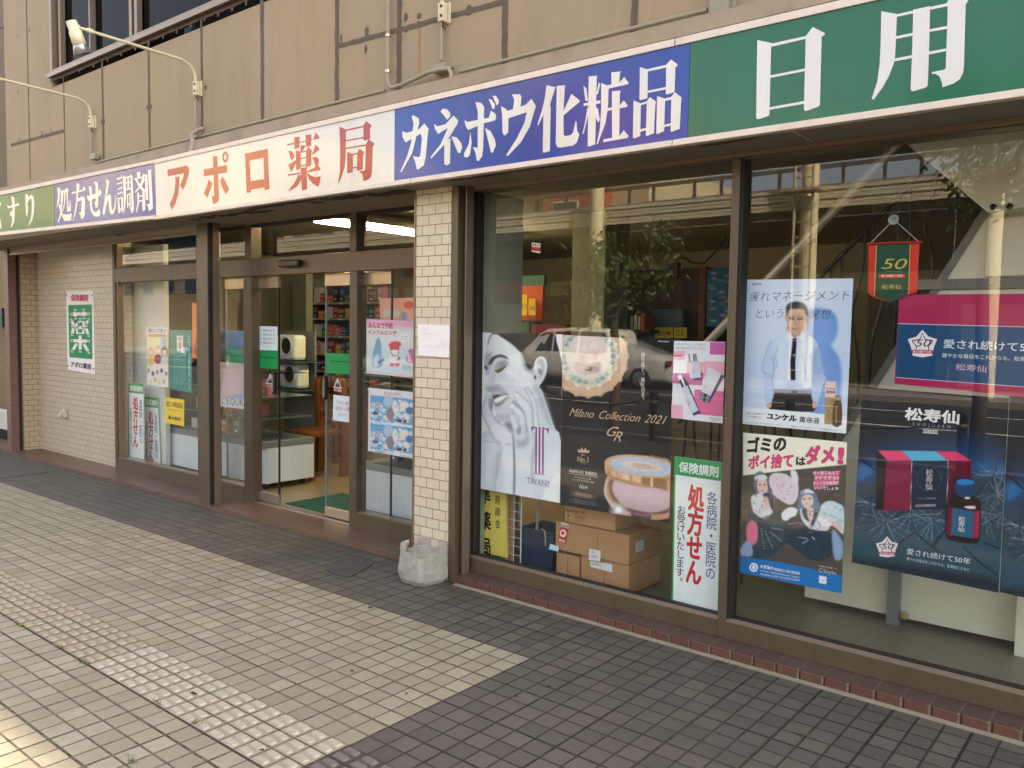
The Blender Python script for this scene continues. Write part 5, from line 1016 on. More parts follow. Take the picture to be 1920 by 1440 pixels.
Q([(540, 700), (600, 680), (680, 700), (760, 760), (790, 860), (690, 890), (600, 860), (560, 800)], (214, 216, 224), 1.5); Q([(560, 690), (600, 700), (620, 800), (570, 760)], (52, 60, 76), 2); Q([(660, 690), (700, 720), (640, 850), (640, 780)], (52, 60, 76), 2); Q([(600, 700), (655, 700), (640, 790), (610, 780)], (232, 200, 190), 2)
Q([(690, 760), (740, 770), (820, 800), (800, 840), (720, 830)], (240, 240, 242), 2); Q([(800, 800), (860, 810), (905, 860), (900, 880), (820, 840)], (230, 196, 184), 2)
Q([(430, 800), (520, 760), (620, 860), (780, 890), (830, 960), (800, 1090), (700, 1130), (600, 1110), (480, 1010), (410, 960)], (38, 58, 70), 2); Q([(810, 880), (870, 920), (905, 1000), (895, 1110), (830, 1110)], (140, 170, 206), 3)
rj = random.Random(21)
for k in range(26):
    x, y = rj.choice([(rj.uniform(145, 300), rj.uniform(600, 760)), (rj.uniform(560, 780), rj.uniform(720, 880))]); pa.line(c7([(x, y), (x + rj.uniform(-18, 18), y + rj.uniform(8, 22)), (x + rj.uniform(-20, 20), y + rj.uniform(16, 34))]), .9, rj.choice([(60, 66, 84), (90, 96, 112), (150, 154, 168), (196, 110, 120)]), 1., .8)
for k in range(16):
    x = 160 + 2.6 * k; pa.line(c7([(x + 12, 440), (x, 520), (x - 2 + 4 * (k % 3), 590)]), .6, (96, 84, 94) if k < 9 else (150, 138, 146), 1., .6 if k < 6 else .0)
    pa.line(c7([(262 + 2 * k, 470 + 3 * k), (276 + 2 * k, 540), (290 + k, 600)]), .6, (104, 92, 102), 1., .7)
    t = k / 15; pa.line(c7([(552 + 60 * t, 560 - 30 * math.sin(3.1 * t)), (536 + 16 * t, 640), (530 + 14 * t, 705)]), .7, (92, 98, 128) if k % 2 else (140, 150, 178), 1., .7 if t < .5 else 0)
    pa.line(c7([(640 + 3 * k, 570 + 3 * k), (660 + 2.4 * k, 640), (668 + 1.6 * k, 720)]), .7, (92, 104, 136) if k % 2 else (140, 158, 184), 1., .75)
for p0 in ((201, 490), (241, 487), (577, 610), (624, 606)): pa.ell(c7([p0])[0], 1.6, 1.1, (50, 40, 46), .6)
pa.line(c7([(600, 705), (630, 722), (652, 700)]), .8, (60, 50, 60), .8); pa.ell(c7([(624, 742)])[0], 1.2, 1.5, (50, 40, 60), .6)
for s_ in ([(110, 720), (240, 790), (380, 716)], [(380, 1000), (440, 960), (480, 1010)], [(300, 1090), (220, 1000), (240, 860)], [(600, 870), (560, 960), (620, 1090)], [(700, 900), (740, 1000), (720, 1120)]): pa.line(smooth_poly(c7(s_), 4)[:-8] + [c7(s_)[-1]], 1.4, (28, 44, 56), 3, .8)
for s_ in ([(210, 860), (210, 960), (240, 1050)], [(240, 880), (280, 960), (310, 1030)], [(300, 850), (400, 870)], [(290, 890), (350, 950), (390, 970)], [(520, 930), (600, 940)], [(640, 930), (660, 950)], [(560, 980), (610, 950)]):
    for k in range(8): t = k / 8; p0, p1 = np.array(s_[0]), np.array(s_[-1]); o = p0 + (p1 - p0) * t; pa.line(c7([tuple(o), tuple(o + np.array([9, 7]))]), .9, (220, 226, 230), .9, .8)
pa.line(c7([(440, 820), (540, 810), (560, 830)]), 1.2, (220, 100, 130), 1)
Q([(40, 1098), (360, 1140), (900, 1255), (890, 1412), (28, 1232)], (28, 118, 190), .9, 0)
Q([(650, 380), (740, 385), (880, 372), (870, 400), (860, 480), (760, 500), (690, 525), (650, 500), (670, 440)], (226, 96, 140), 1, 2)
pa.ell(c7([(150, 1187)])[0], 8, 8.4, (240, 246, 250), .12); pa.ell(c7([(150, 1187)])[0], 5.2, 5.6, (28, 118, 190), .15)
Q([(135, 1180), (150, 1160), (166, 1180), (160, 1205), (140, 1205)], (240, 246, 250), .8, 0)
Q([(702, 1255), (766, 1268), (762, 1330), (700, 1318)], (236, 240, 242), .8, 0); pa.line(c7([(716, 1290), (732, 1306), (750, 1288)]), .8, (120, 160, 190), .8)
a = Art(YP); a.paint(pa); PKB, BLK = C(218, 74, 124), C(40, 36, 36)
a.text('ゴミの', *c7([(80, 222), (425, 205), (85, 100)]), BLK, .05, slant=.05); a.text('ポイ捨て', *c7([(100, 358), (490, 340), (105, 250)]), PKB, .05); a.text('は', *c7([(498, 325), (588, 330), (500, 250)]), BLK, .045); a.text('ダメ', *c7([(580, 315), (840, 310), (585, 168)]), PKB, .055); a.text('!', *c7([(850, 305), (905, 310), (860, 175)]), PKB, .06)
for k, s_ in enumerate(('ポイ捨てなんて', 'ダサすぎる!!', 'キレイな木更津が', 'いいでしょ★')): a.text(s_, *c7([(650 + 8 * (k % 2), 405 + 42 * k), (870, 402 + 44 * k), (650 + 8 * (k % 2), 375 + 42 * k)]), C(244, 236, 240), .02)
WH = C(236, 242, 246)
a.text('木更津市', *c7([(205, 1190), (320, 1212), (205, 1160)]), WH, .02); a.text('環境部まち美化推進課', *c7([(325, 1214), (540, 1250), (325, 1188)]), WH, .015); a.text('〒292-8501 千葉県木更津市富士見1丁目2番1号', *c7([(205, 1220), (540, 1280), (205, 1205)]), WH); a.text('TEL.0438-36-1133 FAX.0438-25-3874', *c7([(205, 1248), (540, 1305), (205, 1232)]), WH, .005)
a.text('CStyle', *c7([(700, 1222), (850, 1248), (702, 1190)]), C(200, 196, 190)); a.text('木更津発信 全国制覇アイドル', *c7([(700, 1180), (860, 1206), (700, 1166)]), C(220, 216, 210))
a.build('poster_sheet', None, 'city poster against littering with two squatting women in embroidered trousers', 'poster')

# ---- dark tonic poster, and the copy that hangs next to it
c8 = crop(1590, 710, 3.512)
def emblem(a, c, s, WHT, INK_, RD):
    pts = [(0, -1), (.42, -.52), (1, -.34), (.80, .15), (.66, .80), (0, .92), (-.66, .80), (-.80, .15), (-1, -.34), (-.42, -.52)]
    a.poly([(c[0] + x * s * 1.1, c[1] + y * s * 1.08) for x, y in pts], WHT); st = [(0, -.95), (.62, .7), (-.62, .7)]
    a.stroke([(c[0] + x * s * .92, c[1] + y * s) for x, y in ((-.85, -.25), (-.2, -.35), (0, -.85), (.2, -.35), (.85, -.25))], s * .09, INK_)
    a.stroke([(c[0] + x * s * .9, c[1] + y * s) for x, y in ((-.85, -.2), (-.5, .15), (-.55, .7))], s * .07, INK_); a.stroke([(c[0] + x * s * .9, c[1] + y * s) for x, y in ((.85, -.2), (.5, .15), (.55, .7))], s * .07, INK_)
    a.text('50', (c[0] - .62 * s, c[1] + .18 * s), (c[0] + .58 * s, c[1] + .18 * s), (c[0] - .62 * s, c[1] - .36 * s), INK_, .0, slant=.25)
    a.poly([(c[0] - .85 * s, c[1] + .42 * s), (c[0] + .8 * s, c[1] + .46 * s), (c[0] + .76 * s, c[1] + .72 * s), (c[0] - .8 * s, c[1] + .68 * s)], RD)
    a.text('愛され続けて50年', (c[0] - .7 * s, c[1] + .64 * s), (c[0] + .68 * s, c[1] + .68 * s), (c[0] - .7 * s, c[1] + .48 * s), WHT, .02)
pa = Paint((1617, 725.5), (1892, 747), (1872.5, 1111.5), (1597, 1054.5), (26, 29, 36), 1.35)
Q = lambda pts, col, soft=1.6, sm=3, op=1.: pa.poly(pts, col, soft, sm, op, c8)
Q([(70, 560), (200, 450), (560, 380), (1050, 480), (1040, 800), (60, 800)], (32, 66, 104), 40); Q([(80, 560), (180, 600), (70, 680)], (40, 104, 160), 8); Q([(820, 560), (1000, 560), (1040, 640), (860, 700)], (36, 88, 140), 14)
Q([(50, 700), (1040, 650), (1000, 1100), (40, 1060)], (46, 66, 80), 14); Q([(40, 1020), (500, 960), (1000, 1040), (990, 1420), (20, 1220)], (44, 78, 92), 18); Q([(30, 1180), (600, 1260), (990, 1330), (985, 1410), (25, 1215)], (28, 38, 46), 14)
rr = random.Random(9)
for cx_, cy_ in ((420, 890), (150, 820), (900, 900), (980, 760), (960, 640), (250, 940), (560, 930), (1010, 900)):
    for k in range(46):
        t = rr.uniform(0, 2 * math.pi); l = rr.uniform(60, 230); e_ = (cx_ + l * math.cos(t), cy_ + l * math.sin(t) * .75 + 20)
        pa.line(c8([(cx_ + 12 * math.cos(t), cy_ + 8 * math.sin(t)), ((cx_ + e_[0]) / 2 + rr.uniform(-8, 8), (cy_ + e_[1]) / 2 + rr.uniform(-8, 8)), e_]), rr.uniform(.5, 1.1), rr.choice([(128, 150, 164), (92, 116, 132), (160, 178, 188), (40, 56, 68), (24, 34, 42)]), 1.1, .75)
for s_ in ([(330, 1090), (440, 1010), (520, 1080), (600, 1140)], [(550, 1100), (640, 1000), (560, 1110)], [(760, 1110), (880, 1220), (980, 1290)], [(80, 520), (160, 590), (200, 610)], [(900, 1080), (1000, 1120)]): pa.line(c8(s_), 3.0, (22, 28, 34), 2.5, .9)
Q([(190, 480), (260, 540), (235, 870), (180, 860)], (38, 26, 30), 1.2, 0)
Q([(255, 540), (420, 540), (412, 865), (232, 872)], (130, 26, 62), 1.2, 0); Q([(420, 540), (660, 540), (650, 860), (412, 865)], (26, 44, 62), 1.2, 0); Q([(660, 540), (812, 542), (806, 860), (650, 860)], (104, 22, 48), 1.2, 0); Q([(700, 640), (806, 640), (806, 860), (650, 860)], (40, 20, 30), 12, 0, .8)
Q([(200, 474), (352, 474), (422, 540), (262, 540)], (236, 74, 120), 1, 0); Q([(352, 474), (578, 478), (660, 540), (422, 540)], (96, 182, 214), 1, 0); Q([(578, 478), (716, 480), (812, 542), (660, 540)], (226, 66, 110), 1, 0)
pa.line(c8([(420, 540), (412, 865)]), .8, (200, 200, 210), .8); pa.line(c8([(660, 540), (650, 860)]), .8, (200, 200, 210), .8)
pa.line([tuple(np.array(c8([(535, 660)])[0]) + 23 * np.array([math.cos(t), math.sin(t)])) for t in np.linspace(0, 6.3, 24)], .5, (120, 132, 150), .8, .8)
Q([(650, 830), (690, 770), (770, 760), (860, 790), (876, 850), (866, 1060), (820, 1085), (680, 1065), (640, 1020)], (40, 20, 26), 1.3); Q([(660, 850), (700, 850), (680, 1040), (644, 1020)], (110, 24, 50), 2, 0); Q([(690, 850), (835, 875), (820, 1052), (678, 1030)], (42, 96, 128), 1, 0); Q([(835, 872), (868, 870), (860, 1046), (822, 1052)], (168, 34, 72), 1, 0)
Q([(720, 670), (826, 680), (826, 770), (770, 785), (706, 750)], (24, 62, 104), 1.2, 2); Q([(718, 672), (760, 660), (828, 672), (825, 692), (770, 702), (720, 692)], (38, 128, 200), 1.2); Q([(765, 842), (830, 838), (838, 856), (790, 856)], (226, 222, 220), 1.2); Q([(770, 780), (800, 780), (800, 792), (772, 792)], (220, 216, 214), 1)
def dark_poster(a, f):
    W = C(232, 232, 228); a.text('松寿仙', *f([(372, 270), (738, 300), (378, 190)]), W, .03); a.text('SHOJUSEN', *f([(425, 306), (675, 326), (426, 288)]), C(160, 168, 176), 0, gap=.55)
    a.polys([[(492, 334), (593, 342), (593, 346), (492, 338)], [(492, 357), (593, 365), (593, 361), (492, 353)]], W, f); a.text('第3類医薬品', *f([(498, 354), (588, 361), (498, 340)]), W, .01)
    a.vtext('松寿仙', *f([(512, 595), (562, 597), (508, 730)]), C(196, 188, 190), .012); a.vtext('松寿仙', *f([(728, 905), (774, 910), (722, 1005)]), C(216, 220, 222), .015)
    a.text('株式会社和漢薬研究所', *f([(445, 845), (580, 842), (445, 828)]), C(190, 196, 200), .01); a.text('アカマツ葉抽出液', *f([(455, 795), (580, 793), (455, 783)]), C(150, 160, 170))
    a.text('愛され続けて50年', *f([(385, 1155), (808, 1225), (388, 1115)]), C(226, 230, 228), .004); a.text('健やかな毎日をこれからも、松寿仙とともに', *f([(385, 1194), (802, 1270), (386, 1172)]), C(206, 212, 212), .0)
    emblem(a, f([(258, 1110)])[0], 19, C(232, 222, 226), C(50, 40, 50), C(190, 60, 90))
a = Art(YP); a.paint(pa); dark_poster(a, c8); a.build('poster_sheet', None, 'dark poster of a boxed tonic and brown bottle on pine needles', 'poster')
# neighbouring copy of the same print, mostly outside the picture
pb = Paint((1893, 742), (2190, 765), (2172, 1176), (1874, 1110), (26, 29, 36), 2.2)
s0 = len(pb.c); iu = np.clip((pb.u * (pa.nx - 1)).astype(int), 0, pa.nx - 1); iv = np.clip((pb.v * (pa.ny - 1)).astype(int), 0, pa.ny - 1); pb.c = pa.c[iv * pa.nx + iu]
a = Art(YP + .003); a.paint(pb); a.build('poster_sheet', None, 'second dark tonic poster, overlapped by its twin and cut by the picture edge', 'poster')

# ---- crimson and blue banner
c9 = crop(1600, 390, 4.114)
a = Art(YP); q9 = lambda pts: c9(pts)
CR, NB = C(168, 34, 84), C(16, 72, 116)
a.polys([[(355, 668), (2300, 655), (2300, 1560), (317, 1355)]], CR, c9); a.polys([[(345, 893), (2300, 945), (2300, 1455), (325, 1308)]], NB, c9)
a.polys([[(345, 889), (2300, 941), (2300, 946), (345, 895)], [(326, 1304), (2300, 1450), (2300, 1455), (326, 1309)]], C(206, 196, 210), c9)
W = C(226, 236, 240)
a.text('愛され続けて50年', *c9([(690, 1080), (1490, 1118), (694, 1012)]), W, .006); a.text('健やかな毎日をこれからも、松寿仙とともに', *c9([(682, 1152), (1560, 1195), (684, 1118)]), W, .0); a.text('松寿仙', *c9([(785, 1248), (1030, 1268), (790, 1198)]), C(178, 158, 180), .02)
emblem(a, c9([(534, 1050)])[0], 25, C(236, 228, 234), C(40, 36, 48), C(196, 40, 76))
a.build('banner_sheet', None, 'crimson and blue anniversary banner over the dark tonic poster', 'banner')

# ---- hanging pennant with its sucker
pen = thing('hanging_pennant', (*[at(1676, 567, YP)[0]], YP, at(1676, 567, YP)[1]), 'red edged green pennant hanging from a clear suction cup', 'pennant')
a = Art(YP - .008); a.polys([[(118, 285), (512, 270), (490, 650), (420, 668), (292, 728), (160, 690), (115, 655)]], C(206, 52, 40), c9); a.polys([[(183, 282), (440, 273), (424, 668), (292, 728), (162, 680)]], C(22, 72, 54), c9)
a.polys([[(176, 282), (183, 282), (166, 678), (160, 676)], [(436, 273), (442, 273), (428, 664), (422, 666)]], C(196, 170, 90), c9)
GO = C(196, 180, 84); a.text('50', *c9([(205, 470), (405, 470), (205, 388)]), GO, -.004, 4, slant=.25); a.text('Anniversary', *c9([(255, 494), (380, 496), (256, 480)]), C(120, 130, 70)); a.polys([[(198, 512), (402, 510), (398, 538), (196, 540)]], C(204, 60, 52), c9); a.text('愛され続けて50年', *c9([(216, 533), (384, 530), (216, 514)]), C(240, 230, 220), .015); a.text('松寿仙', *c9([(216, 626), (372, 625), (220, 592)]), GO, .01)
a.build('cloth', pen)
p0, p1, pc = at(*c9([(130, 275)])[0], YP - .01), at(*c9([(510, 265)])[0], YP - .01), at(*c9([(316, 92)])[0], YP - .01)
mb = MB(); mb.tube([(p0[0] - .01, YP - .01, p0[1]), (p1[0] + .01, YP - .01, p1[1])], .006, C(160, 36, 30)); mb.build('rod', pen)
mb = MB(); mb.tube([(p0[0], YP - .012, p0[1]), (pc[0], YP - .016, pc[1]), (p1[0], YP - .012, p1[1])], .0016, C(206, 206, 200), 6); mb.build('cord', pen)
mb = MB(); mb.lathe([(.0, .012), (.006, .012), (.008, .004), (.022, .0)], (pc[0], YP - .022, pc[1]), C(150, 152, 146), 18, (0, 1, 0)); mb.build('suction_cup', pen)

# ---- small things on the display glass
cT = crop(880, 340, 4.8)
a = Art(YP - .01); a.poly(cT([(563, 550), (640, 560), (638, 648), (560, 632)]), C(226, 220, 210)); a.polys([[(562, 588), (640, 596), (638, 634), (561, 622)]], C(176, 66, 52), cT); a.text('禁煙です', *cT([(570, 580), (634, 588), (570, 562)]), C(90, 60, 50), .02); a.build('glass_sticker', None, 'small red and white sticker high on the display glass', 'sticker')

# ---- yellow society board standing in the display window
cY = crop(880, 900, 5.053); YB_ = YP + .09
a = Art(YB_); bt = [(885, 700), (944, 706), (949.5, 1046), (884.5, 1031)]
a.poly(bt, C(232, 214, 98)); b = [a.w(a.uv(p), 0) for p in bt]
a.mb.mesh([(x, y + .001, z) for x, y, z in b] + [(x, y + .02, z) for x, y, z in b], [(3, 2, 1, 0), (4, 5, 6, 7), (0, 1, 5, 4), (1, 2, 6, 5), (2, 3, 7, 6), (3, 0, 4, 7)], C(226, 208, 110))
a.vtext('基準薬局', *cY([(88, -240), (198, -225), (100, 735)]), C(36, 34, 30), .03, fill=.68); a.vtext('千葉県薬剤師会', *cY([(238, -330), (288, -325), (246, 470)]), C(40, 38, 34), .018, fill=.76)
a.build('standing_board', None, 'yellow board with bold black characters standing under the beauty poster', 'sign board')
# ================================================================== recess wall sign and the notices of the entrance
cW = crop(100, 530, 6.857); YWS = 4.146
a = Art(YWS)
a.poly(cW([(165, 105), (515, 100), (535, 1180), (185, 1118)]), C(246, 238, 234)); GR = C(34, 148, 92)
a.polys([[(192, 287), (495, 280), (503, 985), (207, 958)]], GR, cW)
for st in ([(230, 405), (455, 400)], [(282, 358), (286, 455)], [(390, 355), (392, 450)], [(232, 478), (262, 545), (250, 560)], [(262, 570), (240, 670)], [(450, 470), (420, 545)], [(420, 570), (452, 680)], [(345, 470), (335, 500)], [(300, 505), (305, 650), (388, 655), (390, 500), (300, 505)], [(305, 578), (388, 578)], [(348, 660), (348, 880)], [(240, 745), (458, 752)], [(310, 770), (245, 880)], [(385, 775), (458, 895)]):
    P = cW(st); wd = 4.2 if len(st) > 3 else 5.4; a.stroke(P, wd, C(246, 240, 236)); k = a.k
    for e_ in (P[0], P[-1]): a.k = k - 1; a.ell(e_, wd / 2, wd / 2, C(246, 240, 236), 14)
a.text('保険調剤', *cW([(228, 236), (452, 240), (230, 152)]), C(190, 50, 66), .028); a.text('アポロ薬局', *cW([(220, 1080), (490, 1118), (222, 1012)]), C(58, 56, 110), .025)
for p in ((170, 168), (503, 165), (192, 1068), (518, 1106)): a.ell(cW([p])[0], 1.3, 1.5, C(60, 52, 46), 10)
b = [a.w(a.uv(p), 0) for p in cW([(165, 105), (515, 100), (535, 1180), (185, 1118)])]
a.mb.mesh([(x, y + .0005, z) for x, y, z in b] + [(x, y + .006, z) for x, y, z in b], [(3, 2, 1, 0), (4, 5, 6, 7), (0, 1, 5, 4), (1, 2, 6, 5), (2, 3, 7, 6), (3, 0, 4, 7)], C(230, 222, 216))
a.build('wall_sign', None, 'white plate with green medicine character screwed to the tiled recess', 'sign')
mb = MB(); p = at(125, 775, 4.15); mb.box((p[0] - .05, 4.10, p[1] - .05), (p[0] + .04, 4.1495, p[1] + .05), C(206, 192, 170), bev=.012); mb.prism([(4.05, p[1] - .03), (4.10, p[1] + .03), (4.10, p[1] - .03)], p[0] - .04, p[0] + .03, C(196, 182, 160), 'x'); mb.build('wall_outlet', None, 'small beige outlet cover low on the tiled recess', 'outlet')
a = Art(3.664); a.poly([(783, 607.5), (843.5, 610), (842, 670.5), (784, 666.5)], C(246, 238, 236)); a.text('お客様へのお願い', (797, 628), (830, 629), (797, 624), C(228, 214, 214)); a.text('マスクの着用にご協力ください', (792, 650), (838, 652), (792, 646), C(230, 218, 218)); a.build('paper_notice', None, 'faded white paper taped to the cream tiled pillar', 'notice')
YN = YG + .02
cL = crop(100, 530, 6.857)
pa = Paint(*cL([(1197, 572), (1465, 576), (1480, 1350), (1210, 1310)]), (240, 236, 226), .9)
Q = lambda pts, col, soft=1., sm=2, op=1.: pa.poly(pts, col, soft, sm, op, cL)
Q([(1205, 660), (1300, 664), (1312, 1040), (1215, 1030)], (244, 226, 190), 2, 0); Q([(1310, 664), (1375, 668), (1380, 1050), (1318, 1044)], (244, 236, 196), 2, 0); Q([(1380, 668), (1460, 670), (1468, 1056), (1385, 1050)], (196, 214, 232), 2, 0)
Q([(1220, 660), (1440, 664), (1442, 700), (1220, 696)], (208, 166, 110), 1, 0)
for c_, hair, sh in (((1250, 905), (216, 150, 76), (236, 190, 120)), ((1345, 880), (206, 190, 170), (168, 60, 84)), ((1430, 900), (54, 46, 48), (222, 214, 206))):
    o = cL([c_])[0]; pa.ell((o[0], o[1] - 2), 6, 8, hair, .3); pa.ell(o, 4.4, 5.6, (246, 214, 184), .3); pa.ell((o[0], o[1] + 15), 7, 9, sh, .3)
for k in range(9): o = cL([(1225 + 28 * k, 1130 + 120 * (k % 2) + 20 * (k % 3))])[0]; pa.ell(o, 2.6, 4.5, [(200, 120, 130), (236, 200, 150), (90, 70, 80), (206, 176, 120)][k % 4], .5, .8)
a = Art(YN); a.paint(pa); a.text('薬局のじょうずな使い方', *cL([(1222, 640), (1450, 648), (1222, 585)]), C(70, 110, 190), .025)
for k in range(5): a.text('かかりつけ薬剤師を持ち', *cL([(1395, 735 + 22 * k), (1458, 738 + 22 * k), (1395, 722 + 22 * k)]), C(110, 120, 140))
a.build('poster_sheet', None, 'narrow pale poster with cartoon people beside the teal poster', 'poster')
a = Art(YN); TEAL = C(40, 138, 130)
a.poly(cL([(1500, 610), (1775, 612), (1785, 1418), (1505, 1365)]), TEAL); a.polys([[(1585, 680), (1668, 682), (1668, 885), (1590, 880)], [(1632, 815), (1690, 822), (1690, 905), (1636, 898)]], C(226, 230, 226), cL); a.polys([[(1612, 765), (1646, 765), (1644, 850), (1614, 850)]], C(206, 160, 140), cL)
a.vtext('ヤクザイシのコトお薬手帳を活用しましょう', *cL([(1728, 680), (1762, 684), (1734, 1380)]), C(224, 238, 234), 0)
for k in range(8): a.vtext('毎日のお薬について飲み合わせなど気になる事', *cL([(1556 + 20 * k, 950 - 4 * k), (1566 + 20 * k, 951 - 4 * k), (1557 + 20 * k, 1250 + 12 * ((k * 5) % 7))]), C(214, 232, 228))
a.text('処方箋', *cL([(1600, 730), (1650, 730), (1600, 706)]), C(90, 100, 100), .02)
a.build('poster_sheet', None, 'teal poster with white vertical writing in the entrance window', 'poster')
OR = C(246, 128, 52)
a = Art(YN); a.poly(cL([(1785, 262), (1905, 264), (1912, 985), (1785, 970)]), OR); a.vtext('二千円以上お買上', *cL([(1812, 620), (1846, 622), (1816, 930)]), C(140, 60, 30), .01); a.build('paper_strip', None, 'orange paper strip half hidden by the bronze post', 'notice')
cM = crop(390, 500, 3.43)
a = Art(YN + .012); a.poly(cM([(-30, 415), (46, 420), (48, 790), (-30, 770)]), OR); a.vtext('1000円', *cM([(18, 440), (44, 442), (18, 760)]), C(120, 40, 30), .02); a.build('paper_strip', None, 'orange price strip showing large figures next to the beauty card', 'notice')
pa = Paint(*cM([(68, 612), (235, 622), (236, 918), (50, 895)]), (206, 196, 200), 1.)
pa.poly([(120, 640), (215, 620), (230, 800), (150, 830), (70, 800)], (232, 206, 204), 9, 3, 1, cM); pa.poly([(70, 620), (115, 640), (90, 760), (60, 800)], (214, 180, 170), 5, 3, 1, cM); pa.poly([(130, 830), (236, 820), (236, 850), (130, 850)], (168, 196, 216), 3, 0, 1, cM); pa.poly([(50, 845), (236, 850), (236, 920), (50, 900)], (226, 230, 234), 2, 0, 1, cM)
a = Art(YN + .01); a.paint(pa); a.text("L'EQUIL", *cM([(88, 882), (236, 892), (88, 842)]), C(70, 76, 90), -.005); a.build('beauty_card', None, 'pale beauty card with grey serif letters between the post and the mullion', 'poster')
cN = crop(210, 600, 4.963)
a = Art(YN - .012); Yl = C(252, 214, 40)
a.poly(cN([(492, 718), (672, 742), (670, 990), (495, 955)]), Yl); a.text('指定ごみ袋取扱店証', *cN([(505, 800), (660, 825), (505, 752)]), C(60, 54, 30), .02); a.text('木更津市の指定ごみ袋を販売しています', *cN([(515, 836), (658, 857), (515, 824)]), C(90, 80, 40)); a.ell(cN([(538, 907)])[0], 2.6, 4.0, C(50, 46, 36), 20, (1.6, 2.6)); a.poly(cN([(531, 905), (538, 892), (545, 907), (541, 922), (533, 921)]), C(50, 46, 36)); a.text('木更津市', *cN([(556, 928), (642, 942), (556, 895)]), C(50, 46, 36), .025)
a.build('yellow_sticker', None, 'yellow rubbish-bag dealer sticker low on the entrance window', 'sticker')
rx_board(cN([(152, 583), (293, 597), (298, 1305), (155, 1278)]), YN + .06, 'prescription board nearest the tiled recess, taller of the leaning pair', .13, grp='prescription boards in the windows')
rx_board(cN([(298, 712), (425, 725), (455, 1450), (300, 1418)]), YN + .16, 'prescription board whose foot is hidden by the bronze sill', .13, grp='prescription boards in the windows')
# on the sliding leaves
YL = YD - .0055
a = Art(YL); a.poly(cM([(315, 382), (447, 385), (447, 540), (315, 535)]), C(226, 238, 240))
for k in range(4): a.text('ただいま換気のためドアを', *cM([(326, 418 + 26 * k), (434, 421 + 26 * k), (326, 402 + 26 * k)]), C(110, 120, 126), .01)
a.build('paper_notice', None, 'white handwritten notice on the half open door leaf', 'notice')
cO = crop(510, 700, 4.8)
a = Art(YL); a.poly(cO([(553, 192), (697, 210), (693, 442), (547, 422)]), C(218, 232, 236)); a.text('うがい薬', *cO([(576, 275), (690, 292), (578, 240)]), C(206, 120, 116), .012); a.text('品切れ入荷', *cO([(572, 330), (694, 345), (574, 292)]), C(206, 110, 106), .014); a.text('待ちです。', *cO([(600, 385), (690, 396), (600, 355)]), C(206, 120, 116), .012); a.build('paper_notice', None, 'white notice in red letters under the triangular sticker', 'notice')
def tri(f, lab):
    a = Art(YL - .001); a.polys([[(590, 36), (630, 140), (552, 128)]], C(214, 206, 196), f); a.polys([[(590, 60), (616, 126), (566, 120)]], C(60, 54, 52), f); a.polys([[(586, 70), (594, 70), (593, 100), (588, 100)]], C(214, 206, 196), f); a.polys([[(556, 134), (630, 146), (630, 172), (556, 160)]], C(196, 84, 66), f); a.polys([[(562, 140), (624, 150), (624, 166), (562, 156)]], C(226, 216, 206), f); a.text('自動ドア', *f([(566, 158), (620, 165), (566, 142)]), C(120, 60, 50), .03); a.build('door_sticker', None, lab, 'sticker')
tri(cO, 'triangular warning sticker on the door leaf with the red-letter notice'); tri(lambda p: [(x - 126.5, y - 7.5) for x, y in cO(p)], 'triangular warning sticker on the half open door leaf')
# posters on the fixed pane by the pillar
cV = crop(660, 500, 3.89)
pa = Paint(*cV([(105, 383), (462, 395), (462, 812), (105, 778)]), (232, 236, 240), 1.)
Q = lambda pts, col, soft=1., sm=3, op=1.: pa.poly(pts, col, soft, sm, op, cV)
Q([(105, 383), (460, 395), (460, 450), (105, 420)], (240, 170, 206), 8, 0); Q([(105, 760), (460, 795), (460, 812), (105, 780)], (240, 190, 216), 2, 0); Q([(105, 590), (460, 600), (460, 780), (105, 755)], (214, 230, 240), 10, 0)
Q([(170, 560), (190, 515), (212, 560), (215, 660), (220, 720), (180, 740), (150, 720), (150, 650)], (132, 176, 206), 1.5); Q([(160, 660), (200, 640), (190, 730), (160, 725)], (200, 224, 238), 3); Q([(188, 690), (230, 668), (228, 690), (196, 710)], (90, 120, 170), 1)
Q([(268, 570), (300, 545), (350, 550), (358, 572), (345, 585), (345, 610), (310, 625), (280, 610), (278, 590)], (220, 92, 112), 1.5); Q([(280, 615), (345, 615), (345, 700), (280, 700)], (240, 242, 244), 1.2); pa.line(cV([(282, 620), (300, 650), (330, 650), (342, 620)]), 1., (50, 50, 60), 1); Q([(280, 705), (310, 705), (300, 728), (278, 722)], (214, 84, 120), 1.2); Q([(318, 705), (345, 705), (340, 728), (316, 724)], (214, 84, 120), 1.2); Q([(335, 660), (350, 655), (348, 680), (332, 685)], (220, 110, 130), 1.5)
Q([(410, 610), (440, 600), (462, 620), (462, 690), (430, 705), (395, 690), (400, 650), (415, 665), (425, 650)], (222, 120, 180), 1.5); Q([(405, 660), (425, 655), (430, 690), (410, 690)], (244, 214, 232), 2)
a = Art(YN); a.paint(pa); a.text('みんなで予防', *cV([(120, 448), (300, 452), (120, 408)]), C(206, 96, 130), .05); a.text('インフルエンザ', *cV([(115, 492), (325, 500), (115, 460)]), C(214, 104, 140), .05); a.ell(cV([(382, 520)])[0], 10.5, 9, C(244, 246, 246), 26); a.text('こまめに手洗い', *cV([(352, 512), (412, 516), (352, 502)]), C(120, 130, 140)); a.text('うがいをしよう', *cV([(352, 530), (412, 534), (352, 520)]), C(120, 130, 140))
for k in range(3): a.text('発熱やせきの症状があるときは', *cV([(368, 722 + 14 * k), (452, 728 + 14 * k), (368, 712 + 14 * k)]), C(110, 116, 130))
a.build('poster_sheet', None, 'pink-headed flu poster with cartoon germs and a red-capped doctor', 'poster')
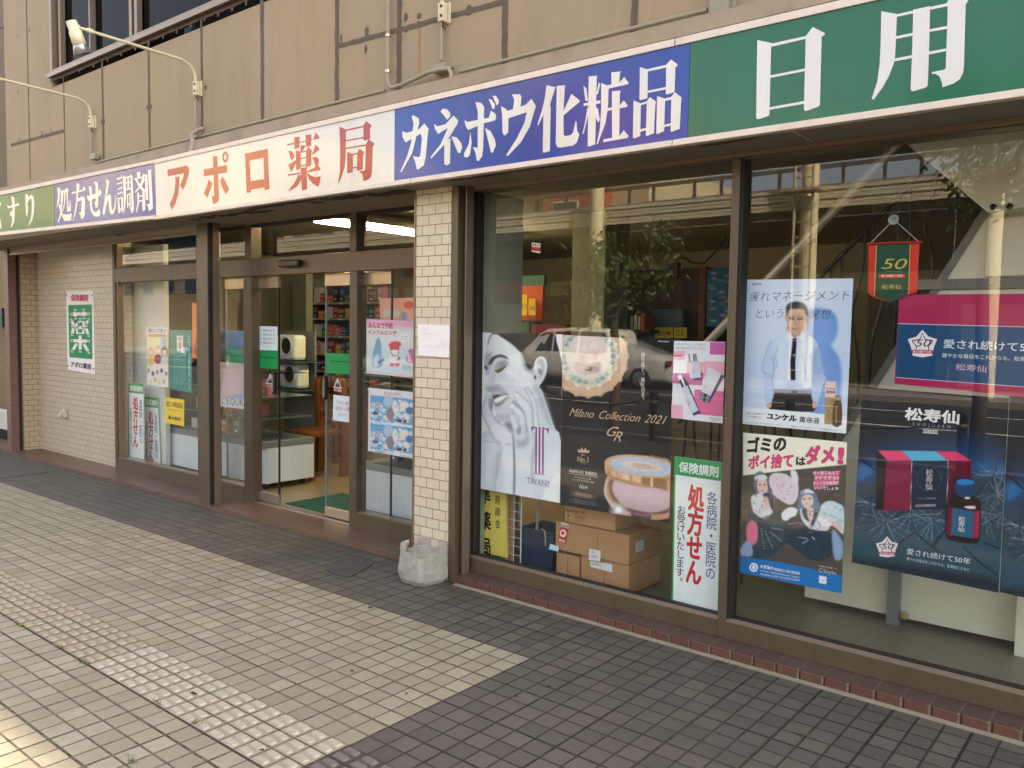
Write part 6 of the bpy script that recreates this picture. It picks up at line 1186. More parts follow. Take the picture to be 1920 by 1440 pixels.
pa = Paint(*cV([(120, 882), (460, 917), (452, 1402), (118, 1345)]), (234, 236, 242), 1.)
for y0 in (0, 208):
    Q([(134, 935 + y0), (458, 970 + y0), (455, 1160 + y0), (133, 1120 + y0)], (112, 172, 222), 1, 0)
    rr = random.Random(4)
    for k in range(70):
        o = cV([(140 + 310 * rr.random(), 1000 + 150 * rr.random() + y0)])[0]; pa.ell(o, rr.uniform(2, 6), rr.uniform(2, 5), rr.choice([(236, 238, 240), (226, 230, 236), (206, 214, 226), (240, 236, 230)]), .5, .85)
    for (x, y, rx, ry, c_) in ((265, 985, 9, 11, (176, 206, 234)), (280, 1075, 7, 13, (150, 136, 140)), (315, 1020, 5, 12, (240, 238, 232)), (380, 1015, 9, 9, (240, 238, 232)), (420, 1050, 7, 7, (70, 130, 190)), (170, 1070, 6, 3, (90, 96, 110)), (345, 1125, 5, 3, (90, 60, 80)), (385, 1128, 3, 3, (60, 60, 70)), (190, 1005, 5, 4, (200, 180, 186)), (350, 980, 3, 3, (244, 240, 230))): pa.ell(cV([(x, y + y0)])[0], rx, ry, c_, .4)
    for k in range(30): o = cV([(140 + 310 * rr.random(), 1000 + 150 * rr.random() + y0)])[0]; pa.ell(o, 1.2, 1., rr.choice([(80, 90, 110), (210, 150, 160), (60, 110, 160)]), .6, .7)
a = Art(YN); a.paint(pa); a.text('まちがいさがし', *cV([(232, 938), (365, 950), (232, 908)]), C(224, 150, 166), .03); a.text('こたえは薬局のスタッフまで', *cV([(160, 1352), (300, 1372), (160, 1338)]), C(120, 126, 150), .02); a.text('やってみよう', *cV([(350, 1384), (430, 1394), (350, 1370)]), C(120, 126, 150), .02)
a.build('poster_sheet', None, 'white sheet with two blue cartoon scenes one above the other', 'poster')
pa = Paint(*cV([(200, 232), (460, 225), (462, 392), (205, 384)]), (240, 176, 152), 1.2); pa.ell(cV([(415, 280)])[0], 10, 7, (224, 110, 90), .5); pa.ell(cV([(250, 340)])[0], 6, 7, (206, 214, 196), .5); pa.ell(cV([(320, 340)])[0], 7, 8, (214, 220, 206), .5); pa.ell(cV([(380, 360)])[0], 6, 8, (150, 170, 190), .5)
a = Art(YN + .06); a.paint(pa); a.build('poster_sheet', None, 'faded orange poster hanging just above the flu poster', 'poster')
# ================================================================== inside the shop
def pb(mb, x0, y0, x1, y1, Y, dep, mat, bev=0., ym=None):
    """box whose front face on plane Y spans picture corners (x0,y0)-(x1,y1)"""
    cx = (x0 + x1) / 2; cy = (y0 + y1) / 2
    X0, X1 = at(x0, cy, Y)[0], at(x1, cy, Y)[0]; Z1, Z0 = at(cx, y0, Y)[1], at(cx, y1, Y)[1]
    mb.box((X0, Y, Z0), (X1, Y + dep, Z1), mat, bev=bev); return X0, X1, Z0, Z1
RIB = M('ribbed_white_panel', (226, 232, 234), .45, var=.03)
CASE = glassmat('case_glass', (.93, .97, .95), 1.0, .0)
def showcase(x0, x1, y0, y1, zt, label, chamfer=False):
    t = thing('showcase', ((x0 + x1) / 2, (y0 + y1) / 2, .03), label, 'showcase', 'glass showcases inside the shop')
    mb = MB()
    P = [(x0, y0), (x1 - .16, y0), (x1, y0 + .04), (x1, y1), (x0, y1)] if chamfer else [(x0, y0), (x1, y0), (x1, y1), (x0, y1)]
    mb.prism(P, .09, zt, RIB, 'z')
    x = x0 + .02
    while x < x1 - (.18 if chamfer else .02): mb.box((x, y0 - .004, .1), (x + .014, y0 - .0002, zt - .01), RIB); x += .026
    y = y0 + .06
    while y < y1 - .02: mb.box((x1 + .0002, y, .1), (x1 + .004, y + .014, zt - .01), RIB); y += .026
    mb.build('base', t)
    mb = MB(); mb.box((x0 - .005, y0 - .008, zt + .0005), (x1 + .008, y1, zt + .06), GREYM, bev=.006); mb.build('trim', t)
    mb = MB(); zc = zt + .061
    for q in ([(x0, y0, zc), (x1, y0, zc), (x1, y0, zc + .62), (x0, y0, zc + .62)], [(x1, y0 + .001, zc), (x1, y1, zc), (x1, y1, zc + .62), (x1, y0 + .001, zc + .62)], [(x0, y0 + .001, zc + .621), (x1, y0 + .001, zc + .621), (x1, y1, zc + .621), (x0, y1, zc + .621)]): mb.face(q, CASE)
    mb.build('glass_case', t, recalc=False)
    for k in range(1, 3):
        mb = MB(); mb.box((x0 + .01, y0 + .02, zc + .2 * k), (x1 - .01, y1 - .02, zc + .2 * k + .008), M('shelf_glass', (110, 130, 126), .2)); mb.build('shelf', t)
    for px_, py_ in ((x0 + .08, y1 - .06), (x1 - .08, y1 - .08), (x1 - .08, y0 + .08)):
        mb = MB(); mb.lathe([(.0, -.012), (.03, -.012), (.03, .012), (0, .012)], (px_, py_, .061), BLACK, 14, (1, 0, 0)); mb.build('caster', t)
    return t
zA = at(498, 840.5, 4.47)[1]; zB = at(730, 888, 4.39)[1]
showcase(-8.25, -6.56, 4.43, 5.0, zA, 'white ribbed showcase with cut corner beside the half open door', True)
showcase(-5.11, -3.95, 4.39, 4.95, zB, 'white ribbed showcase under the fixed pane by the tiled pillar')
INK7 = {'red': (176, 40, 46), 'white': (222, 222, 216), 'blue': (44, 84, 150), 'green': (60, 130, 84), 'yellow': (222, 186, 50), 'pink': (222, 130, 150), 'orange': (222, 116, 48), 'purple': (110, 70, 130), 'brown': (122, 84, 56), 'black': (40, 40, 44)}
def carton(x, y, z, w, d, h, colr, label, grp, rz=0.):
    mb = MB(); c = INK7[colr]; m = C(*c); m2 = C(*[int(v * .5 + 118) for v in c])
    mb.box((x - w / 2, y - d / 2, z), (x + w / 2, y + d / 2, z + h), m, rz)
    mb.box((x - w * .42, y - d / 2 - .001, z + h * .55), (x + w * .42, y - d / 2 - .0003, z + h * .85), m2, rz, (x, y)); mb.box((x - w * .3, y - d / 2 - .001, z + h * .15), (x + w * .1, y - d / 2 - .0003, z + h * .28), C(236, 234, 226), rz, (x, y))
    mb.build('medicine_carton', None, label, 'carton', grp)
# cartons in the cut-corner showcase
zc = zA + .061
for k, (lv, name) in enumerate(((zc + .001, 'bottom'), (zc + .209, 'middle'), (zc + .409, 'top'))):
    for j, cl in enumerate(('white', 'blue', 'orange', 'green', 'pink')):
        if (k + j) % 5 == 4: continue
        carton(-8.0 + .26 * j + .05 * k, 4.62 + .03 * ((j * 3 + k) % 3), lv, .12 + .02 * (j % 3), .08, .10 + .02 * ((j + k) % 4), cl, f'{cl} carton on the {name} level of the cut-corner showcase', 'cartons in the showcases')
for k, (lv, name) in enumerate(((zB + .062, 'bottom'), (zB + .270, 'middle'))):
    for j, cl in enumerate(('blue', 'black', 'white', 'purple')): carton(-4.95 + .24 * j, 4.6, lv, .09, .07, .13 + .03 * (j % 2), cl, f'{cl} carton on the {name} level of the showcase by the pillar', 'cartons in the showcases')
# white nebuliser-like cases with a round grille
def grille_case(px, py, Y, label):
    X, Z = at(px, py, Y); t = thing('grille_case', (X, Y, Z), label, 'appliance', 'white cases with round grilles')
    mb = MB(); mb.box((X - .17, Y, Z), (X + .17, Y + .16, Z + .27), M('white_abs', (222, 226, 222), .4), bev=.035); mb.build('body', t)
    mb = MB(); mb.lathe([(.105, 0), (.105, .012), (.09, .014), (.088, .004)], (X + .03, Y - .0005, Z + .15), M('white_abs_ring', (206, 210, 206), .4), 26, (0, -1, 0)); mb.lathe([(.086, 0), (0, .002)], (X + .03, Y - .003, Z + .15), BLACK, 24, (0, -1, 0))
    for k in range(7): a = k * math.pi / 7; mb.box((X + .03 - .08, Y - .012, Z + .148), (X + .03 + .08, Y - .008, Z + .152), GREYM, 0)
    mb.build('grille', t)
grille_case(534, 675, 5.35, 'white case with round dark grille, upper of two'); grille_case(540, 728, 5.35, 'white case with round dark grille, lower of two')
mb = MB(); x, z = at(536, 678, 5.3); 
for zz in (at(536, 677, 5.3)[1], at(540, 730, 5.3)[1]): mb.box((x - .45, 5.25, zz - .016), (x + .22, 5.6, zz - .004), M('shelf_glass_dark', (70, 84, 80), .2))
mb.box((x - .45, 5.6, .03), (x + .1, 5.62, 1.5), GREYM); mb.build('stand_shelf', None, 'grey stand with glass shelves behind the half open door', 'shelf')
# door mat, wooden chairs, timber counter
mb = MB(); mb.box((-5.95, 4.24, .0302), (-4.2, 4.85, .038), M('mat_pile', (10, 74, 56), .95, var=.2, scale=60, bmp=.6, bscale=400)); mb.build('door_mat', None, 'dark green door mat inside the sliding door', 'mat')
WOOD = M('varnished_wood', (122, 74, 40), .4, var=.22, scale=6, st=(1, 1, .2)); WOODC = M('counter_wood', (150, 104, 66), .5, var=.2, scale=3, st=(.3, 1, 4))
def chair(x, y, label):
    t = thing('wooden_chair', (x, y, .03), label, 'chair', 'wooden chairs inside the shop')
    for sx in (-.2, .2):
        mb = MB(); pr = [(-.02, 0), (.06, 0), (.075, .35), (.06, .7), (.03, .95), (-.0, 1.0), (-.03, .96), (-.02, .7), (-.005, .35)]
        mb.prism([(y + p, .03 + h) for p, h in pr], x + sx - .03, x + sx + .03, WOOD, 'x'); mb.build('leg', t)
        mb = MB(); mb.box((x + sx - .022, y - .40, .03), (x + sx + .022, y - .355, .46), WOOD); mb.build('leg', t)
    mb = MB(); mb.box((x - .2, y - .42, .46), (x + .2, y + .02, .51), WOOD, bev=.008); mb.build('seat', t)
    mb = MB()
    for h in (.62, .78, .92): mb.box((x - .169, y + .005, h), (x + .169, y + .03, h + .07), WOOD, bev=.004)
    mb.build('backrest', t)
cx, cy = ground(602, 893, .03)
chair(cx - .05, cy + .15, 'wooden chair glimpsed through the open doorway, nearer of two'); chair(cx - .75, cy + 1.0, 'wooden chair set deeper in the shop than its twin')
mb = MB(); mb.box((-6.35, 6.5, .03), (-4.2, 7.1, .9), WOODC); mb.box((-6.4, 6.45, .901), (-4.15, 7.15, .94), GREYW, bev=.006); mb.build('timber_counter', None, 'timber fronted counter with pale top behind the doorway', 'counter')
# tall grey cabinet and back shelving with goods
mb = MB(); X0, X1 = at(549, 700, 6.3)[0], at(574, 700, 6.3)[0]; mb.box((X0, 6.3, .03), (X1, 6.4, 2.3), M('grey_cabinet', (128, 130, 118), .6)); mb.build('tall_cabinet', None, 'tall grey cabinet side beside the stocked shelves', 'cabinet')
YSH = 7.6; X0, X1 = at(576, 650, YSH)[0], at(560, 650, YSH)[0] + 3.2
sh = thing('goods_shelf', ((X0 + X1) / 2, YSH + .2, .03), 'tall pale shelving stocked with small cartons at the back of the shop', 'shelf')
mb = MB(); mb.box((X0, YSH + .38, .03), (X1, YSH + .42, 2.25), INWALL); mb.build('back_panel', sh)
mb = MB(); mb.box((X0 - .03, YSH, .03), (X0, YSH + .42, 2.25), M('shelf_post', (150, 160, 150), .5)); mb.build('side_panel', sh)
lev = [at(600, y, YSH)[1] for y in (720, 694, 662, 629, 596, 567)]; names = ('lowest', 'second lowest', 'third', 'fourth', 'fifth', 'highest')
cols = list(INK7)
for k, z in enumerate(lev):
    mb = MB(); mb.box((X0, YSH, z - .03), (X1, YSH + .37, z), M('shelf_board', (176, 170, 150), .6))
    for j in range(6): mb.box((X0 + .12 + .3 * j, YSH - .004, z - .03), (X0 + .2 + .3 * j, YSH - .0005, z - .003), C(232, 228, 216))
    mb.build('shelf', sh); rr = random.Random(k); rr.shuffle(cols); x = X0 + .06; hmax = (lev[k + 1] - z - .06) if k < 5 else .22
    for cl in cols:
        w_ = rr.uniform(.08, .17); h = min(hmax, rr.uniform(.1, .24)); carton(x + w_ / 2, YSH + .12, z + .0005, w_, .09, h, cl, f'{cl} carton on the {names[k]} board of the stocked shelving', 'cartons on the back shelving'); x += w_ + rr.uniform(.005, .05)
# ceiling tube
tb = [ground(588, 412, 2.46), ground(776, 442, 2.46)]
t = thing('ceiling_lamp', (tb[0][0], (tb[0][1] + tb[1][1]) / 2, 2.5), 'lit fluorescent tube lamp on the ceiling behind the transom', 'lamp')
mb = MB(); mb.box((tb[0][0] - .09, tb[0][1] - .0, 2.49), (tb[0][0] + .09, tb[1][1] + 1.42, 2.54), C(206, 200, 176)); mb.box((tb[0][0] - .01, tb[0][1], 2.542), (tb[0][0] + .01, tb[0][1] + .02, 2.6), BLACK); mb.build('housing', t)
mb = MB(); mb.tube([(tb[0][0], tb[0][1] + .02, 2.462), (tb[0][0], tb[1][1] + 1.4, 2.462)], .026, emitmat('lit_tube', (1, .82, .44), 18.), 12); mb.build('tube', t)
# left window: pale partition, blue header board, low return
mb = MB(); pb(mb, 224, 462, 309, 880, 4.34, .05, M('pale_partition', (214, 216, 206), .6)); mb.build('partition_board', None, 'pale grey partition board behind the entrance window', 'partition')
mb = MB(); pb(mb, 300, 430, 372, 546, 4.9, .06, M('blue_board', (30, 84, 150), .5)); mb.build('header_board', None, 'deep blue header board inside the entrance window', 'board')
mb = MB(); pb(mb, 318, 548, 372, 812, 5.2, .05, M('dark_shelf_back', (64, 56, 48), .7)); mb.build('shelf_back', None, 'dark shelf back behind the orange paper strip', 'board')

# ================================================================== inside the display window
BXM = M('cardboard', (172, 130, 88), .8, var=.06, scale=7); BXD = M('cardboard_seam', (140, 104, 70), .8)
def cbox(x0, y0, x1, y1, Y, dep, label, rz=0., extra=None):
    mb = MB(); X0, X1, Z0, Z1 = pb(mb, x0, y0, x1, y1, Y, dep, BXM, .004)
    Z0, Z1 = min(v[2] for v in mb.v), max(v[2] for v in mb.v)
    mb.box(((X0 + X1) / 2 - .003, Y - .0008, Z0 + .004), ((X0 + X1) / 2 + .003, Y - .0002, Z1 - .004), BXD); mb.box((X0 + .01, Y + dep / 2 - .02, Z1 + .0002), (X1 - .01, Y + dep / 2 + .02, Z1 + .001), BXD)
    t = mb.build('cardboard_box', None, label, 'box', 'cardboard boxes behind the display glass')
    return t, (X0, X1, Z0, Z1)
zf = .051
b1_, e1 = cbox(1043, 1040, 1086, 1090, 4.0, .34, 'small cardboard box at the foot of the pile next to the dark blue bin')
b2_, e2 = cbox(1089, 1050, 1179, 1106, 4.0, .36, 'wide cardboard box under the box with the red tag')
ztop = max(e1[3], e2[3])
mb = MB(); X0, X1 = at(1042, 1020, 3.99)[0], at(1180, 1020, 3.99)[0]; Z1 = at(1042, 977, 3.99)[1]
mb.box((X0, 3.985, ztop + .004), (X1, 4.36, Z1), BXM, bev=.004); mb.box((X0 + .3, 3.984, ztop + .02), (X0 + .303, 3.9848, Z1 - .03), BXD)
b3_ = mb.build('cardboard_box', None, 'big cardboard box with red heart tag resting on two boxes', 'box', 'cardboard boxes behind the display glass')
a = Art(3.982); a.poly(cY([(872, 402), (940, 420), (938, 460), (868, 440)]), C(232, 228, 224)); a.poly(cY([(866, 442), (938, 462), (910, 605), (838, 585)]), C(206, 52, 46)); o = cY([(888, 505)])[0]; a.ell(o, 6, 7.4, C(240, 226, 222), 20); a.ell((o[0] - .3, o[1] - .5), 3.2, 3.8, C(206, 60, 56), 16); a.text('取扱注意', *cY([(846, 580), (906, 596), (850, 552)]), C(240, 226, 222), .02); a.text('割れ物注意', *cY([(874, 440), (934, 454), (876, 414)]), C(120, 60, 56), .02); a.build('tag', b3_)
a = Art(3.9815); a.poly(cY([(1138, 650), (1245, 672), (1240, 772), (1130, 755)]), C(226, 226, 222)); a.text('お届け先', *cY([(1150, 690), (1190, 698), (1150, 668)]), C(90, 90, 96)); a.text('伝票番号', *cY([(1150, 730), (1220, 742), (1150, 706)]), C(110, 110, 116)); a.build('label_sheet', b3_)
a = Art(3.996); a.poly(cY([(1140, 762), (1355, 800), (1355, 878), (1148, 822)]), C(222, 222, 218)); a.stroke(cY([(1246, 782), (1246, 850)]), .4, C(120, 120, 120)); a.text('品名 雑貨', *cY([(1160, 800), (1230, 815), (1160, 780)]), C(110, 110, 116)); a.build('label_sheet', b2_)
mb = MB(); xs_ = X1 + .0005; mb.box((xs_, 4.06, ztop + .06), (xs_ + .0008, 4.15, Z1 - .05), C(206, 206, 202)); mb.build('label_sheet', b3_)
mb = MB(); x0, x1 = at(1059, 960, 4.02)[0], at(1154, 970, 4.02)[0]; zt_ = at(1059, 938, 4.02)[1]; mb.box((x0, 4.02, Z1 + .001), (x1, 4.3, zt_), M('cardboard_pale', (190, 150, 104), .8, var=.05, scale=7), bev=.004)
b4_ = mb.build('cardboard_box', None, 'pale cardboard carton with printed letters on top of the pile', 'box', 'cardboard boxes behind the display glass')
a = Art(4.018); a.text('RACOL NF', *cY([(922, 302), (1096, 322), (924, 276)]), C(70, 54, 44), .012); a.ell(cY([(938, 338)])[0], 2, 2, C(70, 54, 44), 12); a.ell(cY([(938, 380)])[0], 2.4, 2.4, C(70, 54, 44), 14, (1.6, 1.6))
for y in (334, 352, 376): a.text('配合経腸用液', *cY([(1004, y + 14), (1095, y + 24), (1004, y)]), C(110, 88, 68), 0)
a.build('print', b4_)
a = Art(3.97); a.poly(cY([(764, 602), (848, 630), (846, 680), (752, 656)]), C(150, 206, 222)); a.polys([[(776, 612), (790, 618), (786, 655), (770, 650)], [(800, 622), (816, 628), (812, 664), (796, 658)], [(826, 630), (840, 634), (838, 672), (822, 666)]], C(226, 236, 238), cY); a.build('blue_card', None, 'pale blue card taped at the edge of the cardboard boxes', 'card')
# bin, broom stick, wire rack, boards, rod
mb = MB(); X0, X1 = at(978, 1040, 4.08)[0], at(1042, 1040, 4.08)[0]; zt_ = at(1000, 992, 4.08)[1]; NV = M('navy_plastic', (34, 52, 78), .45, var=.06)
mb.mesh([(X0 + .02, 4.08, zf), (X1 - .03, 4.08, zf), (X1 - .03, 4.28, zf), (X0 + .02, 4.28, zf), (X0, 4.06, zt_), (X1 - .0, 4.06, zt_), (X1, 4.3, zt_), (X0, 4.3, zt_)], [(0, 3, 2, 1), (0, 1, 5, 4), (1, 2, 6, 5), (2, 3, 7, 6), (3, 0, 4, 7)], NV); mb.tube([(X0, 4.06, zt_), (X1, 4.06, zt_), (X1, 4.3, zt_), (X0, 4.3, zt_), (X0, 4.06, zt_)], .006, NV, 8)
bn = mb.build('waste_bin', None, 'dark blue bin beside the cardboard boxes', 'bin')
mb = MB(); p, q_ = at(1022, 996, 4.055), at(1024, 1024, 4.055); mb.tube([(p[0] - .03, 4.055, p[1] + .01), (p[0], 4.055, p[1]), (q_[0], 4.05, q_[1])], .004, C(170, 172, 160), 8); mb.build('handle', bn)
mb = MB(); p, q_ = at(996, 905, 4.2), at(1003, 990, 4.2); mb.tube([(p[0], 4.32, p[1] + .1), (q_[0], 4.2, q_[1] - .12)], .013, C(196, 188, 166), 10); mb.build('broom_stick', None, 'pale broom stick leaning in the dark blue bin', 'broom')
mb = MB(); X0, X1 = at(951, 990, 3.99)[0], at(977, 990, 3.99)[0]; zt_ = at(960, 880, 3.99)[1]
for x in np.linspace(X0, X1, 3): mb.tube([(x, 3.99, zf), (x, 3.99, zt_)], .0025 if x < X1 - .001 else .004, C(214, 214, 208), 6)
for z in np.arange(zf + .04, zt_, .055): mb.tube([(X0 - .05, 3.993, z), (X1, 3.993, z)], .002, C(214, 214, 208), 6)
mb.build('wire_rack', None, 'white wire grid beside the yellow board', 'rack')
mb = MB(); X0, X1 = at(948, 990, 4.03)[0], at(961, 990, 4.03)[0]; mb.box((X0 - .03, 4.03, zf), (X1, 4.05, .8), M('raw_board', (206, 160, 112), .7, var=.1, st=(4, 1, .5))); mb.build('wood_board', None, 'raw timber board behind the white wire grid', 'board')
mb = MB(); p, q_ = at(893, 516, 4.0), at(897, 640, 4.0); mb.tube([(p[0], 4.0, p[1]), (q_[0], 4.0, .4)], .01, C(200, 212, 214), 10); mb.lathe([(.016, 0), (.018, .012), (.01, .02)], (p[0], 4.0, p[1] - .005), C(196, 180, 130), 10); mb.build('curtain_rod', None, 'upright pale rod with brass cap just inside the display glass', 'rod')
# deep shop seen through the display window
def slab(name, px, Y, dep, col, label, cat, rough=.6):
    mb = MB(); pb(mb, *px, Y, dep, M(name + '_%d_%d_%d' % col, col, rough, var=.06)); return mb.build(name, None, label, cat)
slab('square_column', (1072, 330, 1133, 760), 6.2, .4, (150, 150, 130), 'grey green square column deep inside the display window', 'column')
slab('dark_cabinet', (1136, 505, 1325, 760), 6.6, .4, (70, 50, 40), 'dark brown cabinet behind the powder poster', 'cabinet')
slab('wall_board', (1216, 580, 1280, 640), 6.5, .04, (70, 92, 110), 'slate blue panel on the dark brown cabinet', 'panel')
slab('cabinet_frame', (1308, 500, 1320, 760), 6.55, .06, (120, 66, 40), 'reddish wooden edge of the dark brown cabinet', 'trim')
a = Art(6.44); a.poly([(1228, 614), (1262, 614), (1262, 634), (1228, 634)], C(206, 186, 70)); a.text('口入', (1232, 630), (1247, 630), (1232, 619), C(60, 54, 40), .02); a.poly([(1248, 623), (1253, 623), (1253, 620), (1259, 625), (1253, 630), (1253, 627), (1248, 627)], C(196, 60, 40)); a.build('arrow_notice', None, 'yellow entrance notice with red arrow behind the powder poster', 'notice')
a = Art(6.44); a.poly([(1264, 614), (1288, 614), (1288, 634), (1264, 634)], C(206, 186, 70)); a.text('口入', (1267, 630), (1282, 630), (1267, 619), C(60, 54, 40), .02); a.build('arrow_notice', None, 'yellow entrance notice nearest the reddish cabinet edge', 'notice')
pa = Paint((1326, 505), (1372, 500), (1372, 612), (1325, 612), (60, 110, 150), 1.6)
for k in range(40): x, y = 1328 + 44 * random.random(), 512 + 95 * random.random(); pa.ell((x, y), 6, 2.4, random.choice([(150, 160, 166), (90, 96, 104), (196, 206, 210), (70, 76, 84)]), .8, .8)
a = Art(6.0); a.paint(pa); a.build('framed_picture', None, 'blue framed sea picture behind the sloping handrail', 'picture')
for k, (x0, x1, y0, col) in enumerate(((1182, 1187, 592, (120, 130, 130)), (1189, 1194, 590, (196, 186, 150)), (1196, 1200, 594, (186, 176, 160)), (1202, 1208, 588, (176, 90, 60)))):
    mb = MB(); pb(mb, x0, y0, x1, 618, 6.3, .15, C(*col)); mb.build('book', None, ('grey book on the dark cabinet, thinnest of the row', 'cream book between the grey and the white ones', 'white book beside the rust red book', 'rust red book closing the short row')[k], 'book', 'books on the dark cabinet')
mb = MB(); pb(mb, 1180, 618, 1218, 624, 6.28, .2, DARK); mb.build('book_ledge', None, 'dark ledge carrying the short row of books', 'shelf')
slab('orange_poster_board', (962, 536, 1017, 600), 6.4, .03, (196, 84, 52), 'orange advertising board behind the yellow price notices', 'board')
slab('green_header', (958, 517, 1020, 536), 6.4, .05, (30, 96, 92), 'dark green header over the orange advertising board', 'board')
def ynote(x0, y0, x1, y1, s_, lab):
    a = Art(6.3); a.poly([(x0, y0), (x1, y0), (x1, y1), (x0, y1)], C(236, 196, 52))
    a.k += 1; A = a.uv((x1 - 1, y1 - (y1 - y0) * .3)); ux = a.uv((x0 + 1, y1 - (y1 - y0) * .3)) - A; uy = a.uv((x1 - 1, y0 + (y1 - y0) * .42)) - A; adv = sum(glyph(ch)[2] for ch in s_); t_ = 0
    for ch in s_: g = glyph(ch); a.mb.mesh([a.w(A + ux * (t_ + x) / adv + uy * (y / .72)) for x, y in g[0]], g[1], C(60, 56, 50)); t_ += g[2]
    a.build('price_notice', None, lab, 'notice', 'yellow notices deep in the shop')
ynote(967, 552, 988, 591, '/100', 'yellow notice reading backwards one hundred'); ynote(991, 560, 1004, 591, '60', 'narrower yellow notice reading backwards sixty')
slab('pale_sheet', (941, 550, 960, 590), 6.35, .01, (222, 216, 190), 'pale sheet beside the yellow notices deep in the shop', 'notice')
slab('pale_wall_panel', (884, 345, 935, 760), 5.6, .05, (150, 152, 132), 'pale green wall panel behind the upright rod', 'panel')
slab('crimson_stock', (996, 608, 1060, 640), 6.3, .2, (120, 34, 44), 'crimson stock boxes behind the beauty poster', 'stock')
slab('green_stock', (960, 604, 992, 640), 6.3, .2, (40, 84, 66), 'green stock boxes behind the beauty poster', 'stock')
mb = MB(); p = [at(x, y, 5.6) for x, y in ((1265, 500), (1266, 490), (1272, 483), (1285, 484), (1295, 492), (1320, 494), (1345, 468), (1362, 440))]; mb.tube([(q_[0], 5.6, q_[1]) for q_ in p], .008, BLACK, 6); p = at(1264, 506, 5.6); mb.box((p[0] - .04, 5.57, p[1] - .06), (p[0] + .04, 5.63, p[1] + .05), BLACK); mb.build('dangling_cable', None, 'black cable and plug hanging from the ceiling above the cabinet', 'cable')
mb = MB(); mb.box((-1.75, 6.0, .05), (2.6, 6.06, 2.44), M('olive_partition', (98, 92, 78), .8, var=.05)); mb.build('stair_backing', None, 'olive partition wall behind the staircase', 'partition')
# staircase
YS_ = 4.6
STW = M('stair_white', (232, 231, 208), .6, var=.04, scale=2); STG = M('stair_grey_edge', (118, 118, 112), .5); IRON = M('black_iron', (34, 30, 27), .45, .3); RAIL = M('steel_rail', (196, 188, 170), .35, .5, var=0, scale=.5)
st = thing('staircase', (-.8, YS_, .05), 'white sided staircase with bright handrail behind the display glass', 'staircase')
A2 = lambda x, y, Y=YS_: at(x, y, Y)
poly = [A2(1516, 925), A2(1590, 800), A2(1856, 398), A2(1990, 388), A2(1990, 1203), A2(1687, 1150), A2(1516, 1126)]
zb_ = A2(1516, 1120)[1]
poly[4:] = [(poly[4][0] + 1.6, poly[3][1]), (poly[4][0] + 1.6, zb_), (poly[0][0], zb_)]
mb = MB(); mb.prism(poly, YS_, YS_ + .08, STW); mb.build('side_wall', st)
s0, s1 = A2(1516, 925), A2(1860, 392); dx, dz = s1[0] - s0[0], s1[1] - s0[1]; L_ = math.hypot(dx, dz); nx_, nz_ = -dz / L_, dx / L_
mb = MB(); mb.prism([s0, s1, (s1[0] + nx_ * .035, s1[1] + nz_ * .035), (s0[0] + nx_ * .035, s0[1] + nz_ * .035)], YS_ - .012, YS_ + .09, STG)
n_ = 9
for i in range(n_):
    x0, z0 = s0[0] + dx * i / n_, s0[1] + dz * i / n_; mb.box((x0, YS_ + .091, z0 - .02), (x0 + dx / n_ + .03, YS_ + 1.0, z0 + dz / n_ - .03), STG)
mb.build('steps', st)
zl = A2(1720, 525)[1]; mb = MB(); mb.box((A2(1690, 530)[0], YS_ - .02, zl - .05), (1.4, YS_ - .0005, zl), STG); mb.build('grey_trim', st)
r0, r1 = at(1318, 652, YS_ + .06), at(1700, 250, YS_ + .06); mb = MB(); mb.tube([(r0[0] - .2, YS_ + .06, r0[1] - .2 * (r1[1] - r0[1]) / (r1[0] - r0[0])), (r1[0] + .12, YS_ + .06, r1[1] + .12)], .026, RAIL, 14); mb.build('handrail', st)
q0, q1 = at(1330, 730, YS_ + .06), at(1740, 310, YS_ + .06); mb = MB(); mb.tube([(q0[0] - .2, YS_ + .06, q0[1] - .22), (q1[0] + .1, YS_ + .06, q1[1] + .1)], .014, IRON, 8); mb.build('lower_rail', st)
zr = lambda x: q0[1] + (x - q0[0]) * (q1[1] - q0[1]) / (q1[0] - q0[0]); zs = lambda x: max(.06, s0[1] + (x - s0[0]) * dz / dx + .03)
x = q0[0] - .15; k = 0
while x < q1[0] + .1:
    sgn = 1 if k % 2 else -1; z1_, z0_ = zr(x), zs(x); mb = MB(); mb.tube([(x + sgn * .05 * math.exp(-((t - .45) / .16) ** 2) * (1 if k % 4 < 2 else 0) - 0, YS_ + .06, z1_ + (z0_ - z1_) * t) for t in np.linspace(0, 1, 14)], .008, IRON, 6); mb.build('baluster', st); x += .055 if k % 2 == 0 else .115; k += 1
mb = MB(); P_ = [at(1690, 262, 4.42), at(1852, 398, 4.42), at(1990, 378, 4.42)]; P_ += [(P_[2][0] + 1, P_[2][1]), (P_[2][0] + 1, P_[0][1] + .2), (P_[0][0] - .05, P_[0][1] + .06)]
mb.prism(P_, 4.42, 4.58, STW); mb.build('upper_flight', st)
for px_, py_ in ((1862, 393), (1893, 392)):
    mb = MB(); p = at(px_, py_, 4.41); mb.lathe([(.014, 0), (.014, .02), (0, .022)], (p[0], 4.4195, p[1] + .012), IRON, 10, (0, -1, 0)); mb.build('bolt', st)
mb = MB(); p, q_ = at(1851, 400, 4.57), at(1990, 516, 4.57); mb.box((p[0], 4.57, q_[1]), (1.3, 4.599, p[1] - .02), STW, bev=.01); mb.build('access_panel', st)
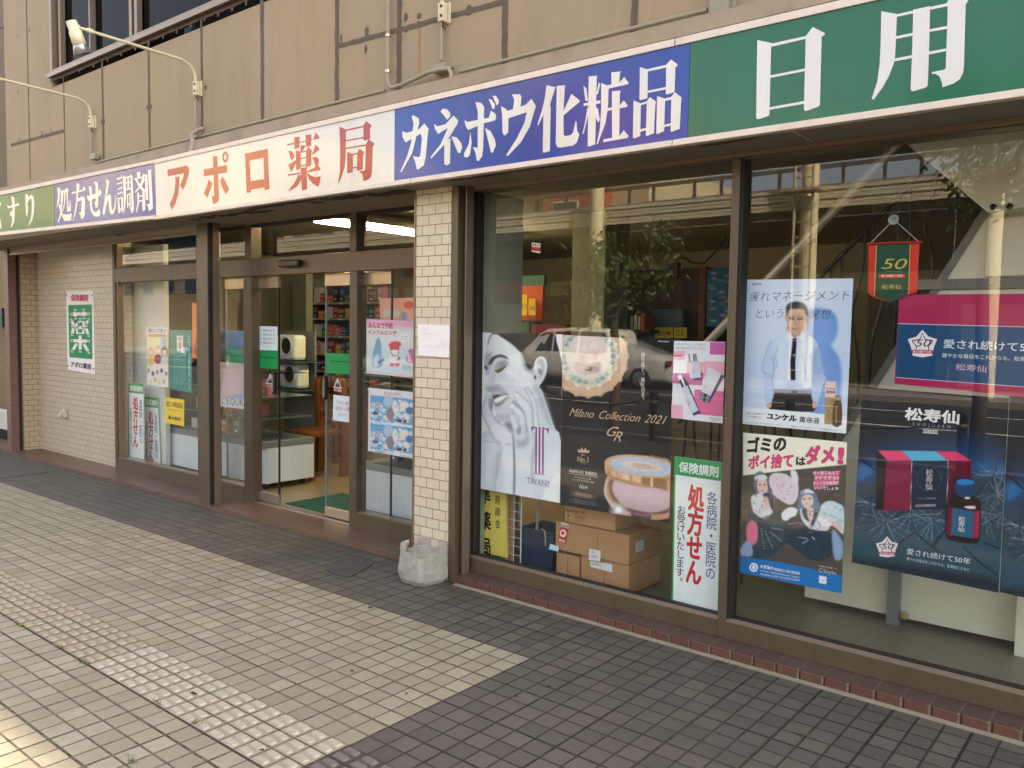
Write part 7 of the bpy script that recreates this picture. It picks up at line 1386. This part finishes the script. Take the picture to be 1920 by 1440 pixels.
mb = MB(); p, q_ = at(1687, 900, 4.57), at(1687, 1168, 4.57); mb.box((p[0] - .03, 4.55, .051), (p[0] + .03, 4.59, .72), GREYM); mb.lathe([(.02, 0), (.02, .03), (0, .032)], (p[0] + .055, 4.57, .11), C(176, 160, 110), 10, (0, -1, 0)); mb.build('prop_leg', None, 'grey metal leg under the tonic posters', 'leg stand')
mb = MB(); p = at(1906, 1205, 4.56); mb.box((p[0], 4.5, .051), (p[0] + .5, 4.59, .35), STW); mb.build('low_box', None, 'pale low box on the floor at the picture edge', 'box')
# ================================================================== the other side of the street (seen as reflections), neighbours
def mir(px, py, Y): return at(px, py, 2 * YGR - Y)
GZ = -.17
ar = thing('street_arcade', (-14, -19, GZ), 'long street arcade with slatted fascia and railed walkway reflected in the glass', 'arcade')
YA = -17.0; zt_, zb_ = mir(1287, 374, YA)[1], mir(1287, 411, YA)[1]
FAS = M('fascia_slat', (226, 214, 184), .6, var=.06); FROOF = M('roof_strip', (226, 206, 190), .5)
mb = MB(); n_ = 5; h = (zt_ - zb_) / n_
for k in range(n_): mb.box((-60, YA - .03 * (k % 2), zb_ + k * h + .02), (3, YA - .12, zb_ + (k + 1) * h), FAS)
mb.build('fascia', ar)
mb = MB(); mb.box((-60, -21, zb_ + .3), (3, YA - .121, zb_ + .38), SOFFIT); mb.build('canopy', ar)
mb = MB(); x = -60
while x < 3: mb.mesh([(x, YA - .1, zt_ + .02), (x + .7, YA - .1, zt_ + .02), (x + .7, -18.6, zt_ + .28), (x, -18.6, zt_ + .28)], [(0, 1, 2, 3)], FROOF); x += .95
mb.box((-60, -18.7, zt_ + .0), (3, -18.61, zt_ + .34), C(150, 140, 130)); mb.build('roof_strips', ar)
mb = MB(); z1_ = mir(1287, 344, -18.65)[1]; x = -60; rr = random.Random(2)
while x < 3: mb.box((x, -18.7, zt_ + .341), (x + .09, -18.61, z1_), C(96, 86, 78)); x += rr.choice((1.0, 1.2, 1.6))
mb.box((-60, -18.72, z1_ + .001), (3, -18.6, z1_ + .12), C(110, 100, 90)); mb.build('railing', ar)
COLM = M('cream_column', (238, 222, 176), .6, var=.05)
for px in (1516, 1118, 880, 1860):
    x = mir(px, 450, -16.6)[0]; mb = MB(); mb.tube([(x, -16.6, GZ), (x, -16.6, 7.8 if px in (1516, 1118) else zb_ + .2)], .24, COLM, 16); mb.build('column', ar)
mb = MB(); rr = random.Random(11); x = -60
while x < 3:
    w_ = rr.uniform(2, 4.5); mb.box((x, -21.2, GZ), (x + w_ - .06, -21.0, zb_ + .29), C(*rr.choice([(120, 110, 96), (90, 84, 76), (140, 128, 108), (104, 92, 84), (70, 66, 70)])))
    if rr.random() < .75: mb.box((x + .3, -20.99, 0), (x + w_ - .4, -20.96, rr.uniform(2.1, 2.8)), C(*rr.choice([(46, 50, 54), (60, 64, 66), (206, 196, 170), (84, 90, 92)])))
    if rr.random() < .6: mb.box((x + .2, -20.95, 3.0), (x + w_ - .3, -20.9, 3.6), C(*rr.choice([(206, 206, 196), (226, 214, 176), (196, 90, 60), (60, 90, 130)])))
    x += w_
mb.build('shop_fronts', ar)
# ladder on its frame
xa, xb = mir(1487, 450, -15.9)[0], mir(1521, 450, -15.9)[0]; z1_, z0_ = mir(1500, 300, -15.9)[1], mir(1500, 640, -15.9)[1]
mb = MB(); LM = C(206, 186, 150)
for x in (xa, xb): mb.tube([(x, -15.9, .2), (x, -15.9, z1_)], .045, LM, 8)
for z in np.arange(.5, z1_, .42): mb.tube([(xa, -15.9, z), (xb, -15.9, z)], .03, LM, 6)
mb.box((xa - .3, -16.3, z1_ - .9), (xb + .3, -15.6, z1_ - .82), LM); mb.build('steel_ladder', None, 'rusty steel ladder beside a cream column, reflected in the glass', 'ladder')
def block(x0, x1, y0, y1, z1, col, label, wins=True, wc=(60, 64, 66), bal=False, wcol=(226, 220, 206)):
    t = thing('city_building', ((x0 + x1) / 2, (y0 + y1) / 2, GZ), label, 'building')
    mb = MB(); mb.box((x0, y0, GZ), (x1, y1, z1), M('facade_%d_%d_%d' % col, col, .8, var=.07, scale=.6)); mb.build('wall', t)
    if wins:
        z = 3.4
        while z + 1.6 < z1:
            x = x0 + .8
            while x + 1.6 < x1 - .3:
                mb = MB(); mb.box((x, y1 + .002, z), (x + 1.5, y1 + .05, z + 1.4), C(*wcol)); mb.box((x + .08, y1 + .051, z + .08), (x + 1.42, y1 + .056, z + 1.32), M('far_pane', wc, .1, spec=.8)); mb.build('window', t); x += 2.7
            if bal: mb = MB(); mb.box((x0, y1 + .06, z - .6), (x1, y1 + .9, z - .5), C(*wcol)); mb.box((x0, y1 + .85, z - .49), (x1, y1 + .9, z + .35), C(*wcol)); mb.build('balcony', t)
            z += 2.9
    return t
xq = lambda px, Y: mir(px, 400, Y)[0]
block(xq(880, -26), xq(1010, -26) - .3, -36, -26, 15, (214, 198, 158), 'cream apartment block with balconies, reflected beyond the arcade', True, bal=True)
block(xq(1012, -25), xq(1105, -25), -36, -25, 13, (178, 104, 76), 'brick orange apartment block, reflected beyond the arcade')
block(xq(1120, -27), xq(1215, -27), -36, -27, 9.5, (206, 190, 150), 'low cream building next to the brick one, reflected beyond the arcade')
block(-62, -46, -40, -20, 14, (226, 206, 160), 'tall pale yellow building far along the street, reflected by the entrance panes')
block(-44, -34, -40, -23, 10, (196, 178, 150), 'beige building far along the street, between yellow and cream ones')
# added unseen block shades the street; its opening lets one sun patch through
YT = 10.4
def smap(x, y):
    t = (YT - y) / math.sin(SUN_AZ); return x + math.cos(SUN_AZ) * t, math.tan(SUN_EL) * t
tb = thing('sun_blocker', (13, YT + 2, 0), 'unseen block added behind the shop to keep sun off the pavement', 'building')
OFF = M('sun_blocker_wall', (176, 168, 156), .8, var=.06, scale=.5); zT = smap(0, -3.3)[1]
x0_, z0_ = smap(-4.4, 1.15)[0], smap(0, 1.15)[1]; x1_, z1_ = smap(-2.9, -.1)[0], smap(0, -.1)[1]
mb = MB()
for a_, b_ in (((-16, YT, 0), (45, YT + .1, z0_)), ((-16, YT, z0_), (x0_, YT + .1, z1_)), ((x1_, YT, z0_), (45, YT + .1, z1_)), ((-16, YT, z1_), (45, YT + .1, zT))): mb.box(a_, b_, OFF)
mb.box((-16, YT + .11, 0), (45, YT + 5, z0_ - 3), OFF); mb.build('wall', tb)
# opposite pavement
mb = MB(); mb.box((-80, -40, -.4), (40, -15.2, -.02), M('far_pavement', (150, 142, 130), .8, var=.1)); mb.build('far_pavement', kind='structure')
# ---- cars
def car(x, y, L, Wd, prof, belt, col, label, glass_runs, flip=1, lamp=(150, 20, 24)):
    """prof: (t, roof height) along the length, belt: height of the waist"""
    t = thing('parked_car', (x, y, GZ), label, 'car', 'cars on the street')
    PM = M('car_paint_%d_%d_%d' % col, col, .25, .0, var=.02, coat=.8); GLM = M('car_window', (22, 26, 28), .06, spec=.9); mb = MB(); N = len(prof); rows = []
    for u, zr in prof:
        X = x + flip * (u - .5) * L; e_ = min(1, 2.2 * min(u, 1 - u) + .72); hw = Wd / 2 * e_; zb = min(belt, zr - .03); cab = zr > belt + .12; hr = hw * (.80 if cab else .93)
        half = [(hw * .86, .2), (hw * .98, .32), (hw, .55), (hw * .99, zb - .06), (hw * .96, zb), (hr, zr - .05), (hr * .86, zr)]
        rows.append([(X, y - a, GZ + z) for a, z in half] + [(X, y + a, GZ + z) for a, z in reversed(half)])
    m_ = len(rows[0]); vs = [p for r in rows for p in r]; fs = []
    for i in range(N - 1):
        for k in range(m_): fs.append((i * m_ + k, i * m_ + (k + 1) % m_, (i + 1) * m_ + (k + 1) % m_, (i + 1) * m_ + k))
    fs += [tuple(range(m_)), tuple(range((N - 1) * m_, N * m_))]
    mb.mesh(vs, fs, PM, True); b = mb.build('body', t)
    P = np.array(prof)
    for (u0, u1, b0, b1) in glass_runs:           # side windows, both flanks
        for s_ in (-1, 1):
            us = np.linspace(u0, u1, 7); top, bot = [], []
            for u in us:
                zr = np.interp(u, P[:, 0], P[:, 1]); e_ = min(1, 2.2 * min(u, 1 - u) + .72); hw = Wd / 2 * e_; zb = min(belt, zr - .03); hr = hw * .80
                f = lambda z: hw * .96 + (hr - hw * .96) * (z - zb) / max(zr - .05 - zb, .01) + .012
                zt = max(zb + .05, zr - .11); bot.append((x + flip * (u - .5) * L, y + s_ * f(zb + .04), GZ + zb + .04)); top.append((x + flip * (u - .5 + (b0 if u == us[0] else b1 if u == us[-1] else 0)) * L, y + s_ * f(zt), GZ + zt))
            q = MB(); q.face(bot + top[::-1], GLM); q.build('side_window', t, recalc=False)
    for u in (.19, .81):
        for s_ in (-1, 1):
            q = MB(); c_ = (x + flip * (u - .5) * L, y + s_ * (Wd / 2 - .2), GZ + .32); q.lathe([(.32, 0), (.325, .19), (.31, .21), (.22, .215)], c_, M('tyre', (26, 26, 27), .8), 26, (0, s_, 0)); wh = q.build('wheel', t)
            q = MB(); q.lathe([(.22, .2), (.21, .214), (.05, .2), (0, .21)], c_, M('alloy', (176, 178, 180), .3, .8), 20, (0, s_, 0))
            for k in range(5): a = k * 2 * math.pi / 5; d = Vector((math.cos(a), 0, math.sin(a))); q.tube([Vector(c_) + Vector((0, s_ * .212, 0)), Vector(c_) + d * .21 + Vector((0, s_ * .216, 0))], .028, M('alloy', (176, 178, 180), .3, .8), 6)
            q.build('rim', wh)
    for s_ in (-1, 1):
        q = MB(); xe = x + flip * .482 * L; q.box((xe - .04, y + s_ * (Wd * .30), GZ + belt - .22), (xe + .05, y + s_ * (Wd * .41), GZ + belt - .05), C(*lamp)); q.build('tail_lamp', t)
        q = MB(); xe = x - flip * .478 * L; q.box((xe - .05, y + s_ * (Wd * .27), GZ + .58), (xe + .04, y + s_ * (Wd * .40), GZ + .72), M('headlight_glass', (206, 212, 214), .1)); q.build('headlight', t)
    return t
p = mir(1075, 620, -14.2); vx = p[0]
vt = car(mir(1183, 640, -14.2)[0] - 2.1, -14.2, 4.2, 1.72, [(0, .72), (.02, .92), (.16, 1.04), (.30, 1.66), (.36, 1.76), (.6, 1.82), (.9, 1.78), (.955, 1.70), (.985, 1.05), (1, .6)], 1.02, (232, 228, 214), 'white minivan with dark windows reflected in the display glass', [(.28, .43, .06, 0), (.45, .66, 0, 0), (.68, .91, 0, -.01)])
mb = MB(); xr = mir(1183, 640, -14.2)[0]; mb.mesh([(xr - .085, -14.85, GZ + 1.1), (xr - .085, -13.55, GZ + 1.1), (xr - .19, -13.62, GZ + 1.62), (xr - .19, -14.78, GZ + 1.62)], [(0, 1, 2, 3)], M('car_window', (22, 26, 28), .06, spec=.9)); mb.build('rear_window', vt)
sx = mir(1292, 660, -15.0)[0] - 2.4
car(sx, -14.6, 4.8, 1.84, [(0, .6), (.02, .76), (.25, .92), (.40, 1.36), (.5, 1.43), (.62, 1.42), (.84, 1.06), (.97, .98), (1, .62)], .92, (196, 196, 192), 'silver fastback saloon behind the white minivan, reflected', [(.34, .50, .07, 0), (.52, .68, 0, 0), (.69, .80, 0, -.05)])
car(-31, -11, 4.4, 1.7, [(0, .62), (.02, .8), (.22, .95), (.36, 1.42), (.5, 1.5), (.8, 1.45), (.95, 1.0), (1, .6)], .95, (60, 84, 120), 'dark blue hatchback further along the street', [(.32, .50, .06, 0), (.52, .72, 0, 0)], 1)
# ---- bollards and chains at the kerb
BOLM = M('bollard_paint', (40, 36, 34), .5, var=.1)
bx0 = mir(1225, 770, -2.9)[0]
bo = thing('bollard', (bx0, -2.9, 0), 'dark kerb bollard carrying chains, reflected below the silver saloon', 'bollard', 'bollards along the kerb')
mb = MB(); mb.lathe([(.07, 0), (.07, .02), (.055, .03), (.055, .62), (.065, .63), (.065, .68), (.04, .71), (0, .72)], (bx0, -2.9, 0), BOLM, 16); mb.build('post', bo)
mb = MB(); mb.lathe([(.057, .52), (.061, .53), (.061, .55), (.057, .56)], (bx0, -2.9, 0), C(206, 196, 120), 16); mb.build('band', bo)
lab = ['dark kerb bollard reflected before the beauty poster', 'dark kerb bollard reflected under the man with the tie', 'dark kerb bollard reflected across the dark tonic poster', 'dark kerb bollard near the minivan reflection', 'dark kerb bollard along the kerb towards the purple column', 'farthest dark kerb bollard along the kerb']
for k, d in enumerate((-2, 2, 4, -4, -6, -8)): copy_tree(bo, (bx0 + d, -2.9, 0), lab[k])
for k in range(-8, 4, 2):
    mb = MB(); mb.tube([(bx0 + k + .06 + 1.88 * t, -2.9, .60 - .18 * (1 - (2 * t - 1) ** 2)) for t in np.linspace(0, 1, 12)], .012, BOLM, 6); mb.build('chain', None, 'sagging chain between kerb bollards, span %s' % {-8: 'farthest along the kerb', -6: 'next to the farthest', -4: 'by the minivan reflection', -2: 'before the beauty poster', 0: 'below the silver saloon', 2: 'across the dark tonic poster'}[k], 'chain', 'chains along the kerb')
# ---- street trees
def tree(x, y, zc, r, label, n=1700, seed=1):
    rr = random.Random(seed); t = thing('street_tree', (x, y, 0), label, 'tree', 'street trees')
    BK = M('bark', (96, 80, 64), .9, var=.25, scale=12, bmp=.6); mb = MB(); mb.tube([(x, y, 0), (x + .03, y, 1.0), (x - .03, y + .02, zc - r * .5), (x, y, zc + r * .4)], [.09, .075, .06, .02], BK, 10)
    tips = []
    for k in range(13):
        a = rr.uniform(0, 6.28); h = rr.uniform(-.55, .5); e_ = (x + r * .8 * math.cos(a) * rr.uniform(.5, 1), y + r * .8 * math.sin(a) * rr.uniform(.5, 1), zc + r * h + .25); s_ = (x, y, zc - r * .5 + rr.uniform(0, r * .6)); m_ = [(s_[i] + e_[i]) / 2 + rr.uniform(-.1, .1) for i in range(3)]; mb.tube([s_, m_, e_], [.03, .02, .008], BK, 6); tips += [m_, e_, e_]
    mb.build('trunk', t); mb = MB(); LF = [M('leaf_a', (74, 92, 46), .5, var=.3, scale=30), M('leaf_b', (104, 116, 60), .5, var=.3, scale=30), M('leaf_c', (52, 66, 36), .5, var=.3, scale=30)]
    for k in range(n):
        c_ = rr.choice(tips); q = [c_[i] + rr.gauss(0, r * .17) for i in range(3)]; a = Vector((rr.gauss(0, 1), rr.gauss(0, 1), rr.gauss(0, 1))).normalized(); b = a.orthogonal().normalized(); l = rr.uniform(.035, .075); b2 = a.cross(b); q = Vector(q); mb.face([q - b * l, q + b2 * l * .45, q + b * l, q - b2 * l * .45], rr.choice(LF))
    mb.build('crown', t, recalc=False)
tx = mir(1130, 540, -3.0); tree(tx[0], -3.4, tx[1], 1.0, 'leafy street tree reflected above the minivan', 1900, 3)
tx = mir(1840, 360, -2.6); tree(tx[0], -3.0, tx[1] + .2, .9, 'leafy street tree reflected above the crimson banner', 1500, 5)
# ---- neighbour to the building end
NB_ = thing('neighbour_building', (-15, 8, 0), 'neighbouring yellow beige building beyond the purple column', 'building')
mb = MB(); mb.box((-24, 5.2, 0), (-11.35, 11, 3.2), M('neighbour_wall', (128, 112, 78), .8, var=.06)); mb.box((-24, 5.6, 3.201), (-11.5, 11, 8.5), M('neighbour_upper', (112, 98, 78), .8, var=.06)); mb.build('wall', NB_)
mb = MB(); p, q_ = at(-10, 578, 5.1), at(11, 612, 5.1); mb.box((p[0], 5.05, q_[1]), (q_[0], 5.199, p[1]), BLACK); mb.build('wall_box', NB_)
mb = MB(); mb.box((-16, 4.6, 0), (-11.4, 4.75, at(5, 772, 4.6)[1]), M('low_wall_white', (214, 202, 190), .8, var=.06)); mb.build('low_wall', None, 'low whitish wall beside the purple tiled column', 'wall')
mb = MB(); pts = [at(-8, 50 + .2, 4.9), at(13, 53, 4.9)]; mb.tube([(pts[0][0] - .3, 4.9, pts[0][1]), (pts[1][0] + .3, 4.9, pts[1][1])], .012, BLACK, 6); mb.build('wire', None, 'black service wire at the building corner', 'wire')
# ---- concrete weight block before the pillar
f0 = ground(795, 1091)
bl = MB(); bw, bz_, y0 = .15, .245, f0[1]; cxb, cyb = -3.60, 3.57
def ringb(s_, z, ch=.035):
    h = bw * s_; return [(-h + ch, -h, z), (h - ch, -h, z), (h, -h + ch, z), (h, h - ch, z), (h - ch, h, z), (-h + ch, h, z), (-h, h - ch, z), (-h, -h + ch, z)]
rz = R(-6); rot = lambda p: (cxb + p[0] * math.cos(rz) - p[1] * math.sin(rz), cyb + p[0] * math.sin(rz) + p[1] * math.cos(rz), p[2])
bmx = bmesh.new()
rings = [[rot(p) for p in ringb(s_, z, c_)] for s_, z, c_ in ((.90, 0, .05), (1.0, .03, .035), (1.0, .08, .03), (.93, .19, .03), (.93, .191, .03), (.70, .192, .03), (.64, .175, .03))]
vs = [p for r_ in rings for p in r_]; fs = []
for i in range(len(rings) - 1):
    for k in range(8): fs.append((i * 8 + k, i * 8 + (k + 1) % 8, (i + 1) * 8 + (k + 1) % 8, (i + 1) * 8 + k))
fs += [tuple(range(8)), tuple(range(48, 56))]; bl.mesh(vs, fs, CONC)
for sx_, sy_ in ((-1, -1), (1, -1), (1, 1), (-1, 1)):
    h0, h1 = .045, .139
    bot = [(sx_ * h0, sy_ * h0 * 1.9), (sx_ * h1, sy_ * h0 * .9), (sx_ * h1 * .98, sy_ * h1 * .98), (sx_ * h0 * .9, sy_ * h1)]
    bot = [(sx_ * .085, sy_ * .085), (sx_ * .139, sy_ * .045), (sx_ * .138, sy_ * .122), (sx_ * .122, sy_ * .138), (sx_ * .045, sy_ * .139)]
    A_2 = [rot((a_, b_, .188)) for a_, b_ in bot]; B_2 = [rot((a_ * .94, b_ * .94, .252 - .004 * abs(sx_ + sy_))) for a_, b_ in bot]
    bl.mesh(A_2 + B_2, [tuple(range(5)), tuple(range(9, 4, -1))] + [(i, (i + 1) % 5, 5 + (i + 1) % 5, 5 + i) for i in range(5)], CONC)
bl.v = [(cxb + (v[0] - cxb) * .80, cyb + (v[1] - cyb) * .80, v[2] * .98) for v in bl.v]
ob = bl.build('concrete_weight', None, 'pitted pale concrete block with notched top standing against the tiled pillar', 'concrete block')
mo = ob.modifiers.new('b', 'BEVEL'); mo.width = .011; mo.segments = 3; mo.limit_method = 'ANGLE'
m2 = ob.modifiers.new('s', 'SUBSURF'); m2.subdivision_type = 'SIMPLE'; m2.levels = m2.render_levels = 3
tx_ = bpy.data.textures.new('pits', 'CLOUDS'); tx_.noise_scale = .05; tx_.noise_depth = 4
m3 = ob.modifiers.new('d', 'DISPLACE'); m3.texture = tx_; m3.strength = .012; m3.mid_level = .5; m3.texture_coords = 'LOCAL'
